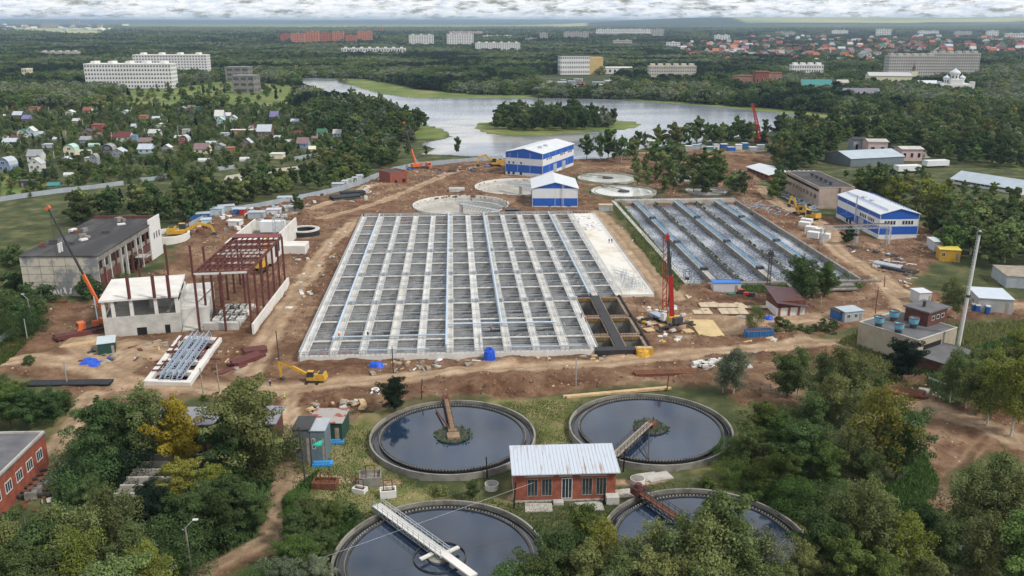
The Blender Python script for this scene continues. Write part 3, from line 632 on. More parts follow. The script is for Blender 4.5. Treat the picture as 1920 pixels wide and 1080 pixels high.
for i, (cx, cy, r) in enumerate(WATERS):
    c = (cx, cy); t = thing('settling_tank', ('far round tank of pale water right of the tall blue and white hall', 'round tank of pale water in front of its twin, behind the long basins', 'round pale water tank farthest right behind the trees', 'round pale water tank between the trees behind the long basins')[i], 'settling tank', (cx, cy, 0), 'old round tanks behind the long basins')
    MB().ring(c, r - .4, r, -.6, .9, 80).build('outer_wall', concs, t); MB().ring(c, r - 2.0, r - 1.8, -.4, .75, 80).build('weir_wall', conc_d, t); MB().disc(c, r - .3, .5, 80).build('water', pondw, t)
    MB().lathe((cx, cy, 0), [(3, .2), (3, 1), (0, 1.4)], 14).build('centre_pier', steeld, t)
    a = R(150 - 25 * i); f = Fr((cx, cy, 0), (math.cos(a), math.sin(a), 0)); MB().box(f, 0, r + 1, -.7, .7, 1.3, 1.6).build('bridge', conc_d, t)
# ================================================================ long aeration basins
foam = bpy.data.materials.new('foaming_water'); foam.use_nodes = True; tt = foam.node_tree; b = tt.nodes['Principled BSDF']
tcx = tt.nodes.new('ShaderNodeTexCoord'); mpx = tt.nodes.new('ShaderNodeMapping'); mpx.inputs['Scale'].default_value = (.75, 1.5, 1); mpx.inputs['Rotation'].default_value = (0, 0, R(-8)); tt.links.new(tcx.outputs['Object'], mpx.inputs[0])
n1 = tt.nodes.new('ShaderNodeTexNoise'); n1.inputs['Scale'].default_value = 1.5; n1.inputs['Detail'].default_value = 8; n1.inputs['Roughness'].default_value = .7; tt.links.new(mpx.outputs[0], n1.inputs['Vector'])
n2 = tt.nodes.new('ShaderNodeTexNoise'); n2.inputs['Scale'].default_value = .05; n2.inputs['Detail'].default_value = 3; tt.links.new(tcx.outputs['Object'], n2.inputs['Vector'])
ad = tt.nodes.new('ShaderNodeMath'); ad.operation = 'MULTIPLY_ADD'; ad.inputs[1].default_value = .5; tt.links.new(n2.outputs['Fac'], ad.inputs[0]); tt.links.new(n1.outputs['Fac'], ad.inputs[2])
rx = tt.nodes.new('ShaderNodeValToRGB'); e = rx.color_ramp.elements; e[0].position = .62; e[0].color = (.015, .02, .03, 1); e[1].position = .87; e[1].color = (.58, .61, .66, 1); q = e.new(.74); q.color = (.10, .12, .16, 1)
tt.links.new(ad.outputs[0], rx.inputs[0]); tt.links.new(rx.outputs[0], b.inputs['Base Color']); b.inputs['Roughness'].default_value = .25
bpn = tt.nodes.new('ShaderNodeBump'); bpn.inputs['Distance'].default_value = .25; tt.links.new(n1.outputs['Fac'], bpn.inputs['Height']); tt.links.new(bpn.outputs[0], b.inputs['Normal'])
t = thing('aeration_basin', 'long rectangular basin of six foaming water lanes with blue railed walkways', 'aeration basin', BAS.p(BAS_W / 2, BAS_L / 2, 0)); f = BAS; lw = BAS_W / 6
MB().box(f, 0, BAS_W, -.4, BAS_L, -1.6, -.7).build('water', foam, t)
MB().box(f, -.9, .6, -1.2, BAS_L + 3, -1.8, 1.3).build('outer_wall', conc, t); MB().box(f, BAS_W - .5, BAS_W + .5, -1.2, BAS_L + 3, -1.8, 1.2).build('outer_wall', conc_d, t)
MB().box(f, .6, BAS_W + 6, -2.2, -.4, -1.8, 1.2).build('near_wall', conc_d, t); MB().box(f, .6, BAS_W - .5, BAS_L, BAS_L + 3.5, -1.8, 1.9).build('far_channel', concs, t)
m = MB(); railing(m, f, 0, -1.2, BAS_W + 4, -1.2, 1.2, 2.2, 1.1, .08); railing(m, f, 0, BAS_L + 1, BAS_W, BAS_L + 1, 1.9, 1.6, 1.4, .1); railing(m, f, 0, BAS_L + 3.3, BAS_W, BAS_L + 3.3, 1.9, 1.6, 1.4, .1); railing(m, f, -.8, -1, -.8, BAS_L * .5, 1.3, 2.6, 1.0, .06); m.build('railing', steeld, t)
for k in range(1, 6):
    u = k * lw
    if k % 2:
        MB().box(f, u - .85, u + .85, -.4, BAS_L, -1.5, .8).build('lane_wall', conc_d, t); MB().box(f, u - .95, u + .95, -.4, BAS_L, .8, 1.1).build('lane_walkway', concs, t)
        for v0, v1 in ((16, 52), (54, 96), (98, BAS_L - 1)):
            m = MB().cyl(f.p(u + .35, v0, 1.75), f.p(u + .35, v1, 1.75), .17); railing(m, f, u - .7, v0, u - .7, v1, 1.1, 2.2, 1.1, .08); m.build('blue_air_pipe', bluer, t)
        m = MB(); railing(m, f, u + .8, 0, u + .8, BAS_L, 1.1, 2.4, 1.1, .07)
        for v0 in (14, 53, 97): m.box(f, u - 1.2, u + 1.4, v0, v0 + 1.6, 1.1, 2.1)
        m.build('railing', steeld, t)
    else:
        MB().box(f, u - .35, u + .35, -.4, BAS_L, -1.5, .5).build('lane_wall', conc_d, t)
        m = MB()
        for i in range(120):
            v = rr.uniform(0, BAS_L); h = rr.uniform(.2, .9)
            m.face([f.p(u - .5, v, .4), f.p(u + .5, v, .4), f.p(u + rr.uniform(-.6, .6), v, .5 + h)]); m.face([f.p(u, v - .5, .7), f.p(u, v + .5, .7), f.p(u, v + rr.uniform(-.5, .5), .8 + h)])
        m.build('weeds', weed, t)
t = thing('wire_gantry', 'small dark steel gate frame standing on the near end of the basin wall', 'gantry', f.p(1, 3, 1.2))
m = MB()
for a in (-1, 1):
    for b_ in (-1, 1): m.beam(f.p(1 + a, 3 + b_, 1.2), f.p(1 + a, 3 + b_, 4.4), .14)
    m.beam(f.p(1 + a, 2, 4.4), f.p(1 + a, 4, 4.4), .14)
for b_ in (-1, 1): m.beam(f.p(0, 3 + b_, 4.4), f.p(2, 3 + b_, 4.4), .14)
m.build('frame', steeld, t); MB().box(f, .4, 1.6, 2.4, 3.6, 1.2, 2.0).build('motor', steeld, t)
# sludge / concrete rings and loading chambers near round tanks
for px, py, r, lb in ((922, 916, 1.3, 'white concrete manhole ring with holed lid left of the brick pump house'), (1195, 906, 1.4, 'concrete manhole ring with holed lid right of the brick pump house')):
    c = G(px, py); t = thing('manhole_ring', lb, 'manhole', c); MB().ring(c, r - .25, r, 0, 1.1, 28).build('ring_wall', conc_w, t)
    m = MB().disc((c.x, c.y), r - .1, 1.12, 24); 
    for k in range(3): a = k * 2.1; m.prism([(c.x + .6 * math.cos(a) + .3 * math.cos(b_), c.y + .6 * math.sin(a) + .3 * math.sin(b_)) for b_ in (0, 1, 2, 3, 4, 5)], 1.13, 1.16)
    m.build('lid', conc_d, t)
t = thing('round_concrete_well', 'round black-walled concrete well ring on the earth beside the white block building', 'concrete well', G(571, 440)); c = G(571, 440); MB().ring(c, 4.6, 6.4, 2.2, 2.6, 40).build('rim', conc, t); MB().ring(c, 4.8, 6.2, -.5, 2.2, 40).build('wall', black, t); MB().disc((c.x, c.y), 4.8, .6, 30).build('earth_fill', mat('dark_earth', (.08, .05, .035), .95, .3, 1), t)
t = thing('small_round_tank', 'small round white-walled tank behind the derelict hall', 'tank', G(318, 448)); c = G(316, 450); MB().ring(c, 7.6, 8.4, -.5, 3.0, 40).build('wall', conc_w, t); MB().disc((c.x, c.y), 7.7, 1.2, 30).build('sludge', conc_d, t)
# ================================================================ building kit
def fbox(mb, fr, face, s0, s1, z0, z1, d0, d1):     # a box on a wall: s along it, d outwards
    if face == 'f': return mb.box(fr, s0, s1, -d1, -d0, z0, z1)
    if face == 'b': return mb.box(fr, s0, s1, fr.D + d0, fr.D + d1, z0, z1)
    if face == 'l': return mb.box(fr, -d1, -d0, s0, s1, z0, z1)
    if face == 'r': return mb.box(fr, fr.W + d0, fr.W + d1, s0, s1, z0, z1)
def window(fr, face, s, z, w_, h, t, fm=None, gm=None, pane=True, bars=1):
    m = MB(); e = max(.08, w_ * .07)
    fbox(m, fr, face, s - e, s, z - e, z + h + e, .0, .07); fbox(m, fr, face, s + w_, s + w_ + e, z - e, z + h + e, .0, .07)
    fbox(m, fr, face, s, s + w_, z - e, z, .0, .09); fbox(m, fr, face, s, s + w_, z + h, z + h + e, .0, .07)
    for i in range(bars): q = s + w_ * (i + 1) / (bars + 1); fbox(m, fr, face, q - e * .35, q + e * .35, z, z + h, .03, .06)
    o = m.build('window', fm or whitep, t)
    fbox(MB(), fr, face, s, s + w_, z, z + h, 0, .03).build('pane', gm or glass, o); return o
def opening(fr, face, s, z, w_, h, t, name='door_opening', m_=None, d=.04): return fbox(MB(), fr, face, s, s + w_, z, z + h, 0, d).build(name, m_ or darkm, t)
def walls(fr, H, t, m_, name='wall', z0=-.6): return MB().box(fr, 0, fr.W, 0, fr.D, z0, H).build(name, m_, t)
def gable(fr, H, rise, t, m_, axis='u', ov=.4, th=.18, gm=None):      # ridge along axis
    W, D = fr.W, fr.D; m = MB()
    if axis == 'u':
        A = [fr.p(-ov, -ov, H - ov * rise / (D / 2)), fr.p(-ov, D / 2, H + rise), fr.p(-ov, D + ov, H - ov * rise / (D / 2))]
        B = [q + fr.U * (W + 2 * ov) for q in A]
        g_ = MB()
        for u in (0, W - .2): g_.extr([fr.p(u, 0, H), fr.p(u, D / 2, H + rise), fr.p(u, D, H)], fr.U * .2)
    else:
        A = [fr.p(-ov, -ov, H - ov * rise / (W / 2)), fr.p(W / 2, -ov, H + rise), fr.p(W + ov, -ov, H - ov * rise / (W / 2))]
        B = [q + fr.V * (D + 2 * ov) for q in A]
        g_ = MB()
        for v in (0, D - .2): g_.extr([fr.p(0, v, H), fr.p(W / 2, v, H + rise), fr.p(W, v, H)], fr.V * .2)
    up = Vector((0, 0, th))
    for i in (0, 1): m.hexa([A[i], B[i], B[i + 1], A[i + 1], A[i] + up, B[i] + up, B[i + 1] + up, A[i + 1] + up])
    r = m.build('roof', m_, t)
    if gm: g_.build('gable', gm, t)
    return r
def flat(fr, H, t, m_, par=.5, pm=None, ov=0):
    MB().box(fr, -ov, fr.W + ov, -ov, fr.D + ov, H, H + .12).build('roof', m_, t)
    if par:
        m = MB(); W, D = fr.W, fr.D
        m.box(fr, -.05, W + .05, -.05, .3, H + .12, H + par).box(fr, -.05, W + .05, D - .3, D + .05, H + .12, H + par).box(fr, -.05, .3, .3, D - .3, H + .12, H + par).box(fr, W - .3, W + .05, .3, D - .3, H + .12, H + par)
        m.build('parapet', pm or m_, t)
def bld(name, label, cat, fr, group=None): return thing(name, label, cat, fr.p(fr.W / 2, fr.D / 2, 0), group)
def band(fr, z0, z1, t, m_, name, d=.06):
    m = MB(); W, D = fr.W, fr.D
    m.box(fr, -d, W + d, -d, 0, z0, z1).box(fr, -d, W + d, D, D + d, z0, z1).box(fr, -d, 0, 0, D, z0, z1).box(fr, W, W + d, 0, D, z0, z1)
    return m.build(name, m_, t)
seam = mat('dark_seam', (.02, .05, .16), .5, .1, 1)
def seams(fr, H, t, step=6):
    m = MB()
    for face, Ln in (('f', fr.W), ('r', fr.D), ('l', fr.D)):
        n = max(1, round(Ln / step))
        for i in range(1, n): s = Ln * i / n; fbox(m, fr, face, s - .08, s + .08, 0, H, .02, .09)
        fbox(m, fr, face, -.02, .15, 0, H, .03, .1); fbox(m, fr, face, Ln - .15, Ln, 0, H, .03, .1)
    m.build('panel_joint', whitep, t)
# ---- blue and white hall by the lake
f = fr3((1017, 332.5), (1075, 310), (948, 327)); P = f.O; H = HT(P, 289)
t = bld('blue_white_hall', 'tall two storey blue and white striped hall at the lake side of the site', 'industrial hall', f)
f2 = Fr(f.p(0, 0, 0), f.U, f.V, f.W, f.D)
walls(f, H, t, white); band(f, H * .14, H * .47, t, blue, 'lower_blue_band'); band(f, H * .76, H, t, blue, 'upper_blue_band')
gable(f, H, 2.3, t, roofw, 'u', .5, .25, blue); seams(f, H, t, 9)
for s, z, w_ in ((.12 * f.D, .28, .9), (.2, .45, .9), (.32, .28, .9)): pass
for fr_, z, h in ((.55, .4, 2.6), (.75, .4, 2.6), (.88, .4, 2.6), (.15, .4, .1)):
    opening(f, 'l', f.D * fr_, z, 1.4, h, t, 'doorway')
for fr_ in (.55, .76, .88): window(f, 'l', f.D * fr_, H * .5, 1.1, 1.3, t)
for zz in (H * .82,): window(f, 'l', f.D * .86, zz, 1.1, 1.4, t)
for s in (.12, .19, .24, .55, .60, .66, .80, .85, .90): window(f, 'f', f.W * s, H * .68, 1.8, 1.0, t)
for s in (.33, .62): opening(f, 'f', f.W * s, .2, 5, H * .38, t, 'gate', containerg, .12)
m = MB()
for u_ in (.25, .42): m.lathe(f.p(f.W * u_, f.D * .3, H + 1.2), [(1.3, 0), (1.3, 1.3), (.9, 1.6), (0, 1.7)], 12)
m.build('roof_vent', galv, t)
# ---- smaller blue and white hall
f = fr3((998, 388.4), (1083, 388.4), (990.5, 373)); f.D = 27; P = f.O; H = HT(P, 353.5)
t = bld('blue_white_hall', 'smaller gabled blue and white hall in front of the tall one, with a white ladder', 'industrial hall', f)
walls(f, H, t, white); band(f, .6, H * .48, t, blue, 'lower_blue_band'); gable(f, H, 2.9, t, roofw, 'v', .5, .25, blue); seams(f, H, t, 12)
opening(f, 'f', f.W * .35, .3, 1.3, 2.6, t, 'doorway'); opening(f, 'f', f.W * .76, .3, 2, 2.8, t, 'doorway')
m = MB(); u_ = f.W * .67
for s in (-.4, .4): m.beam(f.p(u_ + s, -.5, 0), f.p(u_ + s, -.5, H + 2.5), .12)
for i in range(20): m.beam(f.p(u_ - .4, -.5, .5 + i * .55), f.p(u_ + .4, -.5, .5 + i * .55), .08)
m.build('ladder', whitep, t)
# ---- blue and white hall on the right
f = fr3((1646, 447.6), (1718, 446.5), (1567.5, 406.5)); P = f.O; H = HT(P, 402)
t = bld('blue_white_hall', 'blue and white hall on the right with small dark windows and two roof hatches', 'industrial hall', f)
walls(f, H, t, white); band(f, H * .17, H * .50, t, blue, 'lower_blue_band'); band(f, H * .80, H, t, blue, 'upper_blue_band'); gable(f, H, 2.2, t, roofw, 'v', .5, .25, blue); seams(f, H, t, 11)
for g0 in (.12, .58):
    for i in range(4): window(f, 'f', f.W * g0 + i * f.W * .075, H * .58, f.W * .055, 1.5, t, bars=0)
for g0 in (.12, .30):
    for i in range(4): window(f, 'l', f.D * g0 + i * 1.6, H * .55, 1.1, 1.5, t, bars=0)
opening(f, 'l', f.D * .34, .2, 5, H * .45, t, 'gate', containerg, .12); opening(f, 'l', f.D * .62, .2, 1.8, 3, t, 'doorway'); opening(f, 'l', f.D * .70, .2, 1.8, 3, t, 'doorway')
for q in (.58, .68): fbox(MB(), f, 'l', f.D * q, f.D * q + 5, 3.3, 3.6, 0, 2.4).build('canopy', blue, t)
for v_, u_ in ((.45, .3), (.62, .28)): MB().box(f, f.W * u_, f.W * u_ + 1.8, f.D * v_, f.D * v_ + 2.6, H + 1, H + 2.0).build('roof_hatch', galv, t)
m = MB(); 
for q in (.2,.8): railing(m, f, f.W * q, 1, f.W * q, f.D - 1, H + .45 + (2.2 * (.2 if 1 else 0)) , 2.2, .9, .1)
m.build('snow_guard', blue, t)
MB().cyl(f.p(-1.2, f.D * .48, 0), f.p(-1.2, f.D * .48, H + 4), .3, n=8).build('flue_pipe', galv, t)
# ---- old pinkish panel hall with bitumen roof
pink = mat('faded_panel_wall', (.42, .335, .28), .9, col2=(.30, .22, .18), thr=(.45, .7), scale=.25)
f = fr3((1533, 391), (1590, 387), (1471, 357)); P = f.O; H = HT(P, 353)
t = bld('old_panel_hall', 'old faded pink panel hall with a black flat roof beside the blue and white hall', 'industrial hall', f)
walls(f, H, t, pink); flat(f, H, t, bitum, .5, pink)
m = MB(); fbox(m, f, 'l', 1, f.D - 1, H * .80, H * .92, 0, .08); m.build('strip_window', darkm, t)
for i in range(9): window(f, 'l', 3 + i * f.D * .105, H * .42, f.D * .07, 1.9, t, pink, glass, bars=2)
for i in range(5): MB().lathe(f.p(f.W * .5, f.D * (.18 + .13 * i), H + .1), [(.5, 0), (.5, .7), (1.2, 1.1), (1.0, 1.6), (0, 1.9)], 10).build('roof_ventilator', steeld, t)
fbox(MB(), f, 'f', f.W * .55, f.W * .6, 0, H, .02, .2).build('drain_pipe', rust, t)
for i in range(6): MB().box(f, f.W * (.05 + .15 * i), f.W * (.14 + .15 * i), f.D - .4, f.D - .05, H + .5, H + .75).build('parapet_cap', white, t)
# ---- red brick hall with white roof
f = fr3((1441.7, 338), (1461, 325), (1401, 322)); f.W = 15; P = f.O; H = HT(P, 328)
t = bld('brick_hall', 'red brick hall with a broad white metal roof left of the old panel hall', 'industrial hall', f); walls(f, H, t, brick); gable(f, H, 1.6, t, roofw, 'v', .9, .2, brick)
for i in range(5): opening(f, 'l', f.D * (.1 + .18 * i), H * .4, f.D * .07, 1.8, t, 'window_opening')
opening(f, 'f', f.W * .4, .1, 3, 3, t, 'gate')
# ---- grey warehouse
f = fr3((1594, 313), (1694, 308), (1563, 309)); f.D = 26; f.V = Vector((-f.U.y, f.U.x, 0)); P = f.O; H = HT(P, 298)
t = bld('grey_warehouse', 'long dark grey sheet metal warehouse with a light blue-grey roof', 'warehouse', f); walls(f, H, t, mat('grey_cladding', (.14, .17, .19), .6, .15, .3)); gable(f, H, 3, t, roofgr, 'u', .4, .2, mat('grey_cladding', (.14, .17, .19)))
# ---- long low white building far right
f = fr3((1783, 344), (1886, 361), (1762, 330)); f.D = 18; f.V = Vector((-f.U.y, f.U.x, 0)); P = f.O; H = HT(P, 335)
t = bld('long_low_building', 'long low white building with a pale blue-grey roof at the right edge', 'building', f); f.W += 8; walls(f, H, t, whitep); gable(f, H, 3.4, t, roofgr, 'u', .8, .2, whitep)
for i in range(14): window(f, 'f', 2 + i * (f.W - 4) / 14, 1.4, 2, 1.3, t, woodg)
for (a, b_), (c, d), zt, lb in ((((1684, 325), (1716, 328)), ((1733, 320), (0, 0)), 313, 'white semi-trailer box in front of the grey warehouse'), (((1738, 315), (1760, 316)), ((0, 0), (0, 0)), 307, 'white semi-trailer box behind the nearer one')):
    P0, P1 = G(*a), G(*b_); fr_ = Fr(P0, P1 - P0, None, 13, 2.6); fr_ = rot(P0, 12, 15, 5)
    t = thing('trailer_box', lb, 'trailer', P0); MB().box(fr_, 0, 15, 0, 5, 1, 4.2).build('box_body', white, t)
    m = MB()
    for q in (2, 4, 12): m.cyl(fr_.p(q, .3, .5), fr_.p(q, 4.7, .5), .5, n=10)
    m.build('wheels', rubber, t)
# ---- small red brick ruin at the far left of the site
f = fr3((732, 348), (764, 344), (718, 346)); f.D = 12; f.V = Vector((-f.U.y, f.U.x, 0)); H = HT(f.O, 326)
t = bld('brick_ruin', 'roofless small red brick building with weeds on its top', 'ruin', f); walls(f, H, t, brick); flat(f, H, t, bitum, .6, brick)
opening(f, 'f', f.W * .25, .2, 1.6, 2.4, t); opening(f, 'f', f.W * .7, 1, 2, 1.8, t, 'window_opening'); opening(f, 'r', 3, .8, 2, 2, t, 'window_opening')
# ---- derelict hall, left
f = fr3((192, 555), (306.7, 474), (48, 548)); P = f.O; H = HT(P, 481)
panel = mat('peeling_panel_wall', (.47, .43, .35), .9, col2=(.19, .20, .21), thr=(.50, .60), scale=.14)
t = bld('derelict_hall', 'derelict panel hall with torn black roof and graffiti along the foot of its wall', 'industrial hall', f)
print('derelict', f.W, f.D, H)
f.D *= .9; W_h, D_h = f.W, f.D
MB().box(f, 0, .4, 0, D_h, -.6, H).build('end_wall', panel, t)
MB().box(f, .4, W_h, D_h - .4, D_h, -.6, H).build('rear_wall', panel, t)
MB().box(f, W_h * .8, W_h, 0, .4, -.6, H + 2).box(f, W_h - .4, W_h, .4, D_h - .4, -.6, H + .1).build('white_end_block', whitep, t)
MB().box(f, .4, W_h * .8, .4, 1, H * .52, H * .62).box(f, .4, W_h * .8, 0, 1, H * .86, H).build('side_beam', conc_d, t)
MB().box(f, .4, W_h - .4, 6, 6.3, 0, H - .2).build('inner_wall', conc_d, t)
for i in range(10): MB().box(f, W_h * .08 * i + .4, W_h * .08 * i + 1.1, .02, .8, -.5, H * .86).build('column', (oxide if i % 3 == 0 else conc), t)
MB().box(f, .4, W_h * .3, .05, .35, H * .08, H * .5).build('brick_infill', brickd, t); MB().box(f, W_h * .55, W_h * .78, .05, .35, H * .08, H * .5).build('brick_infill', brickd, t)
MB().box(f, -.3, W_h * .8, -.3, D_h + .3, H, H + .35).box(f, W_h * .8 + .01, W_h + .1, 1, D_h + .3, H, H + .4).build('roof', mat('torn_bitumen_roof', (.045, .044, .045), .95, col2=(.11, .11, .11), thr=(.45, .7), scale=.12, stretch=(1, .3, 1)), t)
for i in range(14):
    u_, v_ = rr.uniform(.1, .95) * W_h, rr.uniform(.3, .95) * D_h
    MB().box(rot(f.p(u_, v_, 0), rr.uniform(0, 90)), 0, rr.uniform(.8, 3), 0, rr.uniform(.8, 2), H + .4, H + rr.uniform(.8, 2.0)).build('roof_box', rr.choice((rust, whitep, conc_d, bitum)), t)
MB().box(f, W_h * .99, W_h + .2, 0, D_h, H + .4, H + 1.4).build('brick_parapet', brickd, t)
m = MB()
for k in range(4): fbox(m, f, 'l', 0, D_h, H * (.2 * k + .16), H * (.2 * k + .16) + .12, .0, .05)
for k in range(6): fbox(m, f, 'l', D_h * k / 6 + 2, D_h * k / 6 + 2.12, 0, H, .0, .05)
m.build('panel_joint', conc_d, t)
m = MB()         # scrawled letters
for i in range(9):
    s = 2.5 + i * 1.7
    for k in range(4):
        m.beam(f.p(-.07, s + rr.uniform(0, 1.2), rr.uniform(.6, 1.2)), f.p(-.07, s + rr.uniform(0, 1.3), rr.uniform(1.6, 3.0)), .2)
m.build('graffiti', whitep, t)
for i in range(3): window(f, 'f', W_h * (.86 + .045 * i), H * .55, 1.2, 2.4, t, whitep)
for i in range(2): MB().beam(f.p(4 + 1.6 * i, D_h * .55, H), f.p(4 + 1.6 * i, D_h * .55, H + 3.4), .5).build('roof_flue', whitep, t)
MB().box(f, W_h * .52, W_h * .60, -4, 0, H * .38, H * .40).build('balcony_slab', conc, t); m = MB(); railing(m, f, W_h * .52, -4, W_h * .60, -4, H * .4, 1.2, 1.2, .12); railing(m, f, W_h * .52, -4, W_h * .52, 0, H * .4, 1.2, 1.2, .12); m.build('balcony_railing', galv, t)
# ---- new concrete building
f = fr3((198, 634), (329, 637), (236, 560)); f.V = Vector((-f.U.y, f.U.x, 0)); Z1 = HT(f.O, 563); P = f.O
f.D = G(236, 522, Z1).y - f.O.y; f.D = max(14, min(f.D, 34)); print('concrete bldg', f.W, f.D, Z1)
t = bld('concrete_shell', 'two storey raw concrete building shell with open upper floor and white roof slab', 'building shell', f)
H = Z1; W, D = f.W, f.D
MB().box(f, 0, W, 0, .5, -.5, H * .52).box(f, 0, .5, .5, D, -.5, H * .52).box(f, W - .5, W, .5, D, -.5, H * .8).box(f, .5, W - .5, D - .5, D, -.5, H - .5).build('lower_wall', conc, t)
MB().box(f, .5, W - .5, .5, D - .5, H * .42, H * .45).build('floor_slab', conc, t); MB().box(f, -.4, W + .3, -.6, D, H - .55, H).build('roof_slab', conc_w, t)
for u_ in (0, W * .12, W * .36, W * .68, W - .9): MB().box(f, u_, u_ + .9, .0, .8, H * .52, H - .55).build('column', conc_w, t)
for u_ in (0, W - .9):
    for v_ in (.45, .9): MB().box(f, u_, u_ + .9, D * v_, D * v_ + .9, H * .52, H - .55).build('column', conc_w, t)
opening(f, 'f', W * .42, .1, W * .13, H * .2, t); opening(f, 'f', W * .79, .1, W * .07, H * .22, t)
MB().box(f, W * .55, W * .95, D * .45, D * .5, H * .45, H - .6).build('inner_wall', conc, t)
MB().box(f, W - .5, W + 7.5, 4, D + 9, -.5, H * .50).box(f, W - .5, W + .2, .5, D, H * .5, H * .8).build('side_block', conc_w, t)
MB().box(f, W + .3, W + 7, -.4, 4, -.3, H * .03 + .3).build('ledge', conc, t)
for px, py in ((243, 560), (290, 559), (318, 558)):
    P = G(px, py, H); Q = atY(px - 6, py - 43, P.y)
    tag(MB().beam(P, Vector((P.x, P.y, Q.z)), .7).build('steel_column', oxide), 'thin dark red steel column standing on the white roof slab', 'steel column', 'steel columns on the concrete shell')
# free steel columns behind
for px, pb, ptp in ((268, 560, 497), (316, 520, 458), (362, 520, 460), (385, 505, 462), (205, 565, 500)):
    P = G(px, pb); z = HT(P, ptp); t_ = tag(MB().beam(P - Vector((0, 0, .5)), Vector((P.x, P.y, z)), .6).build('steel_column', oxide), 'thin dark red free standing steel column between derelict hall and earth pit', 'steel column', 'free steel columns')
# ---- red steel frame
f = fr3((473, 621), (375, 621), (516, 555)); f = Fr(G(375, 622), G(473, 621) - G(375, 622), None, (G(473, 621) - G(375, 622)).length, 1); f.V = Vector((-f.U.y, f.U.x, 0)); H = HT(f.O, 514)
f.D = 44; print('frame', f.W, H)
t = bld('steel_frame_hall', 'bare dark red steel frame of a hall with roof purlins and no cladding', 'steel frame', f); W, D = f.W, f.D
ns = 7
for i in range(ns):
    v = D * i / (ns - 1)
    for u_ in (0, W): MB().box(f, u_ - .28, u_ + .28, v - .28, v + .28, -.5, H).build('column', oxide, t)
    if i in (0, 3, 6):
        MB().box(f, W * .5 - .28, W * .5 + .28, v - .28, v + .28, -.5, H + .5).build('column', oxide, t)
    MB().beam(f.p(0, v, H), f.p(W, v, H + .5), .35, .6).build('rafter', (oxide if i % 3 else whitep), t)
for k in range(10): MB().beam(f.p(W * k / 9, 0, H + .5), f.p(W * k / 9, D, H + .5), .22, .3).build('purlin', oxide, t)
for k in range(13): MB().beam(f.p(0, D * k / 12, H + .6), f.p(W, D * k / 12, H + .8), .22, .3).build('purlin', oxide, t)
MB().beam(f.p(W, 0, H), f.p(W, D, H), .4, .6).beam(f.p(0, 0, H), f.p(0, D, H), .4, .6).beam(f.p(0, 0, H * .5), f.p(0, D, H * .5), .2).beam(f.p(W, 0, H * .55), f.p(W, D, H * .55), .25).build('eaves_beam', oxide, t)
m = MB()
for i in range(ns - 1): m.beam(f.p(W, D * i / 6, H * .1), f.p(W, D * (i + 1) / 6, H * .55), .18)
m.build('bracing', oxide, t)
MB().box(f, 0, W, D * .88, D, H + 1.0, H + 1.12).build('red_roof_sheet', mat('red_sheet', (.17, .04, .04), .6, .2, .6), t)
MB().box(f, W + .8, W + 1.4, -3, D, -.5, 3.2).build('plinth_wall', conc_w, t)
MB().box(f, W * .06, W * .72, D * .02, D * .06, -.3, 2.2).box(f, W * .1, W * .7, D * .08, D * .5, -.3, .9).build('foundation_slab', conc, t)
for i in range(4):
    for j in range(3):
        u0, v0 = W * (.14 + .14 * i), D * (.12 + .13 * j)
        m = MB().box(f, u0, u0 + 2.6, v0, v0 + .5, .9, 1.9).box(f, u0, u0 + 2.6, v0 + 2.6, v0 + 3.1, .9, 1.9).box(f, u0, u0 + .5, v0 + .5, v0 + 2.6, .9, 1.9).box(f, u0 + 2.1, u0 + 2.6, v0 + .5, v0 + 2.6, .9, 1.9); m.build('foundation_box', conc_w, t)
for i in range(9):
    m = MB(); P = G(385 + rr.uniform(0, 70), 600 + rr.uniform(-10, 20)); q = rot(P, rr.uniform(0, 60)); 
    for a in (0, 2.5):
        for b_ in (0, 1.4): m.beam(q.p(a, b_, .9), q.p(a, b_, 2.6), .1)
    railing(m, q, 0, 0, 2.5, 0, .9, 1, 1.6, .1); railing(m, q, 0, 1.4, 2.5, 1.4, .9, 1, 1.6, .1)
    tag(m.build('scaffold_trestle', steeld), 'small steel trestle standing on the foundation inside the red steel frame', 'trestle', 'trestles inside the steel frame')
# ---- white concrete box building behind the frame
f = Fr(G(425, 492), G(513, 492) - G(425, 492), None, (G(513, 492) - G(425, 492)).length, 1); f.V = (G(549, 460) - G(512, 500)); f.V.z = 0; f.V.normalize(); f.D = 40; H = HT(G(513, 492), 455); print('box', f.W, H)
t = bld('concrete_box_tank', 'white concrete basin building with open top behind the red steel frame', 'concrete building', f); W, D = f.W, f.D
MB().box(f, 0, W, 0, .6, -.5, H).box(f, W - .6, W, .6, D, -.5, H * 1.08).box(f, 0, .6, .6, D, -.5, H).box(f, .6, W - .6, D - .6, D, -.5, H * .9).build('wall', conc_w, t)
MB().box(f, .6, W - .6, .6, D * .35, H - .8, H - .3).build('deck', conc_w, t); MB().box(f, W * .25, W * .8, D * .8, D * .9, H * .5, H + .6).build('cover_slab', white, t); MB().box(f, .6, W - .6, D * .35, D - .6, 0, H * .4).build('inner_floor', conc_d, t)
opening(f, 'r', 3, 1, 2.4, H * .6, t); opening(f, 'r', 8, 2, 2, H * .5, t)
MB().box(f, W, W + 9, D * .3, D * .5, -.5, H * .42).build('side_block', conc_w, t)
P = f.p(W * .86, D * .5, 0); m = MB()
for a in (-1.7, 1.7):
    for b_ in (-1.7, 1.7): m.beam(P + Vector((a, b_, 0)), P + Vector((a, b_, H + 5)), .2)
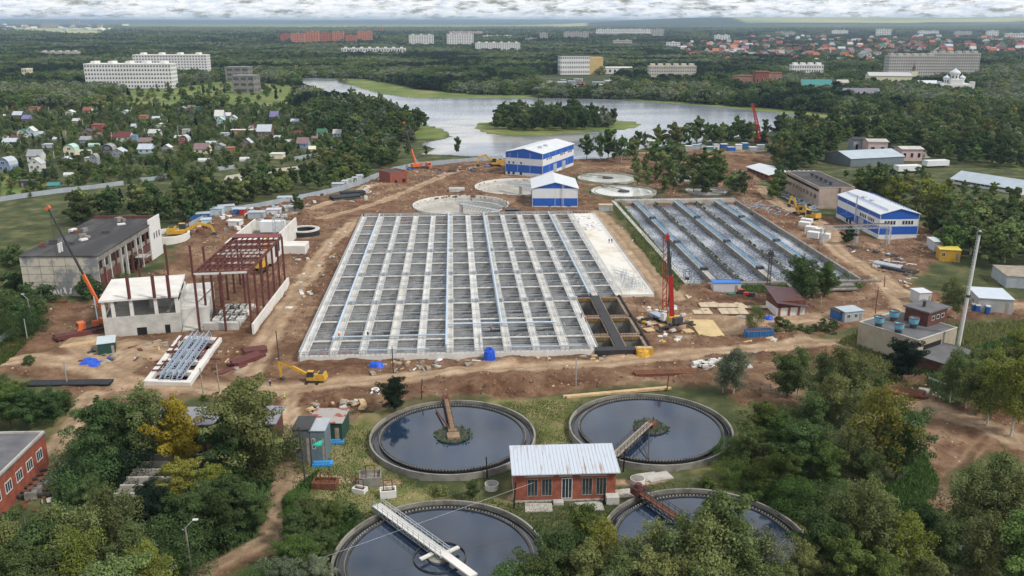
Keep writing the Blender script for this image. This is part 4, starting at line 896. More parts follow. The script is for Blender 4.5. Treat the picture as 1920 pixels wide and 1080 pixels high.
for k in range(6):
    z0 = k * (H + 5) / 6; z1 = (k + 1) * (H + 5) / 6
    for a, b_, c, d in ((-1.7, -1.7, 1.7, -1.7), (1.7, -1.7, 1.7, 1.7), (1.7, 1.7, -1.7, 1.7), (-1.7, 1.7, -1.7, -1.7)): m.beam(P + Vector((a, b_, z0)), P + Vector((c, d, z1)), .12); m.beam(P + Vector((a, b_, z1)), P + Vector((c, d, z1)), .14)
tag(m.build('lattice_tower', galv), 'short silver lattice tower standing inside the white concrete basin', 'lattice tower')
# ---- concrete pad stacked with trusses
A, B, C, Dd = G(269, 716, 1), G(357, 719, 1), G(416, 634, 1), G(336, 630, 1)
t = thing('foundation_grid', 'raised concrete foundation grid covered with stacked steel', 'foundation', (A + C) / 2 - Vector((0, 0, 1)))
def bil(u, v, z=1.0): p = A.lerp(B, u).lerp(Dd.lerp(C, u), v); return Vector((p.x, p.y, z))
def strip(mb, u0, u1, v0, v1, z0, z1): return mb.hexa([bil(u0, v0, z0), bil(u1, v0, z0), bil(u1, v1, z0), bil(u0, v1, z0), bil(u0, v0, z1), bil(u1, v0, z1), bil(u1, v1, z1), bil(u0, v1, z1)])
for a in ((0, 1, 0, .05), (.88, 1, .05, 1), (0, .12, .05, 1), (.12, .88, .2, .25), (.12, .88, .42, .47), (.12, .88, .64, .69), (.12, .88, .93, 1)): strip(MB(), *a, -.4, 1.2).build('foundation_beam', conc_w, t)
strip(MB(), .12, .88, .05, .93, -.4, .1).build('foundation_floor', concs, t)
for i in range(4):
    m = MB(); u_ = .30 + .13 * i; zz = 1.3 + (i % 2) * .5
    def q(v, du, z): return bil(u_ + du, v, z)
    for du, z in ((0, zz), (.10, zz), (.05, zz + 1.5)): m.beam(q(.03, du, z), q(.97, du, z), .18)
    for k in range(18):
        v0, v1 = .03 + .94 * k / 18, .03 + .94 * (k + 1) / 18
        m.beam(q(v0, 0, zz), q(v1, .05, zz + 1.5), .12).beam(q(v1, .05, zz + 1.5), q(v1, .10, zz), .12).beam(q(v0, 0, zz), q(v0, .10, zz), .12)
    tag(m.build('roof_truss', steelb), 'blue-grey steel roof truss lying across the concrete foundation', 'roof truss', 'roof trusses lying on the foundation')
for i in range(26):
    v = rr.uniform(.05, .95); u_ = rr.choice((rr.uniform(.02, .28), rr.uniform(.6, .98))); Ln = rr.uniform(.12, .3)
    if rr.random() < .5: a, b_ = bil(u_, v, 1.35 + i * .01), bil(u_ + .02, min(1, v + Ln), 1.35 + i * .01)
    else: a, b_ = bil(max(0, u_ - .15), v, 1.35 + i * .01), bil(u_ + .15, v + .02, 1.35 + i * .01)
    tag(MB().beam(a, b_, .28).build('steel_beam', oxide), 'dark red steel beam lying on the concrete foundation beside the trusses', 'steel beam', 'red steel beams on the foundation')
# ---- brick pump house in the middle
f = Fr(G(965, 942), G(1153, 937) - G(965, 942), None, (G(1153, 937) - G(965, 942)).length, 8.6); f.V = Vector((-f.U.y, f.U.x, 0)); H = HT(f.O, 888); W, D = f.W, f.D
print('pump house', W, H)
t = bld('brick_pump_house', 'red brick pump house with a pale streaked metal roof between the round tanks', 'pump house', f)
walls(f, H, t, mat('pump_house_brick', (.27, .085, .055), .9, .28, .9, bump=.01)); rise = .8
roofs = mat('streaked_metal_roof', (.50, .55, .61), .5, col2=(.34, .20, .13), thr=(.56, .74), scale=.9, stretch=(1.6, .12, 1), metal=.15)
m = MB().hexa([f.p(-.6, -.9, H), f.p(W + .7, -.9, H), f.p(W + .7, D + .6, H + rise), f.p(-.6, D + .6, H + rise), f.p(-.6, -.9, H + .18), f.p(W + .7, -.9, H + .18), f.p(W + .7, D + .6, H + rise + .18), f.p(-.6, D + .6, H + rise + .18)]); ro = m.build('roof', roofs, t)
m = MB()
for i in range(30): u_ = -.5 + (W + 1.1) * i / 29; m.beam(f.p(u_, -.9, H + .2), f.p(u_, D + .6, H + rise + .2), .07, .1)
m.build('roof_seam', roofs, ro)
MB().extr([f.p(.1, 0, H), f.p(.1, D, H), f.p(.1, D, H + rise)], f.U * (W - .2)).build('upper_wall', brick, t)
for u_ in (.13, .27, .47, .67, .81): window(f, 'f', W * u_, 1.3 if u_ != .47 else .7, 1.75, H * .56 if u_ != .47 else H * .66, t, whitep if u_ == .47 else woodg, glass, bars=2)
for a, b_ in ((.09, .38), (.44, .57), (.64, .91)): fbox(MB(), f, 'f', W * a, W * b_, H * .86, H * .9, 0, .06).build('lintel', conc, t)
band(f, -.3, .35, t, conc, 'plinth', .08); MB().box(f, W * .90, W + .5, -1.8, -.1, -.2, 1.5).build('concrete_step', conc, t); MB().box(f, W * .38, W * .48, -1.5, -.1, -.2, .5).build('door_step', conc, t)
for i, (px, py, s1) in enumerate(((1010, 952, 5), (1100, 950, 6), (1180, 925, 5), (1215, 895, 4), (1235, 895, 5), (985, 915, 3))):
    c = G(px, py); tag(MB().box(rot(c, 5 * i), -s1 / 2, s1 / 2, -1.5, 1.5, -.2, .12 + .03 * i).build('concrete_slab', concs), 'cracked concrete slab lying in the ground around the brick pump house', 'paving slab', 'slabs around the pump house')
# ---- right: flat roofed building with blue fans
Rz = 6.5
tl, nr_, fr_r = G(1600, 609, Rz), G(1722, 640, Rz), G(1795, 616, Rz)
u = nr_ - tl; v = fr_r - nr_
f = Fr(Vector((nr_.x, nr_.y, 0)), v, -u, v.length, u.length); f.V = Vector((-f.U.y, f.U.x, 0)) if Vector((-f.U.y, f.U.x, 0)).dot(-u) > 0 else Vector((f.U.y, -f.U.x, 0))
H = Rz; print('fan bldg', f.W, f.D); W, D = f.W, f.D
t = bld('fan_house', 'beige panel building with a grey flat roof carrying four blue round fans', 'industrial building', f)
walls(f, H, t, mat('beige_panel', (.38, .33, .25), .9, col2=(.22, .19, .16), thr=(.5, .75), scale=.2)); flat(f, H, t, bitum2, .35, conc)
mb_ = MB(); fbox(mb_, f, 'f', W * .15, W * .6, H * .55, H * .75, 0, .05); mb_.build('strip_window', darkm, t)
for px, py in ((1647, 612), (1675, 601), (1684, 624), (1712, 614)):
    P = G(px, py, H + .2); MB().lathe(P, [(.9, 0), (.9, .9), (.8, 1.0)], 12).build('fan_base', steeld, t)
    q = MB().lathe(P + Vector((0, 0, 1.0)), [(1.0, 0), (1.2, .4), (1.35, 1.7), (1.2, 1.7), (1.0, 1.2), (0, 1.2)], 14).build('roof_fan', mat('fan_blue', (.16, .38, .50), .6, .2, 1), t); MB().ring(P, 1.1, 1.42, P.z + 2.7, P.z + 2.85, 16).build('fan_rim', rust, q)
n_, l_, r_ = G(1738, 614, H), G(1689, 600, H), G(1774, 603, H)
fu = Fr(Vector((n_.x, n_.y, 0)), f.U, f.V, (r_ - n_).length, (l_ - n_).length * .9); fu.W = min(fu.W, 9); MB().box(fu, 0, fu.W, 0, fu.D, H + .1, H + 4).build('upper_storey', brickd, t); MB().box(fu, -.5, fu.W + .5, -.5, fu.D + .5, H + 4, H + 4.4).build('upper_roof', bitum2, t)
for i in range(3): window(Fr(fu.O + Vector((0, 0, 0)), fu.U, fu.V, fu.W, fu.D), 'f', fu.W * (.2 + .25 * i), H + 1.7, 1.2, 1.0, t, bars=0)
MB().cyl(fu.p(3, fu.D * .5, H + 4.4), fu.p(3, fu.D * .5, H + 6), .4).build('chimney', steeld, t)
# brick annex to its right
f = rot(G(1765, 705), 35, 14, 10); t = bld('brick_annex', 'low brick annex with grey roof in the trees below the fan building', 'building', f); walls(f, 3.4, t, brickd); flat(f, 3.4, t, bitum2, 0, None, .5)
# ---- brown roofed shed
f = rot(G(1456, 593), 8, 0, 0); f.W = (G(1514, 592) - G(1456, 593)).length * .93; f.D = 8; H = HT(f.O, 565)
t = bld('brown_roof_shed', 'tall shed with a steep dark brown roof and white lower walls', 'shed', f); walls(f, H * .55, t, whitep, 'lower_wall'); MB().box(f, -.05, f.W + .05, -.05, f.D + .05, H * .55, H).build('upper_wall', brickd, t)
MB().hexa([f.p(-.8, -1.2, H * .95), f.p(f.W + .8, -1.2, H * .55), f.p(f.W + .8, f.D + .8, H * 1.2), f.p(-.8, f.D + .8, H * 1.5), f.p(-.8, -1.2, H * .98), f.p(f.W + .8, -1.2, H * .58), f.p(f.W + .8, f.D + .8, H * 1.23), f.p(-.8, f.D + .8, H * 1.53)]).build('roof', mat('brown_metal_roof', (.085, .05, .055), .6, .15, .6), t)
for q in (.05, .4, .75): MB().box(f, f.W * q, f.W * q + .6, -.25, 0, 0, H * .55).build('brick_pier', brick, t)
# ---- containers and cabins
def cabin(px, py, wpx, hpx, rz, D, wall, roof, name, label, cat='cabin', group=None, win=0, door=1, roofov=.2, ridge=0):
    P = G(px, py); Wd = wpx * SC(P); fr = rot(P, rz, Wd, D); H = HT(P, py - hpx)
    t = thing(name, label, cat, fr.p(Wd / 2, D / 2, 0), group); walls(fr, H, t, wall, 'wall', -.4)
    if ridge: gable(fr, H, ridge, t, roof, 'u', roofov, .12, wall)
    else: MB().box(fr, -roofov, Wd + roofov, -roofov, D + roofov, H, H + .15).build('roof', roof, t)
    for i in range(win): window(fr, 'f', Wd * (.12 + .8 * i / max(1, win)), H * .45, min(1, Wd * .18), H * .3, t)
    if door: opening(fr, 'f', Wd * .78, .05, min(.9, Wd * .16), H * .75, t, 'door', woodg)
    return fr
containerg2 = mat('light_grey_wall', (.50, .50, .53), .6, .08, .5)
cabin(1337, 549, 52, 18, 2, 3.2, containerg2, mat('bright_blue_roof', (.03, .16, .50), .5, .1, 1), 'site_container', 'long pale grey container with a bright blue roof at the near basin end', 'container')
cabin(1583, 606, 40, 20, 16, 5, containerg, roofgr, 'metal_shed', 'grey metal shed with pale roof behind the bushes', 'shed', win=2)
cabin(1571, 604, 14, 18, 16, 4, containerb, bitum, 'metal_shed', 'narrow dark blue shed joined to the left of the grey metal shed', 'shed')
cabin(1722, 572, 24, 22, 8, 5, containerg2, roofw, 'metal_shed', 'narrow white shed with pale roof left of the tall leafy tree by the dirt road', 'shed')
cabin(1760, 490, 36, 22, -14, 6, yell, mat('yellow_roof', (.62, .50, .10), .6, .1, 1), 'yellow_container', 'bright yellow container near the right edge of the site', 'container', win=1)
cabin(1750, 472, 34, 18, -5, 8, containerg2, roofw, 'site_container', 'white and blue container just behind the yellow one', 'container')
cabin(1832, 585, 60, 26, -12, 12, mat('plain_plaster', (.36, .36, .35), .9, .12, .3), mat('pale_blue_roof', (.48, .54, .60), .5, .06, .3), 'plaster_garage', 'grey plastered garage with a pale blue flat roof by the portable toilets', 'garage')
cabin(1885, 540, 60, 22, -10, 14, containerg, woodg, 'wall_building', 'long grey walled yard building at the right edge behind the garage', 'building')
for i, px in enumerate((1822, 1829, 1848)):
    P = G(px, 584 + i * 2); q = rot(P, -12); t = thing('portable_toilet', ('blue portable toilet leftmost of the three at the garage', 'blue portable toilet in the middle of the three at the garage', 'blue portable toilet standing apart nearest the garage wall')[i], 'portable toilet', P, 'portable toilets')
    MB().box(q, 0, 1.2, 0, 1.2, 0, 2.1).build('cabin', containerb, t); MB().box(q, -.05, 1.25, -.05, 1.25, 2.1, 2.35).build('roof', white, t); fbox(MB(), Fr(q.O, q.U, q.V, 1.2, 1.2), 'f', .2, 1.0, .15, 2.0, 0, .04).build('door', blue, t)
# green shed with pale roof in front of the concrete shell
cabin(185, 668, 30, 22, 22, 6, mat('dark_green', (.02, .06, .045), .6, .1, 1), mat('pale_sheet', (.46, .52, .54), .5, .1, 1), 'green_shed', 'dark green shed with a pale metal roof in front of the concrete shell', 'shed', door=1)
# lower left sheds
cabin(553, 868, 31, 62, 0, 6, mat('dark_plank', (.10, .11, .115), .8, .2, 1), bitum, 'narrow_cabin', 'tall narrow dark cabin left of the grey cabin beside the dirt track', 'cabin', win=1)
cabin(585, 868, 27, 60, 0, 5.5, mat('blue_grey_plank', (.12, .16, .18), .7, .15, 1), containerg, 'narrow_cabin', 'blue-grey two storey cabin with a green cloth on its roof', 'cabin', win=1)
P = G(592, 838, 6.4); tag(MB().box(rot(P, 60), 0, 2.2, 0, .8, 0, .25).box(rot(P, 20), 0, 1.2, 0, .6, .05, .35).build('green_cloth', mat('turquoise_cloth', (.02, .38, .26), .8, .2, 2)), 'turquoise cloth thrown over the roof of the blue-grey cabin', 'cloth')
cabin(581, 829, 62, 36, -2, 7, mat('dark_green', (.02, .06, .045)), mat('mixed_sheet_roof', (.33, .30, .28), .7, col2=(.26, .08, .05), thr=(.48, .52), scale=.3), 'flat_shed', 'dark green shed with a patched grey and red roof behind the narrow cabins', 'shed')
for px, py, a, lb in ((585, 876, 4, 'blue plastic sheet lying at the foot of the blue-grey cabin'), (617, 834, 3, 'blue plastic sheet lying right of the patched roof shed')):
    q = rot(G(px, py), 5); tag(MB().box(q, 0, a, 0, 1.8, 0, .5).box(q, .3, a - .5, .3, 1.2, .5, .8).build('blue_sheet', mat('sky_blue_sheet', (.05, .25, .55), .5, .2, 2)), lb, 'plastic sheet')
# brown house behind the trees lower left
f = rot(G(290, 845), 1.5); f.W = 25; f.D = 7; H = HT(f.O, 795)
t = bld('brown_brick_house', 'low brown brick house with a grey roof half hidden by the golden tree', 'house', f); walls(f, H, t, brickd); MB().box(f, -.6, f.W + .6, -1.2, f.D + .6, H, H + .3).build('roof', mat('lavender_grey_roof', (.22, .22, .26), .6, .1, .5), t)
for i in range(5): window(f, 'f', 2 + i * 4.7, H * .35, 2, H * .3, t, brickd)
# slatted old filter basin behind the trees
A = G(215, 950); f = rot(A, 1, 17, 16); t = bld('slatted_basin', 'old dark concrete basin with open slatted compartments among the trees', 'basin', f)
for i in range(6): MB().box(f, 0, 17, i * 3, i * 3 + .5, -.5, 2.6).build('slat_wall', concs, t)
MB().box(f, 0, .5, .5, 15, -.5, 2.2).box(f, 16.5, 17, .5, 15, -.5, 2.2).build('end_wall', conc_d, t); MB().box(f, .5, 16.5, .5, 15, -.4, .3).build('basin_floor', darkm, t); m = MB(); railing(m, f, 0, 15.3, 17, 15.3, 2.6, 1.5, 1.2, .07); m.build('railing', rust, t)
# red brick building, left edge
Rz = 7; a, b_, c = G(83, 812, Rz), G(0, 893, Rz), G(-30, 808, Rz)
u = b_ - a; f = Fr(Vector((a.x, a.y, 0)) + u * 1.5, -u, None, u.length * 1.5, 22); f.U.z = 0; f.U.normalize(); f.V = Vector((-f.U.y, f.U.x, 0)); W, D, H = f.W, f.D, Rz; print('brickleft', W)
t = bld('brick_workshop', 'red brick workshop with a flat grey roof and white framed windows at the left edge', 'workshop', f); walls(f, H, t, mat('workshop_brick', (.26, .075, .045), .9, .3, .7, bump=.01)); flat(f, H, t, mat('dull_roof', (.13, .13, .14), .9, .3, .2), .5, concs, .3)
for i in range(6): window(f, 'f', W * (.06 + .155 * i), H * .42, 2.1, 1.9, t, whitep, glass, bars=2)
# pipework next to it
for i in range(7):
    c = G(60 + i * 10, 935 - i * 9); t = thing('valve_pipework', 'rusty valves and pipes on the ground beside the red brick workshop', 'pipework', c, 'pipework beside the brick workshop'); q = rot(c, 8 + i * 3)
    MB().path([q.p(-5, 0, .8), q.p(2, 0, .8), q.p(5, .5, .8)], .28).build('pipe', rust if i % 2 else steeld, t); MB().box(q, -1, 1, -.7, .7, 0, 1.5).build('valve_body', conc_d, t); MB().lathe(q.p(0, 0, 1.5), [(.1, 0), (.1, .7), (.55, .7), (.55, .8), (0, .85)], 10).build('hand_wheel', rust, t)
# steel vats left of the round tanks
for px, py, lb, k in ((610, 912, 'rusty rectangular loading frame on the grass near the narrow cabins', 0), (695, 905, 'dark concrete chamber with white edges between the round tanks', 1), (728, 930, 'white edged chamber with a rusty interior, right of the dark chamber', 2), (675, 922, 'low white tilted slab box left of the white edged chamber', 3)):
    c = G(px, py); q = rot(c, (-3, 8, 10, -20)[k]); t = thing('loading_chamber', lb, 'chamber', c); L_ = (4.6, 4.2, 3, 2.6)[k]; w2 = (2.6, 3.6, 2, 1.6)[k]; h = (1.3, 1.9, 1.5, .9)[k]; m_ = (rust, conc_d, whitep, whitep)[k]
    MB().box(q, -L_/2, L_/2, -w2/2, -w2/2 + .25, 0, h).box(q, -L_/2, L_/2, w2/2 - .25, w2/2, 0, h).box(q, -L_/2, -L_/2 + .25, -w2/2 + .25, w2/2 - .25, 0, h).box(q, L_/2 - .25, L_/2, -w2/2 + .25, w2/2 - .25, 0, h).build('chamber_wall', m_, t)
    MB().box(q, -L_/2 + .25, L_/2 - .25, -w2/2 + .25, w2/2 - .25, .1, h * .6).build('chamber_bed', rust if k != 1 else conc_d, t)
    m = MB()
    for a in (-.8, .8): m.beam(q.p(a, 0, 0), q.p(a, 0, h + 1.8), .16)
    m.beam(q.p(-.8, 0, h + 1.8), q.p(.8, 0, h + 1.8), .16); m.build('hoist_frame', rust, t)
# ================================================================ garden houses, far town
HOUSE_XY = []; FARCLEAR = []
HC = {'white': (.54, .54, .52), 'cream': (.62, .58, .42), 'grey': (.26, .27, .28), 'dark': (.07, .065, .07), 'red': (.26, .07, .06), 'maroon': (.12, .035, .035), 'blue': (.20, .28, .42), 'lightblue': (.40, .49, .56), 'purple': (.17, .15, .30), 'silver': (.40, .44, .49), 'teal': (.05, .19, .18), 'green': (.04, .13, .08), 'mint': (.38, .55, .50),
      'brown': (.15, .10, .07), 'orange': (.36, .15, .09), 'pink': (.50, .32, .31), 'mauve': (.20, .13, .14), 'brick': (.30, .10, .06), 'palegrey': (.42, .43, .42)}
hm_ = lambda c: mat('paint_' + c, HC[c], .75, .15, .8)
WORDS = {'lightblue': 'light blue', 'palegrey': 'pale grey', 'silver': 'silvery', 'dark': 'dark'}
_seen = {}
def ghouse(px, py, wpx, hpx, wall, roof, style='g', rz=0, place=None, extra=None, D=None):
    P = G(px, py); k = SC(P); Wd = wpx * k; D = D or max(3.5, Wd * .9); H = max(2, HT(P, py - hpx)); fr = rot(P - Vector((math.cos(R(rz)), math.sin(R(rz)), 0)) * Wd / 2, rz, Wd, D)
    HOUSE_XY.append((P.x, P.y)); 
    base = {'g': 'gabled house', 's': 'house', 'b': 'barrel roofed house', 'h': 'greenhouse', 'f': 'flat roofed shed', 'l': 'long low shed'}[style]
    col_ = int(px // 110); row_ = 'front' if py > 285 else ('middle' if py > 240 else 'back')
    lab = f"{WORDS.get(wall, wall)} {base} with {WORDS.get(roof, roof)} roof {place or 'in the ' + row_ + ' garden rows'}"
    if style == 'h': lab = f"{WORDS.get(wall, wall)} greenhouse {place or 'in the garden plots'}"
    t = thing('garden_house' if style != 'h' else 'greenhouse', lab, 'house' if style != 'h' else 'greenhouse', fr.p(Wd / 2, D / 2, 0), 'garden houses beyond the fence')
    if style == 'g':        # gable faces the camera
        walls(fr, H * .62, t, hm_(wall)); gable(fr, H * .62, H * .42, t, hm_(roof), 'v', .35, .15, hm_(wall)); window(fr, 'f', Wd * .4, H * .66, Wd * .2, H * .14, t); window(fr, 'f', Wd * .15, H * .25, Wd * .18, H * .2, t); window(fr, 'f', Wd * .62, H * .25, Wd * .18, H * .2, t)
    elif style == 's':      # roof slope faces the camera
        walls(fr, H * .55, t, hm_(wall)); gable(fr, H * .55, H * .5, t, hm_(roof), 'u', .4, .15, hm_(wall)); window(fr, 'f', Wd * .15, H * .2, Wd * .18, H * .22, t); window(fr, 'f', Wd * .62, H * .2, Wd * .18, H * .22, t)
    elif style == 'b':      # gambrel
        walls(fr, H * .45, t, hm_(wall)); prof = [(0, .45), (.04, .72), (.25, .93), (.5, 1.0), (.75, .93), (.96, .72), (1, .45)]
        MB().extr([fr.p(Wd * a, .1, H * b_) for a, b_ in prof], fr.V * (D - .2)).build('upper_wall', hm_(wall), t)
        m = MB()
        for (a, b_), (c, d) in zip(prof, prof[1:]): m.hexa([fr.p(Wd * a, -.3, H * b_), fr.p(Wd * c, -.3, H * d), fr.p(Wd * c, D + .3, H * d), fr.p(Wd * a, D + .3, H * b_), fr.p(Wd * a, -.3, H * b_ + .2), fr.p(Wd * c, -.3, H * d + .2), fr.p(Wd * c, D + .3, H * d + .2), fr.p(Wd * a, D + .3, H * b_ + .2)])
        m.build('roof', hm_(roof), t); window(fr, 'f', Wd * .36, H * .56, Wd * .28, H * .16, t); window(fr, 'f', Wd * .2, H * .14, Wd * .2, H * .2, t); window(fr, 'f', Wd * .6, H * .14, Wd * .2, H * .2, t)
    elif style == 'h':
        D = 3; m = MB(); prof = [(0, 0), (0, .5), (.2, .85), (.5, 1), (.8, .85), (1, .5), (1, 0)]; m.extr([fr.p(0, D * a, H * b_) for a, b_ in prof], fr.U * Wd); m.build('cover', hm_(wall), t)
    else:
        walls(fr, H, t, hm_(wall)); MB().box(fr, -.3, Wd + .3, -.3, D + .3, H, H + .15).build('roof', hm_(roof), t); opening(fr, 'f', Wd * .2, 0, Wd * .15, H * .7, t, 'door', woodg)
for a in ((8,322,26,26,'blue','silver','b',-8,'at the left edge of the picture'), (17,273,24,12,'white','silver','s',4,'near the left edge with a dormer'), (27,266,18,10,'maroon','maroon','s',2), (32,222,17,12,'dark','silver','s'), (49,229,15,12,'purple','purple','s'), (28,206,12,8,'red','maroon','s'), (62,211,16,10,'orange','brown','f'),
          (40,258,15,15,'white','green','b'), (57,257,16,18,'lightblue','white','g'), (76,255,8,8,'white','silver','s'), (64,303,25,20,'white','grey','s',3,'behind a smaller white gabled house'), (67,322,23,24,'white','palegrey','g',6,'in front of a larger one'), (130,216,14,9,'white','white','g'), (163,212,15,10,'white','red','s'), (143,231,15,8,'grey','palegrey','s'),
          (182,248,20,14,'red','red','f'), (181,263,15,13,'brown','brown','b'), (159,268,19,11,'grey','grey','s'), (160,254,20,11,'brown','dark','g'), (131,293,21,22,'cream','mint','b',0), (122,307,15,12,'white','silver','g'), (158,289,23,8,'white','white','h'), (176,309,14,20,'grey','grey','b'), (202,290,21,19,'dark','grey','b',4), (221,295,22,16,'grey','silver','g'),
          (231,266,25,17,'white','maroon','s',0), (212,262,12,9,'maroon','maroon','s'), (271,272,22,12,'pink','mauve','s'), (271,288,25,16,'lightblue','silver','s'), (288,256,20,12,'palegrey','palegrey','s'), (312,284,15,12,'grey','white','g'), (267,223,14,6,'orange','orange','f'), (292,225,14,6,'lightblue','silver','s'), (299,240,14,8,'white','white','g'), (48,351,23,11,'dark','dark','f',3,'on the open grass inside the garden fence'),
          (100,352,20,8,'teal','teal','s',12,'close to the garden fence'), (127,331,17,7,'white','white','h',0,'close to the garden fence'), (234,214,14,7,'white','palegrey','g'), (345,274,17,20,'red','silver','b'), (335,262,16,7,'grey','silver','s'), (377,289,26,18,'cream','mauve','s',0,'standing alone above a bright lawn'), (382,304,22,7,'white','white','h',0,'below the cream house'), (348,253,12,10,'palegrey','palegrey','f'), (358,206,13,8,'pink','mauve','s'), (371,207,13,6,'teal','teal','f'),
          (341,208,12,8,'grey','grey','g'), (411,228,16,20,'lightblue','white','s'), (413,232,12,12,'mint','mint','g'), (437,229,12,12,'mint','palegrey','g'), (426,222,12,10,'pink','white','s'), (452,252,42,8,'brick','white','l',0,None,None,6), (472,248,12,14,'white','maroon','b'), (495,258,26,22,'brown','silver','s',0), (463,279,17,18,'brown','silver','g'), (411,281,17,11,'grey','grey','g'), (393,273,20,7,'grey','silver','s'), (431,284,15,7,'orange','orange','f'),
          (514,228,15,18,'teal','purple','s'), (570,227,22,15,'teal','green','s'), (553,232,16,8,'lightblue','silver','s'), (603,255,18,12,'white','green','s'), (632,257,15,13,'lightblue','palegrey','s'), (567,279,21,19,'blue','mauve','s',-3), (559,254,16,8,'red','maroon','s'), (585,284,12,9,'cream','cream','s'), (518,298,24,9,'cream','white','f'), (458,303,18,8,'white','mint','h'), (684,247,18,10,'palegrey','palegrey','s'), (698,237,16,6,'mauve','mauve','s'), (643,251,9,7,'orange','red','s'), (646,274,13,8,'maroon','brown','s'),
          (673,264,13,3,'white','white','f'), (10,262,8,6,'palegrey','white','s'), (10,218,9,4,'white','white','h'), (84,300,10,6,'cream','cream','h'), (104,264,10,6,'palegrey','silver','s'), (166,303,14,7,'silver','silver','f'), (88,277,18,6,'silver','silver','f'), (175,275,20,6,'mint','mint','h'), (252,266,10,12,'blue','blue','f'), (250,240,8,7,'white','silver','s'), (520,262,12,7,'white','silver','s'), (540,268,11,5,'palegrey','palegrey','s'), (420,256,14,6,'silver','silver','f'), (590,262,10,6,'brown','mauve','s'), (650,262,14,6,'silver','silver','f')): ghouse(*a)
# ---- fences
def fence(pts, h, name, label, m_, post=3.0):
    P = [G(*p) for p in pts]; t = thing(name, label, 'fence', P[0]); k = 0
    m = MB(); mp = MB()
    for a, b_ in zip(P, P[1:]):
        d = (b_ - a); n = max(1, int(d.length / 2.6)); nrm = Vector((-d.y, d.x, 0)).normalized() * .05
        for i in range(n):
            c0, c1 = a.lerp(b_, i / n), a.lerp(b_, (i + 1) / n); j = nrm * (1 if i % 2 else -1) * .4; z = rr.uniform(-.06, .06)
            m.hexa([c0 - nrm + j, c1 - nrm + j, c1 + nrm + j, c0 + nrm + j, c0 - nrm + j + Vector((0, 0, h + z)), c1 - nrm + j + Vector((0, 0, h + z)), c1 + nrm + j + Vector((0, 0, h + z)), c0 + nrm + j + Vector((0, 0, h + z))]); mp.beam(c0 + nrm * 3, c0 + nrm * 3 + Vector((0, 0, h + .1)), .12)
    m.build('fence_sheet', m_, t); mp.build('fence_post', steeld, t)
fence([(-60, 386), (0, 378), (60, 369), (120, 361), (180, 354), (232, 347)], 2.4, 'garden_fence', 'long grey-green sheet fence crossing the meadow at the left', fence_m); fence([(262, 341), (292, 338), (318, 331)], 2.2, 'garden_fence', 'short grey fence piece behind bushes below the gardens', fence_m)
fence([(405, 321), (442, 316)], 2.4, 'garden_fence', 'short grey fence piece by the small spruce below the gardens', fence_m); fence([(552, 301), (600, 292), (606, 282), (690, 276)], 2.4, 'garden_fence', 'grey fence piece below the mauve roofed house', fence_m)
fence([(355, 430), (395, 408), (430, 400), (480, 392), (540, 380), (600, 368), (640, 358), (680, 346), (700, 336), (740, 322), (780, 313), (850, 307), (900, 303), (943, 299)], 2.8, 'site_fence', 'long grey sheet fence curving along the back of the building site', fence_m)
fence([(-20, 665), (0, 648), (25, 628)], 2.4, 'yard_fence', 'pale blue-grey fence at the left edge near the derelict hall', fence_m); fence([(1690, 300), (1745, 296)], 4, 'precast_fence', 'pale precast wall right of the grey warehouse', conc)
fence([(1740, 715), (1830, 752), (1900, 775)], 1.2, 'low_wall', 'low pale wall running through the trees at the right', conc_w)
# ---- far blocks of flats
panelw = mat('far_white_facade', (.66, .65, .63), .8, .08, .05); panelg = mat('far_grey_facade', (.40, .38, .35), .85, .12, .05); winm = mat('far_window', (.06, .07, .09), .3, .3, .3)
def block(px0, px1, pyb, pyt, m_, label, D=14, rz=0, fl=5, col_px=4.0, name='apartment_block', cat='apartment block', rm=None, tower=0, wfrac=.5):
    P = G(px0, pyb, 6); P.z = 0; W = (px1 - px0) * SC(P) / math.cos(R(rz)); fr = rot(P, rz, W, D); H = HT(P, pyt); [FARCLEAR.append((fr.p(W * q, v, 0).x, fr.p(W * q, v, 0).y, max(14, W / 10 + 8))) for q in (.0, .1, .2, .3, .4, .5, .6, .7, .8, .9, 1) for v in (D / 2, -12, -30)]
    t = thing(name, label, cat, fr.p(W / 2, D / 2, 0)); walls(fr, H, t, m_); MB().box(fr, -.3, W + .3, -.3, D + .3, H, H + 1).build('roof', rm or m_, t)
    if fl:
        m = MB(); n = max(2, int((px1 - px0) / col_px)); fh = H / fl
        for j in range(fl):
            for i in range(n):
                for face, Ln in (('f', W),): fbox(m, fr, face, Ln * (i + .25) / n, Ln * (i + .25 + wfrac) / n, fh * (j + .35), fh * (j + .8), 0, .1)
            k = max(2, int(D / (W / n)))
            for i in range(k):
                for face in ('l', 'r'): fbox(m, fr, face, D * (i + .3) / k, D * (i + .7) / k, fh * (j + .35), fh * (j + .8), 0, .1)
        tag(m.build('window_grid', winm, t), kind='stuff')
        for i in range(tower): u_ = W * (i + .5) / tower; MB().box(fr, u_ - 3, u_ + 3, 3, D - 3, H + 1, H + 4).build('lift_housing', m_, t)
    return fr, H, t
block(161, 322, 157, 121, panelw, 'white six storey block of flats nearest the gardens at left', 22, 1, 6, 5.4, tower=5)
block(252, 388, 137, 104, panelw, 'white block of flats behind the first one at left', 20, 2, 8, 5.4, tower=4)
f_, H_, t_ = block(436, 477, 166, 143, conc_d, 'unfinished grey concrete building frame in the meadow left of the lake', 24, -3, 3, 13, name='unfinished_building', cat='building', wfrac=.7); block(423, 466, 146, 127, conc_d, 'second unfinished concrete frame behind the first', 24, 0, 3, 12, name='unfinished_building', cat='building', wfrac=.7)
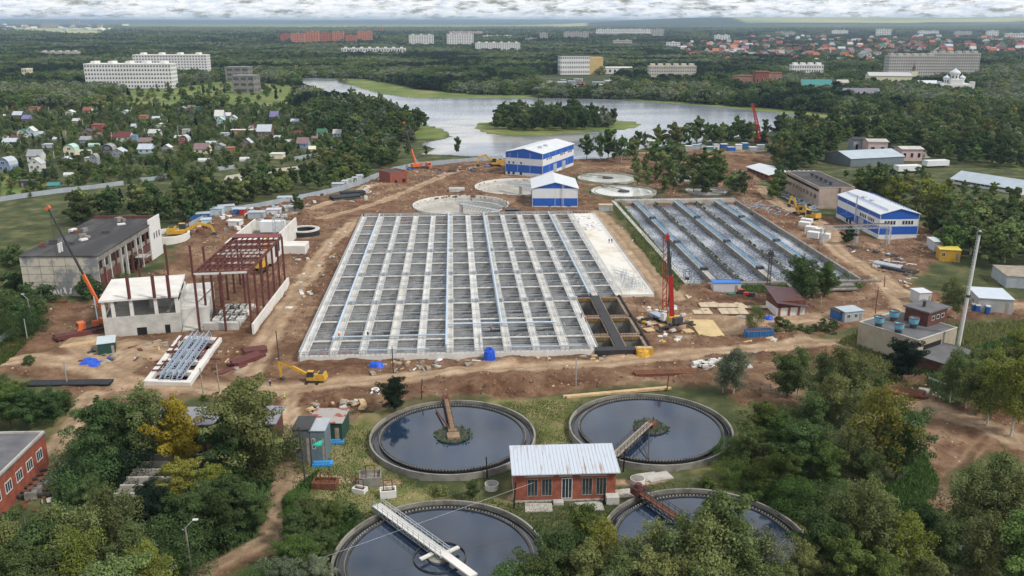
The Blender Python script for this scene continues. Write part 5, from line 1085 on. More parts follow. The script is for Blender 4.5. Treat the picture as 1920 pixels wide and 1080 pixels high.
for a in ((547, 571, 83, 63, mat('far_orange', (.50, .19, .11), .85, .12, .05), 'first tall orange block from the left in the brick apartment complex', 8), (573, 598, 82, 59, mat('far_orange', (.50, .19, .11)), 'second orange block from the left in the brick apartment complex', 8), (600, 621, 81, 62, mat('far_orange2', (.42, .13, .09), .85, .12, .05), 'third block from the left, redder, in the brick apartment complex', 8), (623, 645, 81, 60, mat('far_orange', (.50, .19, .11)), 'fourth block from the left in the brick apartment complex', 8), (648, 668, 81, 66, mat('far_orange2', (.42, .13, .09)), 'lowest red block in the right half of the brick apartment complex', 6), (670, 698, 80, 59, mat('far_orange', (.50, .19, .11)), 'tall orange block at the right end of the brick apartment complex', 8), (526, 545, 80, 64, mat('far_red', (.40, .09, .06), .85, .12, .05), 'small red block at the left end of the brick apartment complex', 6),
          (767, 813, 86, 66, panelw, 'white slab block standing between the brick complex and the white towers', 9), (838, 888, 86, 64, panelw, 'pair of white towers behind the long white block', 9), (842, 905, 68, 59, mat('far_pink', (.55, .42, .38), .85, .1, .05), 'pinkish block with a small roof tower behind the white pair', 4), (891, 975, 95, 81, panelw, 'long white five storey block right of the white pair', 5),
          (1012, 1027, 78, 62, panelg, 'small lone grey-white tower block near the middle of the skyline', 8), (1057, 1103, 76, 60, panelg, 'white blocks of two heights right of the lone tower', 6), (1118, 1222, 69, 55, panelw, 'long row of white blocks on the skyline right of centre', 5), (1222, 1244, 73, 55, panelg, 'beige tower block at the right end of the skyline row', 9),
          (1217, 1305, 147, 125, mat('far_beige', (.48, .44, .38), .85, .12, .05), 'beige five storey block among trees behind the right arm of the lake', 5), (1664, 1752, 148, 106, panelg, 'large grey nine storey block left of the white church', 9), (1742, 1832, 142, 101, panelg, 'large grey nine storey block right behind the white church', 9), (1484, 1542, 142, 123, panelw, 'white flat roofed four storey building among trees', 4), (1643, 1670, 66, 55, panelw, 'small white block high on the right skyline', 4),
          (1850, 1872, 68, 58, panelw, 'white block at the far right skyline', 4), (1885, 1925, 72, 63, panelw, 'long pale hall at the far right skyline', 2), (78, 110, 52, 43, mat('far_rose', (.40, .32, .30), .9, .1, .05), 'row of rose coloured blocks on the left horizon', 4), (134, 150, 50, 36, panelg, 'lone tall block on the left horizon', 9), (150, 163, 50, 43, panelg, 'lower block right of the lone tall one on the left horizon', 4), (640, 760, 100, 91, whitep, 'low pale green-white hall complex behind the trees beyond the lake', 2),
          (75, 145, 105, 98, panelg, 'row of low grey garages in the wood at left', 1), (42, 52, 145, 130, hm_('cream'), 'narrow pale house gable in the trees left of the white flats', 3), (905, 922, 66, 60, panelg, 'little pale block over the forest in the middle', 3), (1095, 1160, 66, 60, panelg, 'pale low row over the forest right of the middle', 2), (1340, 1368, 74, 66, panelw, 'small white block left above the far town', 4), (1455, 1490, 66, 60, panelg, 'low pale block above the middle of the far town', 3), (1560, 1590, 64, 57, panelw, 'white block on the skyline above the far town', 4), (1722, 1760, 64, 58, panelw, 'white low block on the right skyline', 3), (1790, 1822, 66, 59, panelg, 'grey block on the right skyline', 4), (905, 960, 74, 67, panelw, 'pale block just above the long white one', 4), (985, 1006, 80, 72, panelg, 'low grey block left of the lone tower', 3), (1150, 1185, 84, 76, panelg, 'pale block among trees right of the white blocks of two heights', 3), (1250, 1275, 90, 80, panelw, 'white block in the trees left of the far town', 4)):
    block(a[0], a[1], a[2], a[3], a[4], a[5], 16, rr.uniform(-3, 3), a[6], 4.2 if a[1] - a[0] < 120 else 5, tower=int((a[1] - a[0]) / 14))
# white office by the lake with yellow end
f_, H_, t_ = block(1051, 1106, 133, 105, panelw, 'white four storey office with a yellow end wall and black roof edge beyond the lake', 30, 6, 4, 3.4, rm=bitum); MB().box(f_, f_.W, f_.W + .4, 0, f_.D, 0, H_).box(f_, f_.W + .4, f_.W + 22, 0, 24, 0, H_ * .92).build('yellow_end', mat('ochre_wall', (.50, .36, .16), .8, .1, .1), t_)
# long green roofed, brick and church buildings at right
def simple(px0, px1, pyb, pyt, wall, roof, label, D=14, ridge=3, rz=0, n=6, name='old_building'):
    P = G(px0, pyb, 4); P.z = 0; W = (px1 - px0) * SC(P); fr = rot(P, rz, W, D); H = HT(P, pyt); FARCLEAR.append((P.x + W / 2, P.y, W / 2 + 3)); FARCLEAR.append((P.x + W / 2, P.y - 25, W / 2)); HOUSE_XY.append((P.x + W / 2, P.y))
    t = thing(name, label, 'building', fr.p(W / 2, D / 2, 0)); walls(fr, H, t, wall); gable(fr, H, ridge, t, roof, 'u', .6, .3, wall)
    for i in range(n): window(fr, 'f', W * (i + .3) / n, H * .3, W * .4 / n, H * .38, t, whitep, darkm, bars=0)
    return fr, H, t
simple(1505, 1560, 170, 160, hm_('cream'), hm_('teal'), 'cream building with a turquoise roof on the right shore', 26, 6, -4); simple(1582, 1648, 183, 175, brick, mat('slate_roof', (.16, .16, .19), .7, .1, .2), 'low red brick building with a dark grey hipped roof on the right shore', 16, 5, -4)
simple(1378, 1420, 164, 143, mat('ruin_wall', (.34, .19, .14), .95, .35, .1), rust, 'roofless red brick ruin among trees on the right shore, left part', 14, 1, 4, 5, 'brick_ruin'); simple(1415, 1440, 166, 135, brick, rust, 'tall middle part of the red brick ruin on the right shore', 12, 1, 0, 3, 'brick_ruin'); simple(1440, 1465, 158, 137, mat('ruin_wall', (.34, .19, .14)), rust, 'right part of the red brick ruin on the right shore', 12, 1, 0, 3, 'brick_ruin')
simple(1570, 1590, 170, 155, panelg, panelg, 'small grey ruined house between the turquoise roof and the brick building', 10, 3, 0, 2); simple(1628, 1705, 158, 142, hm_('cream'), hm_('palegrey'), 'long beige building with a grey roof left of the yellow bell tower', 18, 4, -6, 7); simple(1722, 1758, 166, 158, whitep, roofw, 'low white wing with a pale roof left of the white church', 18, 4, -3, 5)
simple(1130, 1185, 134, 127, panelw, panelw, 'low white annex right of the white office', 20, 1, 0, 6)
# pink and grey buildings behind the grey warehouse
simple(1627, 1662, 283, 266, mat('pink_plaster', (.52, .38, .37), .85, .1, .2), panelg, 'pale pink building behind the grey warehouse', 14, 1, -6, 2); simple(1600, 1625, 277, 262, containerg, bitum, 'small grey two storey house left of the pink building', 10, 1, 0, 2); simple(1690, 1730, 290, 280, mat('pink_plaster', (.52, .38, .37)), conc, 'low pinkish building among trees right of the warehouse', 12, 1, 0, 3)
# yellow bell tower
P = G(1712, 158, 4); P.z = 0; k = SC(P); fr = rot(P - Vector((5 * k, 0, 0)), 0, 11 * k, 11 * k); Ht = HT(P, 134); t = thing('bell_tower', 'yellow bell tower with arched openings beside the white church', 'bell tower', P); walls(fr, Ht, t, hm_('cream')); opening(fr, 'f', fr.W * .3, Ht * .3, fr.W * .4, Ht * .38, t, 'arch', darkm, .3); MB().lathe(fr.p(fr.W / 2, fr.D / 2, Ht), [(fr.W * .5, 0), (fr.W * .3, 2), (fr.W * .28, 5), (fr.W * .34, 6), (.2, 9), (.15, 14)], 8).build('cupola', mat('dark_cupola', (.12, .09, .08), .6, .2, .5), t)
# white church
P = G(1793, 169, 4); P.z = 0; k = SC(P); FARCLEAR += [(P.x, P.y, 45), (P.x, P.y - 30, 35)]; t = thing('white_church', 'white church with three onion domes and low side wings', 'church', P); W = 64 * k; fr = rot(P - Vector((W / 2, 0, 0)), -3, W, 30); Hb = HT(P, 158); walls(fr, Hb, t, whitep, 'wing_wall')
cx = fr.p(W * .52, 12, 0); Hm = HT(P, 149); MB().box(fr, W * .33, W * .68, 2, 26, Hb, Hm).build('nave_wall', whitep, t)
def dome(x, r, z0, zd, zt):
    c = fr.p(x, 13 if r > 8 * 0 + 5 * k else 7, 0); MB().lathe((c.x, c.y, 0), [(r * .8, z0), (r * .8, zd)], 14).build('drum', whitep, t); h = zt - zd
    MB().lathe((c.x, c.y, zd), [(r * .82, 0), (r, h * .16), (r * .92, h * .3), (r * .55, h * .46), (r * .2, h * .6), (.25, h * .74), (.15, h)], 14).build('onion_dome', roofw, t)
    m = MB(); fd = Fr((c.x, c.y, 0), (1, 0, 0))
    for a in range(8): q = a * .785; m.beam((c.x + r * .81 * math.cos(q), c.y + r * .81 * math.sin(q), z0 + (zd - z0) * .25), (c.x + r * .81 * math.cos(q), c.y + r * .81 * math.sin(q), zd - (zd - z0) * .2), r * .18)
    m.build('drum_window', darkm, t)
dome(W * .52, 10 * k, Hm, HT(P, 141), HT(P, 124)); dome(W * .30, 6.5 * k, Hb, HT(P, 149), HT(P, 138)); dome(W * .74, 6.5 * k, Hb, HT(P, 149), HT(P, 138)); MB().box(fr, 0, W * .05, 0, 10, Hb, Hb + 3).box(fr, W * .94, W, 0, 10, Hb, Hb + 3).build('corner_turret', whitep, t)
# red spire
P = G(716, 64); t = thing('brick_spire', 'thin red brick bell tower rising over the forest right of the brick complex', 'tower', P); k = SC(P); fr = rot(P, 0); MB().box(fr, -2.5 * k, 2.5 * k, 0, 5 * k, 0, HT(P, 58)).build('base', mat('far_red', (.40, .09, .06)), t); MB().lathe((P.x, P.y + 2 * k, HT(P, 58)), [(2 * k, 0), (1.8 * k, 4 * k), (.3, 11 * k)], 8).build('spire', mat('far_red', (.40, .09, .06)), t)
# garages on the far shore and the houses of the far town, small single meshes
def small_house(px, py, wpx, hpx, wall, roof, label, group, flatr=False, name='town_house'):
    P = G(px, py, 3); P.z = 0; k = SC(P); W = wpx * k; D = W * rr.uniform(.7, 1.1); H = max(2.5, hpx * k); m = MB(); fr = rot(P, rr.uniform(-25, 25), W, D); m.box(fr, 0, W, 0, D, -.5, H * .55); nw = len(m.f)
    if flatr: m.box(fr, -.5, W + .5, -.5, D + .5, H * .55, H * .7)
    elif rr.random() < .5: m.extr([fr.p(-.6, -.6, H * .5), fr.p(W / 2, -.6, H), fr.p(W + .6, -.6, H * .5)], fr.V * (D + 1.2))
    else: m.extr([fr.p(-.6, -.6, H * .5), fr.p(-.6, D / 2, H), fr.p(-.6, D + .6, H * .5)], fr.U * (W + 1.2))
    nr2 = len(m.f)
    for i in range(2): fbox(m, fr, 'f', W * (.15 + .45 * i), W * (.35 + .45 * i), H * .2, H * .42, 0, .12)
    o = m.build(name, hm_(wall)); o.data.materials.append(hm_(roof)); o.data.materials.append(winm)
    for i, p in enumerate(o.data.polygons): p.material_index = 0 if i < nw else (1 if i < nr2 else 2)
    tag(o, label, 'house' if name != 'lock_up_garage' else 'garage', group); FARCLEAR.append((P.x + W / 2, P.y - 4, W * .9))
rh = random.Random(5)
for i in range(280):
    px = rh.uniform(1278, 1925); lo = 70 + (px < 1400) * 10; py = rh.choice((rh.uniform(lo, 125), rh.uniform(lo, 112))); py = py if px < 1650 or py < 98 else rh.uniform(70, 98)
    wall = rh.choice(('white', 'cream', 'brick', 'orange', 'palegrey', 'pink', 'white', 'brick')); roof = rh.choice(('red', 'orange', 'brick', 'maroon', 'palegrey', 'silver', 'grey', 'green', 'brick', 'red', 'mauve')); s = .55 + (py - 68) / 80
    small_house(px, py, rh.uniform(9, 17) * s, rh.uniform(8, 13) * s, wall, roof, f"small {WORDS.get(wall, wall)} house with a {WORDS.get(roof, roof)} roof in the far town at upper right", 'houses of the far town', rh.random() < .15)
for i in range(60):
    px = rh.uniform(1010, 1150); py = rh.uniform(147, 171); c = rh.choice(('white', 'grey', 'palegrey', 'brown', 'brick', 'silver', 'dark')); small_house(px, py, rh.uniform(9, 16), 5, rh.choice(('palegrey', 'grey', 'brick')), c, f"low lock-up garage with {WORDS.get(c, c)} roof on the far lake shore", 'lock-up garages on the far shore', True, 'lock_up_garage')
for i in range(90):
    px, py = rh.choice(((rh.uniform(0, 230), rh.uniform(50, 60)), (rh.uniform(1130, 1290), rh.uniform(84, 98)), (rh.uniform(560, 760), rh.uniform(92, 100)), (rh.uniform(0, 140), rh.uniform(95, 110)))); c = rh.choice(('white', 'palegrey', 'cream', 'orange', 'silver')); small_house(px, py, rh.uniform(5, 12), rh.uniform(4, 7), 'white', c, f"distant white house with {WORDS.get(c, c)} roof among the trees near the horizon", 'distant scattered houses', False, 'distant_house')
# ================================================================ cranes, machines, people, stores
def wheel(mb, p, ax, r, w_): a = Vector(ax).normalized() * w_ / 2; mb.cyl(Vector(p) - a, Vector(p) + a, r, n=14)
def truck_crane(px, py, deg, boomtip, split, cabc, name_l, scale=1.0):
    P = G(px, py); t = thing('mobile_crane', name_l, 'mobile crane', P); f = rot(P, deg); s = scale
    MB().box(f, -5 * s, 4.2 * s, -1.2 * s, 1.2 * s, .9 * s, 1.4 * s).build('chassis', steeld, t)
    for i, u in enumerate((-3.9, -2.4, 1.2, 3.2)):
        for sd_ in (-1.05, 1.05): m = MB(); wheel(m, f.p(u * s, sd_ * s, .6 * s), f.V, .6 * s, .4 * s); m.build('wheel', rubber, t)
    c = MB().hexa([f.p(3.2 * s, -1.2 * s, 1.4 * s), f.p(5.2 * s, -1.2 * s, .9 * s), f.p(5.2 * s, 1.2 * s, .9 * s), f.p(3.2 * s, 1.2 * s, 1.4 * s), f.p(3.2 * s, -1.15 * s, 3 * s), f.p(4.9 * s, -1.15 * s, 3 * s), f.p(4.9 * s, 1.15 * s, 3 * s), f.p(3.2 * s, 1.15 * s, 3 * s)]).build('cab', cabc, t)
    MB().hexa([f.p(5.08 * s, -1 * s, 2 * s), f.p(5.12 * s, -1 * s, 2 * s), f.p(5.12 * s, 1 * s, 2 * s), f.p(5.08 * s, 1 * s, 2 * s), f.p(4.98 * s, -1 * s, 2.8 * s), f.p(5.02 * s, -1 * s, 2.8 * s), f.p(5.02 * s, 1 * s, 2.8 * s), f.p(4.98 * s, 1 * s, 2.8 * s)]).box(f, 3.5 * s, 4.6 * s, -1.19 * s, -1.16 * s, 2 * s, 2.8 * s).build('windscreen', glass, c)
    MB().box(f, 5.15 * s, 5.22 * s, -1.1 * s, -.6 * s, 1.1 * s, 1.4 * s).box(f, 5.15 * s, 5.22 * s, .6 * s, 1.1 * s, 1.1 * s, 1.4 * s).build('headlights', whitep, c)
    MB().box(f, -4.2 * s, -.6 * s, -1.2 * s, 1.2 * s, 1.6 * s, 3.0 * s).box(f, .1 * s, 1.6 * s, .5 * s, 1.2 * s, 1.5 * s, 2.9 * s).build('turntable', cabc, t)
    for u in (-4.6, 1.8):
        m = MB().box(f, u * s - .2, u * s + .2, -3 * s, 3 * s, .9 * s, 1.15 * s)
        for v in (-3, 3): m.box(f, u * s - .15, u * s + .15, v * s - .15, v * s + .15, .1, .9 * s).box(f, u * s - .6, u * s + .6, v * s - .6, v * s + .6, 0, .15)
        m.build('outrigger', steeld, t)
    A = f.p(-2.2 * s, 0, 2.9 * s); B = atY(boomtip[0], boomtip[1], P.y + boomtip[2]); M = A.lerp(B, split)
    bm = MB().beam(A, M, .55 * s, .72 * s).build('boom_base', cabc, t); MB().beam(M, A.lerp(B, split + (1 - split) * .55), .4 * s, .5 * s).beam(A.lerp(B, split + (1 - split) * .55), B, .3 * s, .36 * s).build('boom_extension', steeld, t)
    MB().beam(B + Vector((-.5, 0, -.3)), B + Vector((.5, 0, .4)), .8 * s, .9).build('boom_head', cabc, t); MB().beam(f.p(-.2 * s, 0, 2 * s), A.lerp(M, .55), .3 * s).build('lift_cylinder', galv, t)
    H_ = B + Vector((.3, 0, 0)); MB().beam(H_, H_ - Vector((0, 0, (B.z - 1) * .45)), .07).build('hoist_rope', steeld, t)
truck_crane(185, 618, 222, (90, 390, 4), .40, orange, 'orange truck crane with raised dark boom parked beside the concrete shell', 1.1)
truck_crane(788, 318, 30, (757, 230, 5), .36, orange, 'orange mobile crane with raised boom at the back fence of the site', 1.3)
# red crane with luffed boom
P = G(1259, 611); t = thing('mobile_crane', 'red telescopic crane standing on outriggers with its boom almost upright', 'mobile crane', P); f = rot(P, 118)
MB().box(f, -2, 9, -1.3, 1.3, .8, 1.7).build('chassis', steelb, t)
for u in (-1, 1, 5, 7):
    for v in (-1.2, 1.2): m = MB(); wheel(m, f.p(u, v, .65), f.V, .65, .45); m.build('wheel', rubber, t)
for u in (-2.2, 6.5): m = MB().box(f, u - .35, u + .35, -6, 6, .8, 1.25).box(f, u - .8, u + .8, -6.6, -5.2, 0, .3).box(f, u - .8, u + .8, 5.2, 6.6, 0, .3); m.build('outrigger', steeld, t)
MB().box(f, -2, 2, -1.4, 1.4, 1.7, 3.1).build('turntable', yell, t); MB().box(f, -3.2, -2, -1.5, 1.5, 1.6, 3.4).build('counterweight', steeld, t); MB().box(f, .5, 2.2, 1.4, 2.5, 1.8, 3.8).build('cab', whitep, t)
A, B, C = P + Vector((0, 0, 2.4)), atY(1257, 517, P.y), atY(1252, 444, P.y)
MB().beam(A, B, 1.15, 1.3).build('boom_base', redp, t); MB().beam(B, B.lerp(C, .5), .8, .85).beam(B.lerp(C, .5), C, .6, .65).build('boom_extension', steeld, t); MB().beam(C - Vector((0, 0, 1)), C + Vector((0, 0, .6)), .9, .9).build('boom_head', redp, t)
m = MB(); o1, o2 = Vector((-2.6, 0, 0)), Vector((-1.6, 0, 0))
for k in range(12):
    z0, z1 = 5 + k * 1.9, 6.9 + k * 1.9; m.beam(P + o1 + Vector((-z0 * .04, 0, z0)), P + o1 + Vector((-z1 * .04, 0, z1)), .22).beam(P + o2 + Vector((-z0 * .03, 0, z0)), P + o2 + Vector((-z1 * .03, 0, z1)), .22).beam(P + o1 + Vector((-z0 * .04, 0, z0)), P + o2 + Vector((-z1 * .03, 0, z1)), .16)
m.build('folded_jib', redp, t); MB().cyl(P + Vector((-1.3, 0, 3)), P + Vector((-1.2, 0, 22)), .12).build('hoist_rope', steeld, t)
for dx, dy in ((-9, 4), (-8, -6), (3, -7)): tag(MB().box(rot(P + Vector((dx, dy, 0)), 20), 0, 2.6, 0, 2.6, .2, .5).build('outrigger_mat', wood), 'square wooden mat on the earth at the red crane', 'wooden mat', 'mats around the red crane')
# red lattice crane at the lake
P = G(1427, 268); B = atY(1411, 194, P.y); t = thing('lattice_crane', 'red lattice boom crane rising before the lake at the right', 'crane', P); m = MB(); n = 14
for k in range(n):
    a, b_ = P.lerp(B, k / n), P.lerp(B, (k + 1) / n); w0, w1 = 1.3 * (1 - .6 * k / n), 1.3 * (1 - .6 * (k + 1) / n)
    for sx, sy in ((-1, -1), (1, -1), (1, 1), (-1, 1)): m.beam(a + Vector((sx * w0, sy * w0, 0)), b_ + Vector((sx * w1, sy * w1, 0)), .4)
    m.beam(a + Vector((-w0, -w0, 0)), b_ + Vector((w1, -w1, 0)), .3).beam(a + Vector((w0, w0, 0)), b_ + Vector((-w1, w1, 0)), .3)
m.build('lattice_boom', redp, t); MB().box(rot(P, 10), -4, 4, -2.5, 2.5, .3, 4).build('crane_body', redp, t); MB().box(rot(P, 10), -4, 4, -3.2, -2.5, 0, 1.6).box(rot(P, 10), -4, 4, 2.5, 3.2, 0, 1.6).build('tracks', rubber, t)
# excavators
def excavator(px, py, deg, sw, label, s=1.0, arm=((1.2, 1.8), (4.6, 5.4), (8.0, 4.0), (8.6, .8)), body=yell):
    P = G(px, py); t = thing('excavator', label, 'excavator', P); f = rot(P, deg); b_ = rot(P, sw)
    for v in (-1.3, 1.3):
        m = MB(); prof = [(-2.2, .45), (-1.9, .05), (1.9, .05), (2.2, .45), (1.9, .95), (-1.9, .95)]; m.extr([f.p(u * s, (v - .32) * s, z * s) for u, z in prof], f.V * .64 * s); m.build('track', rubber, t)
    MB().box(f, -1.3 * s, 1.3 * s, -1 * s, 1 * s, .5 * s, 1.1 * s).build('undercarriage', steeld, t)
    bo = MB().box(b_, -3.1 * s, 1.3 * s, -1.4 * s, 1.4 * s, 1.15 * s, 2.0 * s).hexa([b_.p(-3.3 * s, -1.4 * s, 1.2 * s), b_.p(-1.2 * s, -1.4 * s, 1.2 * s), b_.p(-1.2 * s, 1.4 * s, 1.2 * s), b_.p(-3.3 * s, 1.4 * s, 1.2 * s), b_.p(-3.0 * s, -1.35 * s, 2.7 * s), b_.p(-1.2 * s, -1.35 * s, 2.8 * s), b_.p(-1.2 * s, 1.35 * s, 2.8 * s), b_.p(-3.0 * s, 1.35 * s, 2.7 * s)]).build('upper_body', body, t)
    MB().box(b_, -2.6 * s, -1.5 * s, -1.0 * s, 1.0 * s, 2.78 * s, 2.95 * s).build('engine_hood', steeld, bo)
    c = MB().hexa([b_.p(-.4 * s, .35 * s, 2 * s), b_.p(1.4 * s, .35 * s, 2 * s), b_.p(1.4 * s, 1.4 * s, 2 * s), b_.p(-.4 * s, 1.4 * s, 2 * s), b_.p(-.4 * s, .35 * s, 3.4 * s), b_.p(1.0 * s, .35 * s, 3.4 * s), b_.p(1.0 * s, 1.4 * s, 3.4 * s), b_.p(-.4 * s, 1.4 * s, 3.4 * s)]).build('cab', glass, t); MB().box(b_, -.45 * s, 1.05 * s, .3 * s, 1.45 * s, 3.4 * s, 3.5 * s).build('cab_roof', body, c)
    pts = [b_.p(u * s, -.3 * s, z * s) for u, z in arm]; MB().beam(pts[0], pts[1], .55 * s, .75 * s).build('boom', body, t); mid = pts[1]
    MB().beam(pts[1] + (pts[1] - pts[2]) * .1, pts[2], .42 * s, .6 * s).beam(pts[2], pts[3], .4 * s, .5 * s).build('dipper_arm', body, t)
    q = pts[3]; MB().extr([q + b_.U * (x * s) + Vector((0, 0, z * s)) - b_.V * .6 * s for x, z in ((-.3, .5), (.4, .3), (.3, -.6), (-.7, -.9), (-.9, -.1))], b_.V * 1.2 * s).build('bucket', steeld, t)
    MB().cyl(b_.p(1.2 * s, -.3 * s, 1.6 * s), (pts[0] + pts[1]) / 2, .1 * s).cyl(pts[1] + Vector((0, 0, .3)), pts[2] + Vector((0, 0, .4)), .1 * s).build('hydraulic_ram', steeld, t)
excavator(588, 718, 88, 176, 'yellow excavator with lowered bucket on the dirt road at lower left', 1.0, ((1.2, 1.8), (5.0, 3.9), (8.4, 5.2), (8.0, .9)))
excavator(1500, 403, 20, 170, 'yellow excavator with raised arm beside the old panel hall', 1.3, ((1.2, 1.8), (2.4, 5.6), (3.4, 6.6), (4.2, 3.4))); excavator(1520, 412, 20, 120, 'second yellow excavator just in front of the other beside the hall', 1.3, ((1.2, 1.8), (3.4, 4.0), (6, 3.6), (6.4, 1.0)))
excavator(928, 313, 10, 185, 'yellow excavator left of the tall blue and white hall', 1.6, ((1.2, 1.8), (3.6, 4.6), (6, 3.6), (6.6, .8))); excavator(492, 505, 95, 80, 'yellow excavator working inside the red steel frame', 1.25, ((1.2, 1.8), (2.4, 6.4), (4.2, 8.8), (5.6, 5.6))); excavator(340, 445, 0, 8, 'yellow excavator with long low arm behind the derelict hall', 1.6, ((1.2, 1.8), (4.8, 3.6), (7.6, 2.8), (8.4, .8)))
# tractor
P = G(1385, 558); f = rot(P, 8); t = thing('tractor', 'red and black tractor with a green trailer end before the blue roofed container', 'tractor', P)
MB().box(f, 1.2, 3.4, -.5, .5, .9, 1.7).build('bonnet', redp, t); MB().box(f, -.4, 1.2, -.7, .7, 1.0, 2.7).build('cab', glass, t); MB().box(f, -.5, 1.3, -.8, .8, 2.7, 2.85).build('cab_roof', redp, t)
for u, r in ((0, .85), (2.9, .55)):
    for v in (-.95, .95): m = MB(); wheel(m, f.p(u, v, r), f.V, r, .4); m.build('wheel', rubber, t)
MB().box(f, 3.6, 5.0, -.8, .8, .5, 1.5).build('front_bucket', steeld, t); MB().box(f, -3.6, -1.2, -.9, .9, .7, 1.6).build('rear_hopper', hm_('green'), t)
# blue dumpster
P = G(1422, 632); f = rot(P, 8); t = thing('skip_container', 'blue ribbed open skip filled with earth and rubble', 'skip', P); k = SC(P); L_ = 51 * k / 2
m = MB().box(f, -L_, L_, -1.3, -1.15, .3, 2.2).box(f, -L_, L_, 1.15, 1.3, .3, 2.2).box(f, -L_, -L_ + .15, -1.15, 1.15, .3, 2.2).box(f, L_ - .15, L_, -1.15, 1.15, .3, 2.2).box(f, -L_, L_, -1.3, 1.3, .2, .3)
m.build('skip_body', containerb, t); m = MB()
for i in range(9): m.box(f, -L_ + L_ * 2 * i / 9 + .1, -L_ + L_ * 2 * i / 9 + .3, -1.42, -1.3, .3, 2.2)
m.box(f, -L_, L_, -1.4, -1.3, 2.0, 2.25).build('ribs', mat('mid_blue', (.04, .16, .38), .5, .2, 1), t); MB().box(f, -L_ + .15, L_ - .15, -1.15, 1.15, .3, 1.9).build('rubble_fill', mat('dark_earth', (.08, .05, .035)), t)
# steel mast, masts and poles
P = G(1793, 672); Tp = atY(1826, 432, P.y); t = thing('steel_mast', 'tall pale steel mast standing behind the fan building', 'mast', P); Tp = P + Vector((1.0, 0, HT(P, 432))); MB().cyl(P, P.lerp(Tp, .5), .42, .36, 12).cyl(P.lerp(Tp, .5), Tp, .34, .27, 12).build('mast_tube', whitep, t); MB().cyl(P.lerp(Tp, .97), P.lerp(Tp, .99), .6, n=12).cyl(P.lerp(Tp, .5) - Vector((0, 0, .3)), P.lerp(Tp, .5) + Vector((0, 0, .3)), .65, n=12).build('mast_collar', steeld, t)
m = MB()
for i in range(40): m.beam(P.lerp(Tp, i / 40) + Vector((-.75, -.1, 0)), P.lerp(Tp, i / 40) + Vector((-.45, -.1, 0)), .08)
m.beam(P + Vector((-.75, -.1, 0)), Tp + Vector((-.6, -.1, 0)), .07).build('mast_ladder', galv, t)
P = G(1439, 552); t = thing('floodlight_mast', 'dark lattice floodlight mast at the near end of the long basins', 'light mast', P); Hm = HT(P, 468); m = MB()
for sx in (-.5, .5):
    for sy in (-.5, .5): m.beam(P + Vector((sx, sy, 0)), P + Vector((sx * .6, sy * .6, Hm)), .14)
for i in range(14):
    z0, z1 = Hm * i / 14, Hm * (i + 1) / 14; m.beam(P + Vector((-.5, -.5, z0)), P + Vector((.5, -.5, z1)), .1).beam(P + Vector((.5, .5, z0)), P + Vector((-.5, .5, z1)), .1)
m.build('lattice', steeld, t); MB().box(rot(P, 0), -1.2, 1.2, -1, 1, Hm * .86, Hm * .88).box(rot(P, 0), -.8, .8, -.6, .6, Hm * .88, Hm * .95).build('platform', steeld, t); MB().beam(P + Vector((-2.4, 0, Hm * .98)), P + Vector((2.4, 0, Hm * 1.0)), .15).beam(P + Vector((-2, 0, Hm * .94)), P + Vector((0, 0, Hm * 1.04)), .12).beam(P + Vector((2, 0, Hm * .94)), P + Vector((0, 0, Hm * 1.04)), .12).build('cross_arm', steeld, t)
poles = [(126, 720, 676, 'thin grey pole on the sandy yard at left', galv), (52, 640, 598, 'thin pole left of the sandy yard', galv), (382, 745, 690, 'leaning wooden pole below the truss pad', woodg), (412, 738, 682, 'second leaning wooden pole below the truss pad', woodg), (790, 752, 710, 'dark steel post between the tank block and round tanks', steeld), (914, 897, 857, 'black post at the left corner of the pump house', darkm), (963, 952, 905, 'black post before the left end of the pump house', darkm), (1168, 885, 842, 'black post at the right corner of the pump house', darkm), (1133, 945, 905, 'black post before the right end of the pump house', darkm),
         (1250, 733, 703, 'dark post above the right round tank', rust), (1641, 590, 538, 'rusty pole beside the dirt road bend', rust), (1658, 540, 516, 'rusty post at the corner of the dirt road', rust), (1538, 585, 555, 'thin pole by the brown roofed shed', woodg), (738, 700, 650, 'thin dark pole at the near edge of the tank block', steeld), (900, 660, 628, 'thin pale pole near the blue tarpaulin', galv), (525, 690, 620, 'thin dark pole above the yellow excavator', steeld), (1080, 730, 672, 'thin pale pole on the earth below the tank block', galv), (573, 910, 800, 'black lattice pole beside the narrow dark cabin', steeld), (1509, 420, 380, 'thin pale pole by the excavators', galv),
         (1900, 780, 700, 'thin pale pole in the trees at the right edge', galv)]
for px, py, ptp, lb, m_ in poles: P = G(px, py); tag(MB().cyl(P - Vector((0, 0, .5)), Vector((P.x + rr.uniform(-.4, .4), P.y, HT(P, ptp))), .17, .12, 7).build('pole', m_), lb, 'pole')
for px, py in ((62,250),(93,215),(125,262),(156,238),(210,262),(272,256),(315,240),(305,228),(102,298),(248,214),(334,252),(408,247),(422,250),(490,208),(530,253),(548,222),(595,242),(665,248),(640,245),(152,205),(183,215),(70,205),(15,213)):
    P = G(px, py); tag(MB().cyl(P, P + Vector((0, 0, HT(P, py - 15))), .22, n=5).build('utility_pole', conc), 'thin pale utility pole between the garden houses', 'utility pole', 'utility poles in the gardens')
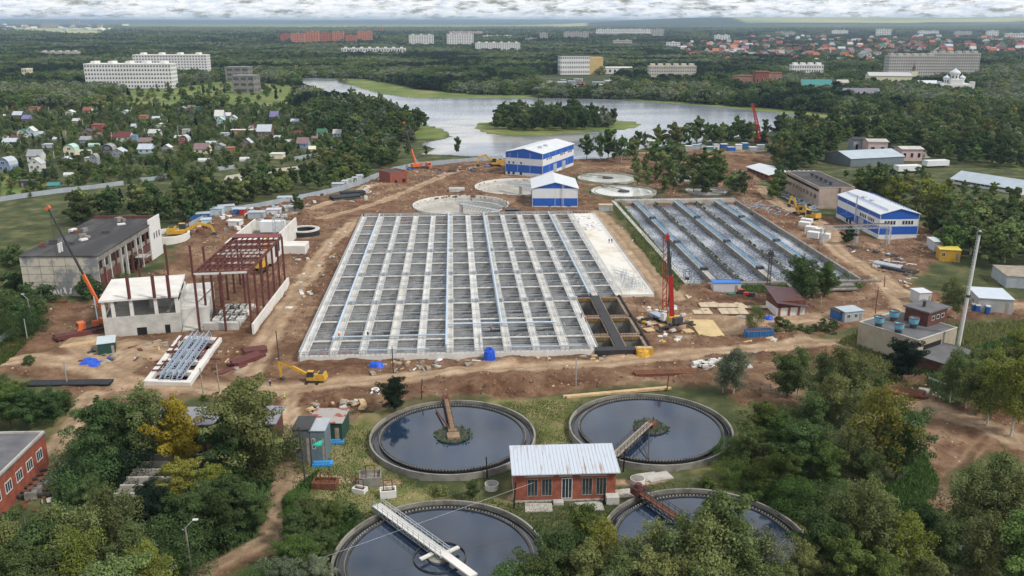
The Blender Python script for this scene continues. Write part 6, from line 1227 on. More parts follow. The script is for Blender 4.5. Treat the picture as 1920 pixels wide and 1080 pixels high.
def lamp(px, py, ptp, dx, label):
    P = G(px, py); H = HT(P, ptp + 12); t = thing('street_lamp', label, 'street lamp', P); MB().cyl(P, P + Vector((-.2, 0, H)), .2, .13, 8).build('lamp_post', conc_d, t); q = P + Vector((-.2, 0, H)); e = q + Vector((dx, .3, 1.3)); MB().cyl(q, e, .06, n=6).cyl(q - Vector((0, 0, .6)), q - Vector((dx * .4, 0, .2)), .05, n=6).build('lamp_arm', galv, t)
    MB().hexa([e + Vector(v) for v in ((-.1, -.18, -.1), (.75, -.18, .0), (.75, .18, .0), (-.1, .18, -.1), (-.1, -.15, .1), (.75, -.12, .14), (.75, .12, .14), (-.1, .15, .1))]).build('lamp_head', whitep, t)
lamp(361, 1082, 978, 1.3, 'street lamp with a white head among the bushes at lower left'); lamp(60, 604, 548, -1.6, 'street lamp with a white head near the derelict hall'); lamp(476, 990, 915, -1.0, 'pole with a pair of white lamps in front of the dirt track')
# truss portal over the road on the right
t = thing('pipe_gantry', 'silver lattice truss portal spanning the dirt road before the right hall', 'gantry', G(1600, 460)); A, B, C = G(1540, 462), G(1603, 460), G(1663, 459); H = HT(A, 426)
def lat(mb, a, b_, s, n, th=.14, vert=False):
    d = (b_ - a); o = [Vector((0, -s, -s)), Vector((0, s, -s)), Vector((0, s, s)), Vector((0, -s, s))] if not vert else [Vector((-s, -s, 0)), Vector((s, -s, 0)), Vector((s, s, 0)), Vector((-s, s, 0))]
    for v in o: mb.beam(a + v, b_ + v, th * 1.3)
    for i in range(n):
        p, q = a + d * i / n, a + d * (i + 1) / n
        for j in range(4): mb.beam(p + o[j], q + o[(j + 1) % 4], th)
for q, nm in ((A, 'left'), (B, 'mid'), (C, 'right')): m = MB(); lat(m, q, q + Vector((0, 0, H - .5)), .7, 6, .14, True); m.build('truss_leg', galv, t)
m = MB(); z = Vector((0, 0, H)); lat(m, A + z, C + z, .75, 22, .13); m.build('truss_beam', galv, t); m = MB().beam(A + z * 1.02 + Vector((0, 0, .8)), C + z + Vector((0, 0, .9)), .3); m.build('gantry_pipe', rust, t)
# people
def person(px, py, vest, label, lean=0, deg=0, z=0.0, hat=None):
    P = G(px, py, z) if z else G(px, py); f = rot(P, deg); J = [(0, 0, 1.0), (0, 0, 1.25), (0, 0, 1.46), (0, 0, 1.56), (0, 0, 1.70), (-.17, 0, 1.42), (-.26, .05, 1.15), (-.24, .2, .92), (.17, 0, 1.42), (.26, .05, 1.15), (.24, .2, .92), (-.1, 0, .92), (-.11, .03, .5), (-.12, 0, .06), (-.12, .16, .03), (.1, 0, .92), (.12, .05, .5), (.13, .0, .06), (.13, .16, .03)]
    rad = [.15, .14, .13, .06, .105, .075, .05, .035, .075, .05, .035, .095, .07, .05, .045, .095, .07, .05, .045]; E = [(0, 1), (1, 2), (2, 3), (3, 4), (2, 5), (5, 6), (6, 7), (2, 8), (8, 9), (9, 10), (0, 11), (11, 12), (12, 13), (13, 14), (0, 15), (15, 16), (16, 17), (17, 18)]
    t = thing('person', label, 'person', P, None, R(deg))
    me = bpy.data.meshes.new('body'); me.from_pydata(J, E, []); o = bpy.data.objects.new('body', me); COL.objects.link(o); o.parent = t; me.materials.append(mat('work_trousers', (.04, .05, .08), .9, .2, 2)); sk = o.modifiers.new('skin', 'SKIN'); me.skin_vertices or None
    lay = me.skin_vertices[0].data if me.skin_vertices else None
    if lay:
        for i, v in enumerate(lay): v.radius = (rad[i], rad[i]); v.use_root = (i == 0)
    o.modifiers.new('sub', 'SUBSURF').levels = 1; o.modifiers['sub'].render_levels = 1
    def loc(mb, nm, m_): me2 = bpy.data.meshes.new(nm); me2.from_pydata(mb.v, [], mb.f); me2.materials.append(m_); q = bpy.data.objects.new(nm, me2); COL.objects.link(q); q.parent = t
    loc(MB().lathe((0, 0, 0), [(.16, .95), (.20, 1.1), (.21, 1.3), (.17, 1.45), (.07, 1.5)], 10), 'vest', vest); loc(MB().lathe((0, 0, 0), [(.13, 1.68), (.125, 1.74), (.09, 1.80), (0, 1.83)], 10), 'helmet', hat or whitep); t.scale = (1.08,) * 3
hi_o = mat('orange_vest', (.85, .16, .02), .7, .1, 2); hi_y = mat('yellow_vest', (.55, .75, .05), .7, .1, 2); navy = mat('navy_jacket', (.02, .03, .07), .8, .1, 2)
for a in ((534, 752, hi_y, 'person in a yellow-green vest walking on the dirt track at lower left'), (507, 727, navy, 'person in dark clothes and white helmet above the big olive tree'), (921, 621, hi_o, 'person in an orange vest on a walkway of the tank block', 0, 0, 1.6), (1090, 597, hi_o, 'person in orange at the edge of the unfinished cells', 0, 0, 1.6), (1098, 605, hi_o, 'second person in orange beside the unfinished cells', 0, 0, 1.6), (1142, 456, mat('dark_red_jacket', (.25, .03, .03), .8, .1, 2), 'person in dark red on the concrete slab', 0, 0, 1.7), (1147, 456, navy, 'person in dark clothes beside the one in dark red on the slab', 0, 0, 1.7), (636, 636, hi_o, 'person in orange crouching at the near left of the tank block', 0, 0, 1.6), (668, 452, hi_o, 'person in orange at the left edge of the tank block'),
          (672, 384, hi_o, 'person in orange near the black pipes', 0, 0), (677, 384, hi_o, 'second person in orange near the black pipes', 0, 0), (613, 668, hi_o, 'person with a pink cap at the tank block corner', 0, 0), (690, 633, navy, 'person in dark clothes on the second walkway of the tank block', 0, 0, 1.6), (792, 740, hi_o, 'person in orange near the dark steel post'), (1208, 575, navy, 'person in dark clothes left of the red crane'), (1236, 587, hi_o, 'person in orange beside the red crane base')): person(*a)
# ---- stores and rubbish lying about: every piece its own object
def lay(name, label, cat, group, spots, fn):
    for s in spots: tag(fn(*s), label, cat, group).name = name
def pile(px, py, deg, n, r, L_, m_, name, label, cat, group, rows=2, hollow=True):
    f = rot(G(px, py), deg); k = 0
    for j in range(rows):
        for i in range(n - j):
            v = (i + j * .5) * r * 2.05; z = r + j * r * 1.75 + .1; e = rr.uniform(-.5, .5)
            mb = MB()
            if hollow: 
                c0, c1 = f.p(e, v, z), f.p(L_ + e, v, z); mb.cyl(c0, c1, r, n=12, cap=False).cyl(c0, c1, r * .86, n=12, cap=False)
            else: mb.beam(f.p(e, v, z), f.p(L_ + e, v, z), r * 1.8)
            tag(mb.build(name, m_), label, cat, group)
pile(625, 378, 28, 7, .55, 14, black, 'black_pipe', 'thick black plastic pipe in the near pile at the back left of the site', 'pipe', 'black plastic pipes, near pile'); pile(640, 372, 20, 5, .55, 12, black, 'black_pipe', 'thick black plastic pipe in the near pile at the back left of the site', 'pipe', 'black plastic pipes, near pile', 3)
pile(552, 372, 28, 6, .6, 15, black, 'black_pipe', 'thick black pipe in the pile beside the grey site fence', 'pipe', 'black pipes by the fence', 1)
pile(1652, 505, -52, 8, .3, 12, black, 'steel_pipe', 'dark blue-black pipe in the rack right of the dirt road', 'pipe', 'dark pipes right of the road'); pile(1635, 500, -50, 4, .5, 10, galv, 'steel_profile', 'pale galvanised profile left of the dark pipes', 'steel profile', 'galvanised profiles'); pile(1730, 745, 155, 5, .5, 14, rust, 'rusty_pipe', 'rusty pipe in the pile below the dark maple', 'pipe', 'rusty pipes under the maple'); pile(1765, 748, 155, 6, .3, 16, conc_d, 'concrete_pole', 'grey concrete pole lying beside the rusty pipes', 'concrete pole', 'grey poles beside the rusty pipes', 1)
pile(1480, 548, 3, 3, .6, 22, conc_d, 'big_pipe', 'long grey-black pipe lying at the near end of the basins', 'pipe', 'long pipes by the basins', 2); pile(1190, 708, 4, 3, .5, 16, rust, 'rusty_beam', 'long rusty beam lying below the stacked pale blocks', 'steel beam', 'rusty beams', 1, False); pile(1060, 748, 12, 2, .3, 26, wood, 'timber_beam', 'long pale timber lying on the earth above the right round tank', 'timber', 'long timbers', 1, False)
pile(445, 690, 55, 7, .28, 9, oxide, 'red_beam', 'dark red steel beam in the stack right of the truss pad', 'steel beam', 'red beams right of the truss pad', 2, False); pile(410, 705, 48, 4, .25, 8, oxide, 'red_beam', 'dark red beam leaning along the truss pad edge', 'steel beam', 'red beams at the pad edge', 1, False); pile(455, 668, 20, 7, .3, 6, oxide, 'red_beam', 'dark red beam in the stack near the plinth wall', 'steel beam', 'red beams near the plinth wall', 2, False)
pile(105, 640, 35, 6, .3, 11, oxide, 'red_beam', 'dark red beam in the stack left of the orange crane', 'steel beam', 'red beams left of the orange crane', 2, False); pile(115, 655, 30, 5, .25, 10, wood, 'timber_beam', 'pale timber in the stack left of the orange crane', 'timber', 'timbers left of the orange crane', 1, False); pile(50, 725, 2, 5, .3, 20, black, 'dark_pipe', 'dark pipe lying at the bottom of the sandy yard', 'pipe', 'dark pipes below the sandy yard', 1)
pile(40, 568, 0, 4, .25, 14, rust, 'rusty_bar', 'rusty bar in the stack left of the derelict hall wall', 'steel bar', 'rusty bars at the derelict hall', 1, False); pile(1380, 596, -35, 6, .2, 8, woodg, 'plank', 'weathered plank in the heap above the blue skip', 'plank', 'planks above the skip', 1, False); pile(590, 672, 3, 5, .3, 9, oxide, 'formwork_panel', 'red-brown formwork piece in the stack at the near left corner of the tank block', 'formwork', 'formwork at the tank corner', 2, False)
for px, py, r_ in ((705, 742, 1.3), (704, 735, 1.0), (650, 668, .9), (652, 702, 1.0)): c = G(px, py); tag(MB().ring(c, r_ * .6, r_, .1, .8, 20).build('concrete_ring', whitep), 'small white concrete ring lying on the earth near the yellow excavator', 'concrete ring', 'concrete rings near the excavator')
# woven concrete slabs road
for i in range(6):
    for j in range(3):
        a = G(1292 + i * 17 + j * 5, 566 + j * 13); q = rot(a, 2); 
        if rr.random() < .9: tag(MB().box(q, 0, 2.9, 0, 5.6, .45, .62).build('road_slab', mat('sandy_slab', (.46, .37, .26), .9, .15, .4)), 'sandy concrete road slab laid on the earth right of the red crane', 'road slab', 'road slabs right of the red crane')
for i in range(6): tag(MB().box(rot(G(1385 + i * 19, 581), 2), 0, 3.4, 0, 2.4, .5, .66).build('road_slab', mat('sandy_slab', (.46, .37, .26))), 'sandy concrete slab in the row before the blue roofed container', 'road slab', 'row of slabs before the container')
A, B, C, Dd = [G(*p) for p in ((1316, 629), (1361, 627), (1336, 594), (1290, 594))]; tag(MB().prism([(p.x, p.y) for p in (A, B, C, Dd)], -2.6, -.75).build('plywood_deck', mat('plywood', (.50, .38, .20), .85, .15, .3)), 'yellowish plywood deck at the bottom of the square excavation', 'plywood deck')
for px, py, L_, w_, dg in ((1262, 640, 6, 3, -35), (1218, 612, 3, 2.4, 20), (1240, 617, 3, 3, 10)): tag(MB().box(rot(G(px, py), dg), 0, L_, 0, w_, .4, .6).build('plywood_sheet', wood), 'plywood sheet on the earth near the red crane', 'plywood', 'plywood near the red crane')
# stacked pale blocks, white boxes
for i in range(30):
    px, py = 1292 + rr.uniform(0, 62), 700 - rr.uniform(0, 10) - 0.0; c = G(px, py - (px - 1292) * .12); z = rr.choice((0, .75)); tag(MB().box(rot(c, rr.uniform(-10, 25)), 0, 1.5, 0, .9, .2 + z, .9 + z).build('concrete_block', conc_w), 'pale concrete block in the long stack right of the rusty beams', 'concrete block', 'pale concrete blocks')
for px, py in ((1496, 425), (1508, 436), (1500, 420), (1520, 438), (1532, 447), (1512, 446)): tag(MB().box(rot(G(px, py), -35), 0, 4.6, 0, 3.2, .1, rr.uniform(1.6, 2.8)).build('white_crate', whitep), 'white concrete box standing between the basins and the dirt road', 'concrete box', 'white boxes beside the basins')
for i in range(26): px = 1400 + rr.uniform(0, 75); py = 385 + (px - 1400) * .25 + rr.uniform(-6, 8); a = G(px, py); q = rot(a, rr.uniform(0, 180)); tag(MB().beam(q.p(0, 0, rr.uniform(.3, 1.5)), q.p(rr.uniform(2, 7), 0, rr.uniform(.4, 2)), .25).build('scrap_bar', steelb), 'grey-blue scrap steel bar beside the long basins', 'scrap steel', 'scrap steel beside the basins')
for i in range(40): px = 1472 + rr.uniform(0, 55); py = 366 + (px - 1472) * .55 + rr.uniform(0, 7); a = G(px, py); q = rot(a, rr.uniform(0, 180)); tag(MB().beam(q.p(0, 0, rr.uniform(.3, 2.2)), q.p(rr.uniform(2, 5), 0, rr.uniform(.4, 2.6)), .3).build('scaffold_part', steelb), 'grey scaffold part heaped along the wall of the old panel hall', 'scaffold part', 'scaffold parts at the panel hall')
# tarpaulins
def tarpaulin(px, py, w_, h, m_, label):
    c = G(px, py); r = random.Random(px); m = MB(); n = 10; b0 = len(m.v)
    for j, (q, z) in enumerate(((1.15, 0), (1, .35), (.8, .8), (.45, 1), (0, 1.02))):
        for i in range(n): a = 6.283 * i / n; k = q * (1 + r.uniform(-.18, .18)); m.v.append((c.x + w_ * k * math.cos(a), c.y + w_ * .8 * k * math.sin(a), h * z * (1 + r.uniform(-.15, .15))))
    for j in range(4):
        for i in range(n): k = (i + 1) % n; m.f.append((j * n + i, j * n + k, (j + 1) * n + k, (j + 1) * n + i))
    tag(m.build('tarpaulin', m_), label, 'tarpaulin')
tarpaulin(704, 690, 1.9, 1.6, tarp, 'crumpled blue tarpaulin heap at the near edge of the tank block'); tarpaulin(918, 677, 1.7, 3.4, tarp, 'tall blue tarpaulin over a stack in the middle of the near tank edge'); tarpaulin(168, 680, 2.4, 1.0, tarp, 'blue tarpaulin on the ground left of the green shed'); tarpaulin(183, 684, 2.2, .8, tarp, 'blue tarpaulin on the ground in front of the green shed'); tarpaulin(208, 673, 1.2, .7, tarp, 'small blue tarpaulin right of the green shed')
tarpaulin(1205, 668, 1.8, 2.0, yell, 'yellow bin heap at the corner of the black walkway'); tarpaulin(1440, 600, 1.4, 1.2, tarp, 'blue plastic heap left of the brown roofed shed'); tarpaulin(1251, 702, 1.1, .9, white, 'white bag beside the stacked pale blocks'); tarpaulin(824, 676, .9, .5, white, 'small white plastic on the earth below the tank block'); tarpaulin(1220, 478, .01, .01, white, 'x') if False else None
f = rot(G(1193, 668), 3); t = thing('yellow_bin', 'yellow steel bin filled with timber at the near right corner of the tank block', 'bin', f.O); MB().box(f, 0, 4.5, 0, .15, .1, 2).box(f, 0, 4.5, 2, 2.15, .1, 2).box(f, 0, .15, .15, 2, .1, 2).box(f, 4.35, 4.5, .15, 2, .1, 2).build('bin_wall', yell, t); MB().box(f, .3, 4.2, .3, 1.9, .3, 2.1).build('bin_timber', wood, t)
# junk yard behind
jc = [containerb, containerg, containerg2, whitep, hm_('lightblue'), roofgr, hm_('silver'), hm_('palegrey'), redp, hm_('teal')]
for i, (px, py, w_, h_, m_, lb) in enumerate(((350, 417, 42, 14, containerb, 'blue cabin at the left end of the junk yard'), (395, 408, 22, 16, hm_('lightblue'), 'light blue container in the junk yard'), (378, 425, 18, 12, hm_('lightblue'), 'white and blue cabin in the middle of the junk yard'), (437, 404, 16, 11, containerb, 'blue container left of the red one in the junk yard'), (449, 406, 11, 13, redp, 'small red container in the junk yard'), (465, 412, 30, 13, containerg, 'grey open container right of the red one'), (428, 424, 22, 9, whitep, 'white low cabin at the front of the junk yard'),
          (500, 404, 26, 10, containerg2, 'grey container near the right end of the junk yard'), (520, 381, 30, 10, hm_('silver'), 'silvery shed close to the grey site fence'), (410, 398, 30, 10, containerg, 'grey shed roof behind the light blue container'), (535, 398, 20, 8, hm_('palegrey'), 'pale container at the right end of the junk yard'), (622, 353, 22, 8, containerg, 'grey container leftmost of the row at the fence'), (640, 349, 10, 9, containerg2, 'pale container second of the row at the fence'), (650, 346, 10, 9, containerg2, 'pale container third of the row at the fence'), (660, 343, 10, 9, containerg2, 'pale container fourth of the row at the fence'), (670, 340, 12, 10, hm_('silver'), 'silvery container at the right end of the fence row'))):
    cabin(px, py, w_, h_, rr.uniform(-5, 22), 4.5, m_, rr.choice((roofgr, hm_('silver'), m_)), 'storage_container', lb, 'container')
cabin(1123, 397, 25, 12, -3, 3.5, containerg, wood, 'storage_container', 'grey container with a sandy roof behind the concrete slab', 'container'); cabin(947, 402, 26, 8, 0, 3, darkm, steeld, 'black_box_cabin', 'flat black box left of the smaller blue and white hall', 'cabin', door=0); cabin(1215, 282, 16, 18, 0, 5, containerg2, white, 'site_cabin', 'white two storey cabin on the lake shore', 'cabin', win=2)
for i in range(11): px = 1285 + i * 13.5; cabin(px, 284 - (i % 3) * 3, rr.uniform(9, 14), rr.uniform(7, 10), rr.uniform(-8, 8), 4, rr.choice((containerb, containerg, containerg2, whitep, hm_('teal'), blue)), rr.choice((hm_('silver'), white, hm_('lightblue'))), 'storage_container', 'small site container in the row on the lake shore below the lattice crane', 'container', 'containers on the lake shore', door=0)
f = rot(G(808, 397 - 2), 0); q = rot(G(842, 361), 4); t = tag(MB().box(q, 0, 8, 0, 4, .2, 2.0).build('concrete_chamber', conc), 'pale concrete chamber block on the earth behind the near empty tank', 'concrete block')
def rubble(poly, n, s0, s1, mats, label, group, name='rubble_piece', flat_=.5):
    P = GP(poly); x0, y0 = P.min(0); x1, y1 = P.max(0); k = 0; protos = []
    while k < n:
        x, y = rr.uniform(x0, x1), rr.uniform(y0, y1)
        if sdist(np.array([x]), np.array([y]), P)[0] < 0: continue
        nm = name; s = rr.uniform(s0, s1); q = rot((x, y, 0), rr.uniform(0, 180)); z = rr.uniform(.1, .3)
        if len(protos) < 14:
            m = MB()
            if rr.random() < .5: m.hexa([q.p(-s, -s * .6, z), q.p(s, -s * .5, z), q.p(s * .9, s * .6, z), q.p(-s * .8, s * .5, z), q.p(-s * .9, -s * .5, z + s * flat_), q.p(s * .8, -s * .5, z + s * flat_ * .8), q.p(s * .7, s * .5, z + s * flat_), q.p(-s * .8, s * .4, z + s * flat_ * .7)])
            else: m.box(q, -s, s, -s * .18, s * .18, z, z + .25); nm = name.replace('rubble_piece', 'scrap_board')
            o = m.build(nm, rr.choice(mats)); protos.append(o)
        else: o = rr.choice(protos).copy(); COL.objects.link(o); o.location = (x, y, z); o.rotation_euler.z = rr.uniform(0, 6)
        tag(o, label, 'board' if 'board' in o.name else ('rubble' if 'junk' not in name else 'junk'), group); k += 1
LB = 'scrap lying on the earth '
rubble([(340, 425), (420, 395), (600, 380), (560, 410), (440, 432), (350, 440)], 110, .7, 1.9, [m_ for m_ in jc if m_ is not redp][:8] + [woodg, conc_w, conc_d, woodg, rust], 'piece of junk lying in the yard at the back left of the site', 'junk in the back left yard', 'junk_piece', .9)
rubble([(560, 480), (640, 430), (660, 440), (600, 560), (540, 620), (530, 560)], 36, .4, 1.3, [wood, woodg, whitep, conc], LB + 'left of the tank block', 'scraps left of the tank block')
rubble([(590, 672), (900, 670), (1130, 668), (1190, 672), (1100, 690), (700, 712), (600, 700)], 90, .4, 1.6, [wood, woodg, whitep, conc, conc_d, rust], LB + 'along the near edge of the tank block', 'scraps along the near edge of the tank block')
rubble([(1190, 580), (1250, 560), (1300, 600), (1280, 650), (1220, 640)], 50, .4, 1.6, [wood, whitep, containerb, yell, conc, wood, galv], LB + 'around the red crane', 'scraps around the red crane')
rubble([(1590, 465), (1640, 460), (1720, 500), (1740, 530), (1700, 540), (1630, 500)], 60, .6, 1.8, [white, galv, steeld, bluep, conc, wood], LB + 'in the store right of the dirt road', 'stores right of the dirt road')
rubble([(230, 640), (420, 640), (470, 700), (420, 720), (250, 680)], 40, .4, 1.4, [wood, woodg, conc_w, oxide], LB + 'around the truss pad', 'scraps around the truss pad')
rubble([(640, 360), (700, 350), (720, 372), (660, 385)], 36, .8, 1.8, [conc_w, hm_('cream'), conc], 'pale concrete block in the heap behind the black pipes', 'pale blocks behind the black pipes', 'concrete_piece', 1)
rubble([(560, 765), (680, 750), (700, 780), (600, 792)], 24, .5, 1.6, [wood, conc, woodg], LB + 'between the cabins and the dark bush', 'scraps above the cabins'); rubble([(1380, 640), (1480, 620), (1480, 700), (1400, 760)], 34, .4, 1.5, [wood, conc, woodg, whitep], LB + 'below the blue skip', 'scraps below the blue skip')
rubble([(1110, 372), (1150, 372), (1220, 470), (1180, 470)], 26, .4, 1.2, [wood, conc, rust], LB + 'between the slab and the long basins', 'scraps between slab and basins'); rubble([(760, 320), (935, 305), (900, 325), (800, 335)], 34, .8, 2.4, [rust, steeld, containerb, wood, galv], LB + 'near the back fence', 'scraps near the back fence')
rubble([(240, 935), (30, 985), (60, 890), (180, 890)], 24, .3, 1.0, [rust, conc, woodg], 'scrap piece beside the brick workshop', 'scraps beside the workshop')
rubble([(1630, 700), (1790, 750), (1790, 760), (1640, 740)], 22, .5, 1.6, [rust, conc, woodg, conc_d], 'scrap piece near the rusty pipes', 'scraps near the rusty pipes')
rubble([(170, 650), (230, 668), (200, 690), (150, 680)], 16, .4, 1.6, [oxide, woodg, steeld], 'scrap piece around the green shed', 'scraps around the green shed')
for a, b_ in (((690, 795), (575, 900)),): pass
cable = tag(MB().cyl(G(395, 1120, 3) , G(1000, 905, 6), .028, n=5).build('cable', galv), 'thin pale cable stretched low across the bottom round tank', 'cable')

# loose clods, chips and stones trodden into the earth
def litter(name, n, s0, s1, m_, seed):
    r = np.random.RandomState(seed); k = np.where((soil > .9) & (gy < 520) & (road < .6) & (gz > -.8) & (fbm(gx / 13 + seed * 31, gy / 13, 3) > .54))[0]; j = r.choice(k, n); x = gx[j] + r.uniform(-.5, .5, n); y = gy[j] + r.uniform(-.5, .5, n); z = gz[j]; s = r.uniform(s0, s1, n) * (.7 + y / 450); a = r.rand(n) * 6.28; e = r.uniform(.3, 1, n)
    V = []
    for dx, dy, dz in ((-1, -1, -.5), (1, -1, -.5), (1, 1, -.5), (-1, 1, -.5), (-.7, -.6, .6), (.6, -.8, .5), (.7, .6, .7), (-.6, .7, .5)): V.append(np.stack([x + (dx * np.cos(a) - dy * e * np.sin(a)) * s, y + (dx * np.sin(a) + dy * e * np.cos(a)) * s, z + dz * s * .7], 1))
    V = np.stack(V, 1).reshape(-1, 3); q = np.array([(4, 5, 6, 7), (0, 1, 5, 4), (1, 2, 6, 5), (2, 3, 7, 6), (3, 0, 4, 7)]); F = (q[None] + (np.arange(n) * 8)[:, None, None]).reshape(-1, 4)
    me = bpy.data.meshes.new(name); mesh_np(me, V, F); me.materials.append(m_); o = bpy.data.objects.new(name, me); COL.objects.link(o); tag(o, kind='stuff')
litter('earth_clods', 9000, .12, .42, mat('earth_clod', (.16, .09, .055), .95, .4, .3), 1); litter('pale_chips', 1100, .06, .22, mat('pale_chip', (.40, .36, .31), .9, .3, .3), 2); litter('dark_stones', 2500, .12, .35, mat('dark_stone', (.07, .05, .04), .95, .3, .3), 3); litter('wood_chips', 600, .08, .3, wood, 4)
# ================================================================ trees
def leafmat(name, col, var=.35, hue=.06):
    m = bpy.data.materials.new(name); m.use_nodes = True; t = m.node_tree; t.nodes.clear()
    o = t.nodes.new('ShaderNodeOutputMaterial'); d = t.nodes.new('ShaderNodeBsdfDiffuse'); tr = t.nodes.new('ShaderNodeBsdfTranslucent'); mx = t.nodes.new('ShaderNodeMixShader'); mx.inputs[0].default_value = .32
    at = t.nodes.new('ShaderNodeAttribute'); at.attribute_name = 'leaf'; oi = t.nodes.new('ShaderNodeObjectInfo')
    h = t.nodes.new('ShaderNodeHueSaturation'); h.inputs['Color'].default_value = (*col, 1)
    a = t.nodes.new('ShaderNodeMapRange'); a.inputs['To Min'].default_value = 1 - var; a.inputs['To Max'].default_value = 1 + var * 1.3; t.links.new(at.outputs['Fac'], a.inputs['Value'])
    b = t.nodes.new('ShaderNodeMapRange'); b.inputs['To Min'].default_value = .72; b.inputs['To Max'].default_value = 1.35; t.links.new(oi.outputs['Random'], b.inputs['Value'])
    mu = t.nodes.new('ShaderNodeMath'); mu.operation = 'MULTIPLY'; t.links.new(a.outputs[0], mu.inputs[0]); t.links.new(b.outputs[0], mu.inputs[1]); t.links.new(mu.outputs[0], h.inputs['Value'])
    q = t.nodes.new('ShaderNodeMath'); q.operation = 'MULTIPLY_ADD'; q.inputs[1].default_value = 7.13; q.inputs[2].default_value = .3; t.links.new(oi.outputs['Random'], q.inputs[0])
    fr = t.nodes.new('ShaderNodeMath'); fr.operation = 'FRACT'; t.links.new(q.outputs[0], fr.inputs[0])
    hr = t.nodes.new('ShaderNodeMapRange'); hr.inputs['To Min'].default_value = .5 - hue / 2; hr.inputs['To Max'].default_value = .5 + hue / 2; t.links.new(fr.outputs[0], hr.inputs['Value']); t.links.new(hr.outputs[0], h.inputs['Hue'])
    t.links.new(h.outputs[0], d.inputs[0]); t.links.new(h.outputs[0], tr.inputs[0]); t.links.new(d.outputs[0], mx.inputs[1]); t.links.new(tr.outputs[0], mx.inputs[2]); t.links.new(mx.outputs[0], o.inputs[0]); return m
LEAF = {'dark': leafmat('dark_leaves', (.070, .106, .040)), 'green': leafmat('green_leaves', (.100, .145, .042)), 'olive': leafmat('olive_leaves', (.142, .172, .064)),
        'yellow': leafmat('yellow_green_leaves', (.175, .19, .042)), 'gold': leafmat('golden_leaves', (.38, .26, .04)), 'grey': leafmat('willow_leaves', (.15, .175, .11)),
        'spruce': leafmat('spruce_needles', (.020, .040, .022)), 'vdark': leafmat('very_dark_leaves', (.020, .034, .022)), 'brown': leafmat('brownish_leaves', (.10, .075, .04))}
bark = mat('grey_bark', (.12, .10, .08), .95, .3, 2); birchbark = mat('birch_bark', (.46, .44, .39), .8, col2=(.12, .12, .11), thr=(.52, .62), scale=1.2, stretch=(1, 1, 3)); deadbark = mat('pale_dead_branch', (.42, .37, .30), .9, .2, 2)
TH = 12.0                         # prototype height
CP = {'round': (.14, .80, .37, .55, .05, .10, .05), 'tall': (.16, .86, .21, 1.0, .04, .08, .0), 'birch': (.22, .84, .27, .85, .032, .068, .16), 'willow': (.10, .70, .46, .45, .07, .12, .14)}
def limbset(shape, seed, nb, z0, z1, w):
    r = np.random.RandomState(seed * 3 + 1); n = max(6, nb // 5); out = []
    for k in range(n):
        ph = (k + r.rand()) / n; out.append((z0 + (z1 - z0) * ph, k * 2.4 + r.uniform(-.6, .6), w * math.sin(math.pi * (.24 + .64 * ph)) ** .8 * r.uniform(.5, 1.3)))
    return out
def crown_np(shape, seed, nb, nl, ls):
    r = np.random.RandomState(seed); C = []; Rr = []
    if shape in ('spruce', 'bush'):
        for i in range(nb):
            if shape == 'spruce': ph = r.rand() ** 1.2; zz = .06 + .9 * ph; w = .21 * (1 - ph) + .01; br = .03 + .055 * (1 - ph)
            else: ph = r.rand(); zz = .08 + .72 * ph; w = .62 * math.sin(math.pi * (.30 + .62 * ph)) ** .6; br = r.uniform(.10, .22)
            a = r.rand() * 6.283; q = (r.rand() ** .42) * w
            C.append((q * math.cos(a) * (1 + .2 * math.sin(seed)), q * math.sin(a), zz)); Rr.append(br)
    else:                         # leaf clumps strung along limbs, so that the outline is uneven and gaps show
        z0, z1, w, rise, b0, b1, droop = CP[shape]
        for h0, a, ln in limbset(shape, seed, nb, z0, z1, w):
            for j in range(5):
                t_ = (j + .8) / 5; C.append((math.cos(a) * ln * t_ + r.normal() * .016, math.sin(a) * ln * t_ + r.normal() * .016, h0 + rise * ln * t_ - droop * t_ * t_ + r.normal() * .014)); Rr.append(r.uniform(b0, b1) * (1.15 - .45 * t_))
        for k in range(5): C.append((r.normal() * .015, r.normal() * .015, z1 + (.95 - z1) * k / 4)); Rr.append(b0 * 1.1 * (1 - k * .13))
        nb = len(C)
    C = np.array(C) * TH; Rr = np.array(Rr) * TH
    b = r.choice(nb, nl, p=Rr ** 2 / (Rr ** 2).sum()); d = r.normal(size=(nl, 3)); d /= np.linalg.norm(d, axis=1)[:, None]; d[:, 2] = np.where(r.rand(nl) < .45, np.abs(d[:, 2]), d[:, 2])
    rad = Rr[b] * (.62 + .5 * r.rand(nl) ** .6); P = C[b] + d * rad[:, None] * np.array([1.15, 1.15, .8])
    if shape in ('birch', 'willow'): P[:, 2] -= r.rand(nl) ** 2 * (.10 if shape == 'birch' else .06) * TH
    n = d + r.normal(size=(nl, 3)) * .55 + np.array([0, 0, .35]); n /= np.linalg.norm(n, axis=1)[:, None]
    t = np.cross(n, r.normal(size=(nl, 3))); t /= np.linalg.norm(t, axis=1)[:, None]; u = np.cross(n, t)
    s = ls * (.6 + .8 * r.rand(nl))[:, None]; e = (.55 + .5 * r.rand(nl))[:, None]
    V = np.stack([P - t * s, P - u * s * e + n * s * .15, P + t * s, P + u * s * e + n * s * .15], 1).reshape(-1, 3)
    clump = r.rand(nb)[b]; lf = np.repeat(np.clip(.55 * clump + .45 * r.rand(nl), 0, 1), 4)
    return V, np.arange(nl * 4).reshape(-1, 4), lf
def crown_mesh(name, *a):
    V, F, lf = crown_np(*a); me = bpy.data.meshes.new(name); mesh_np(me, V, F); attr(me, 'leaf', lf); me.materials.append(LEAF['dark']); return me
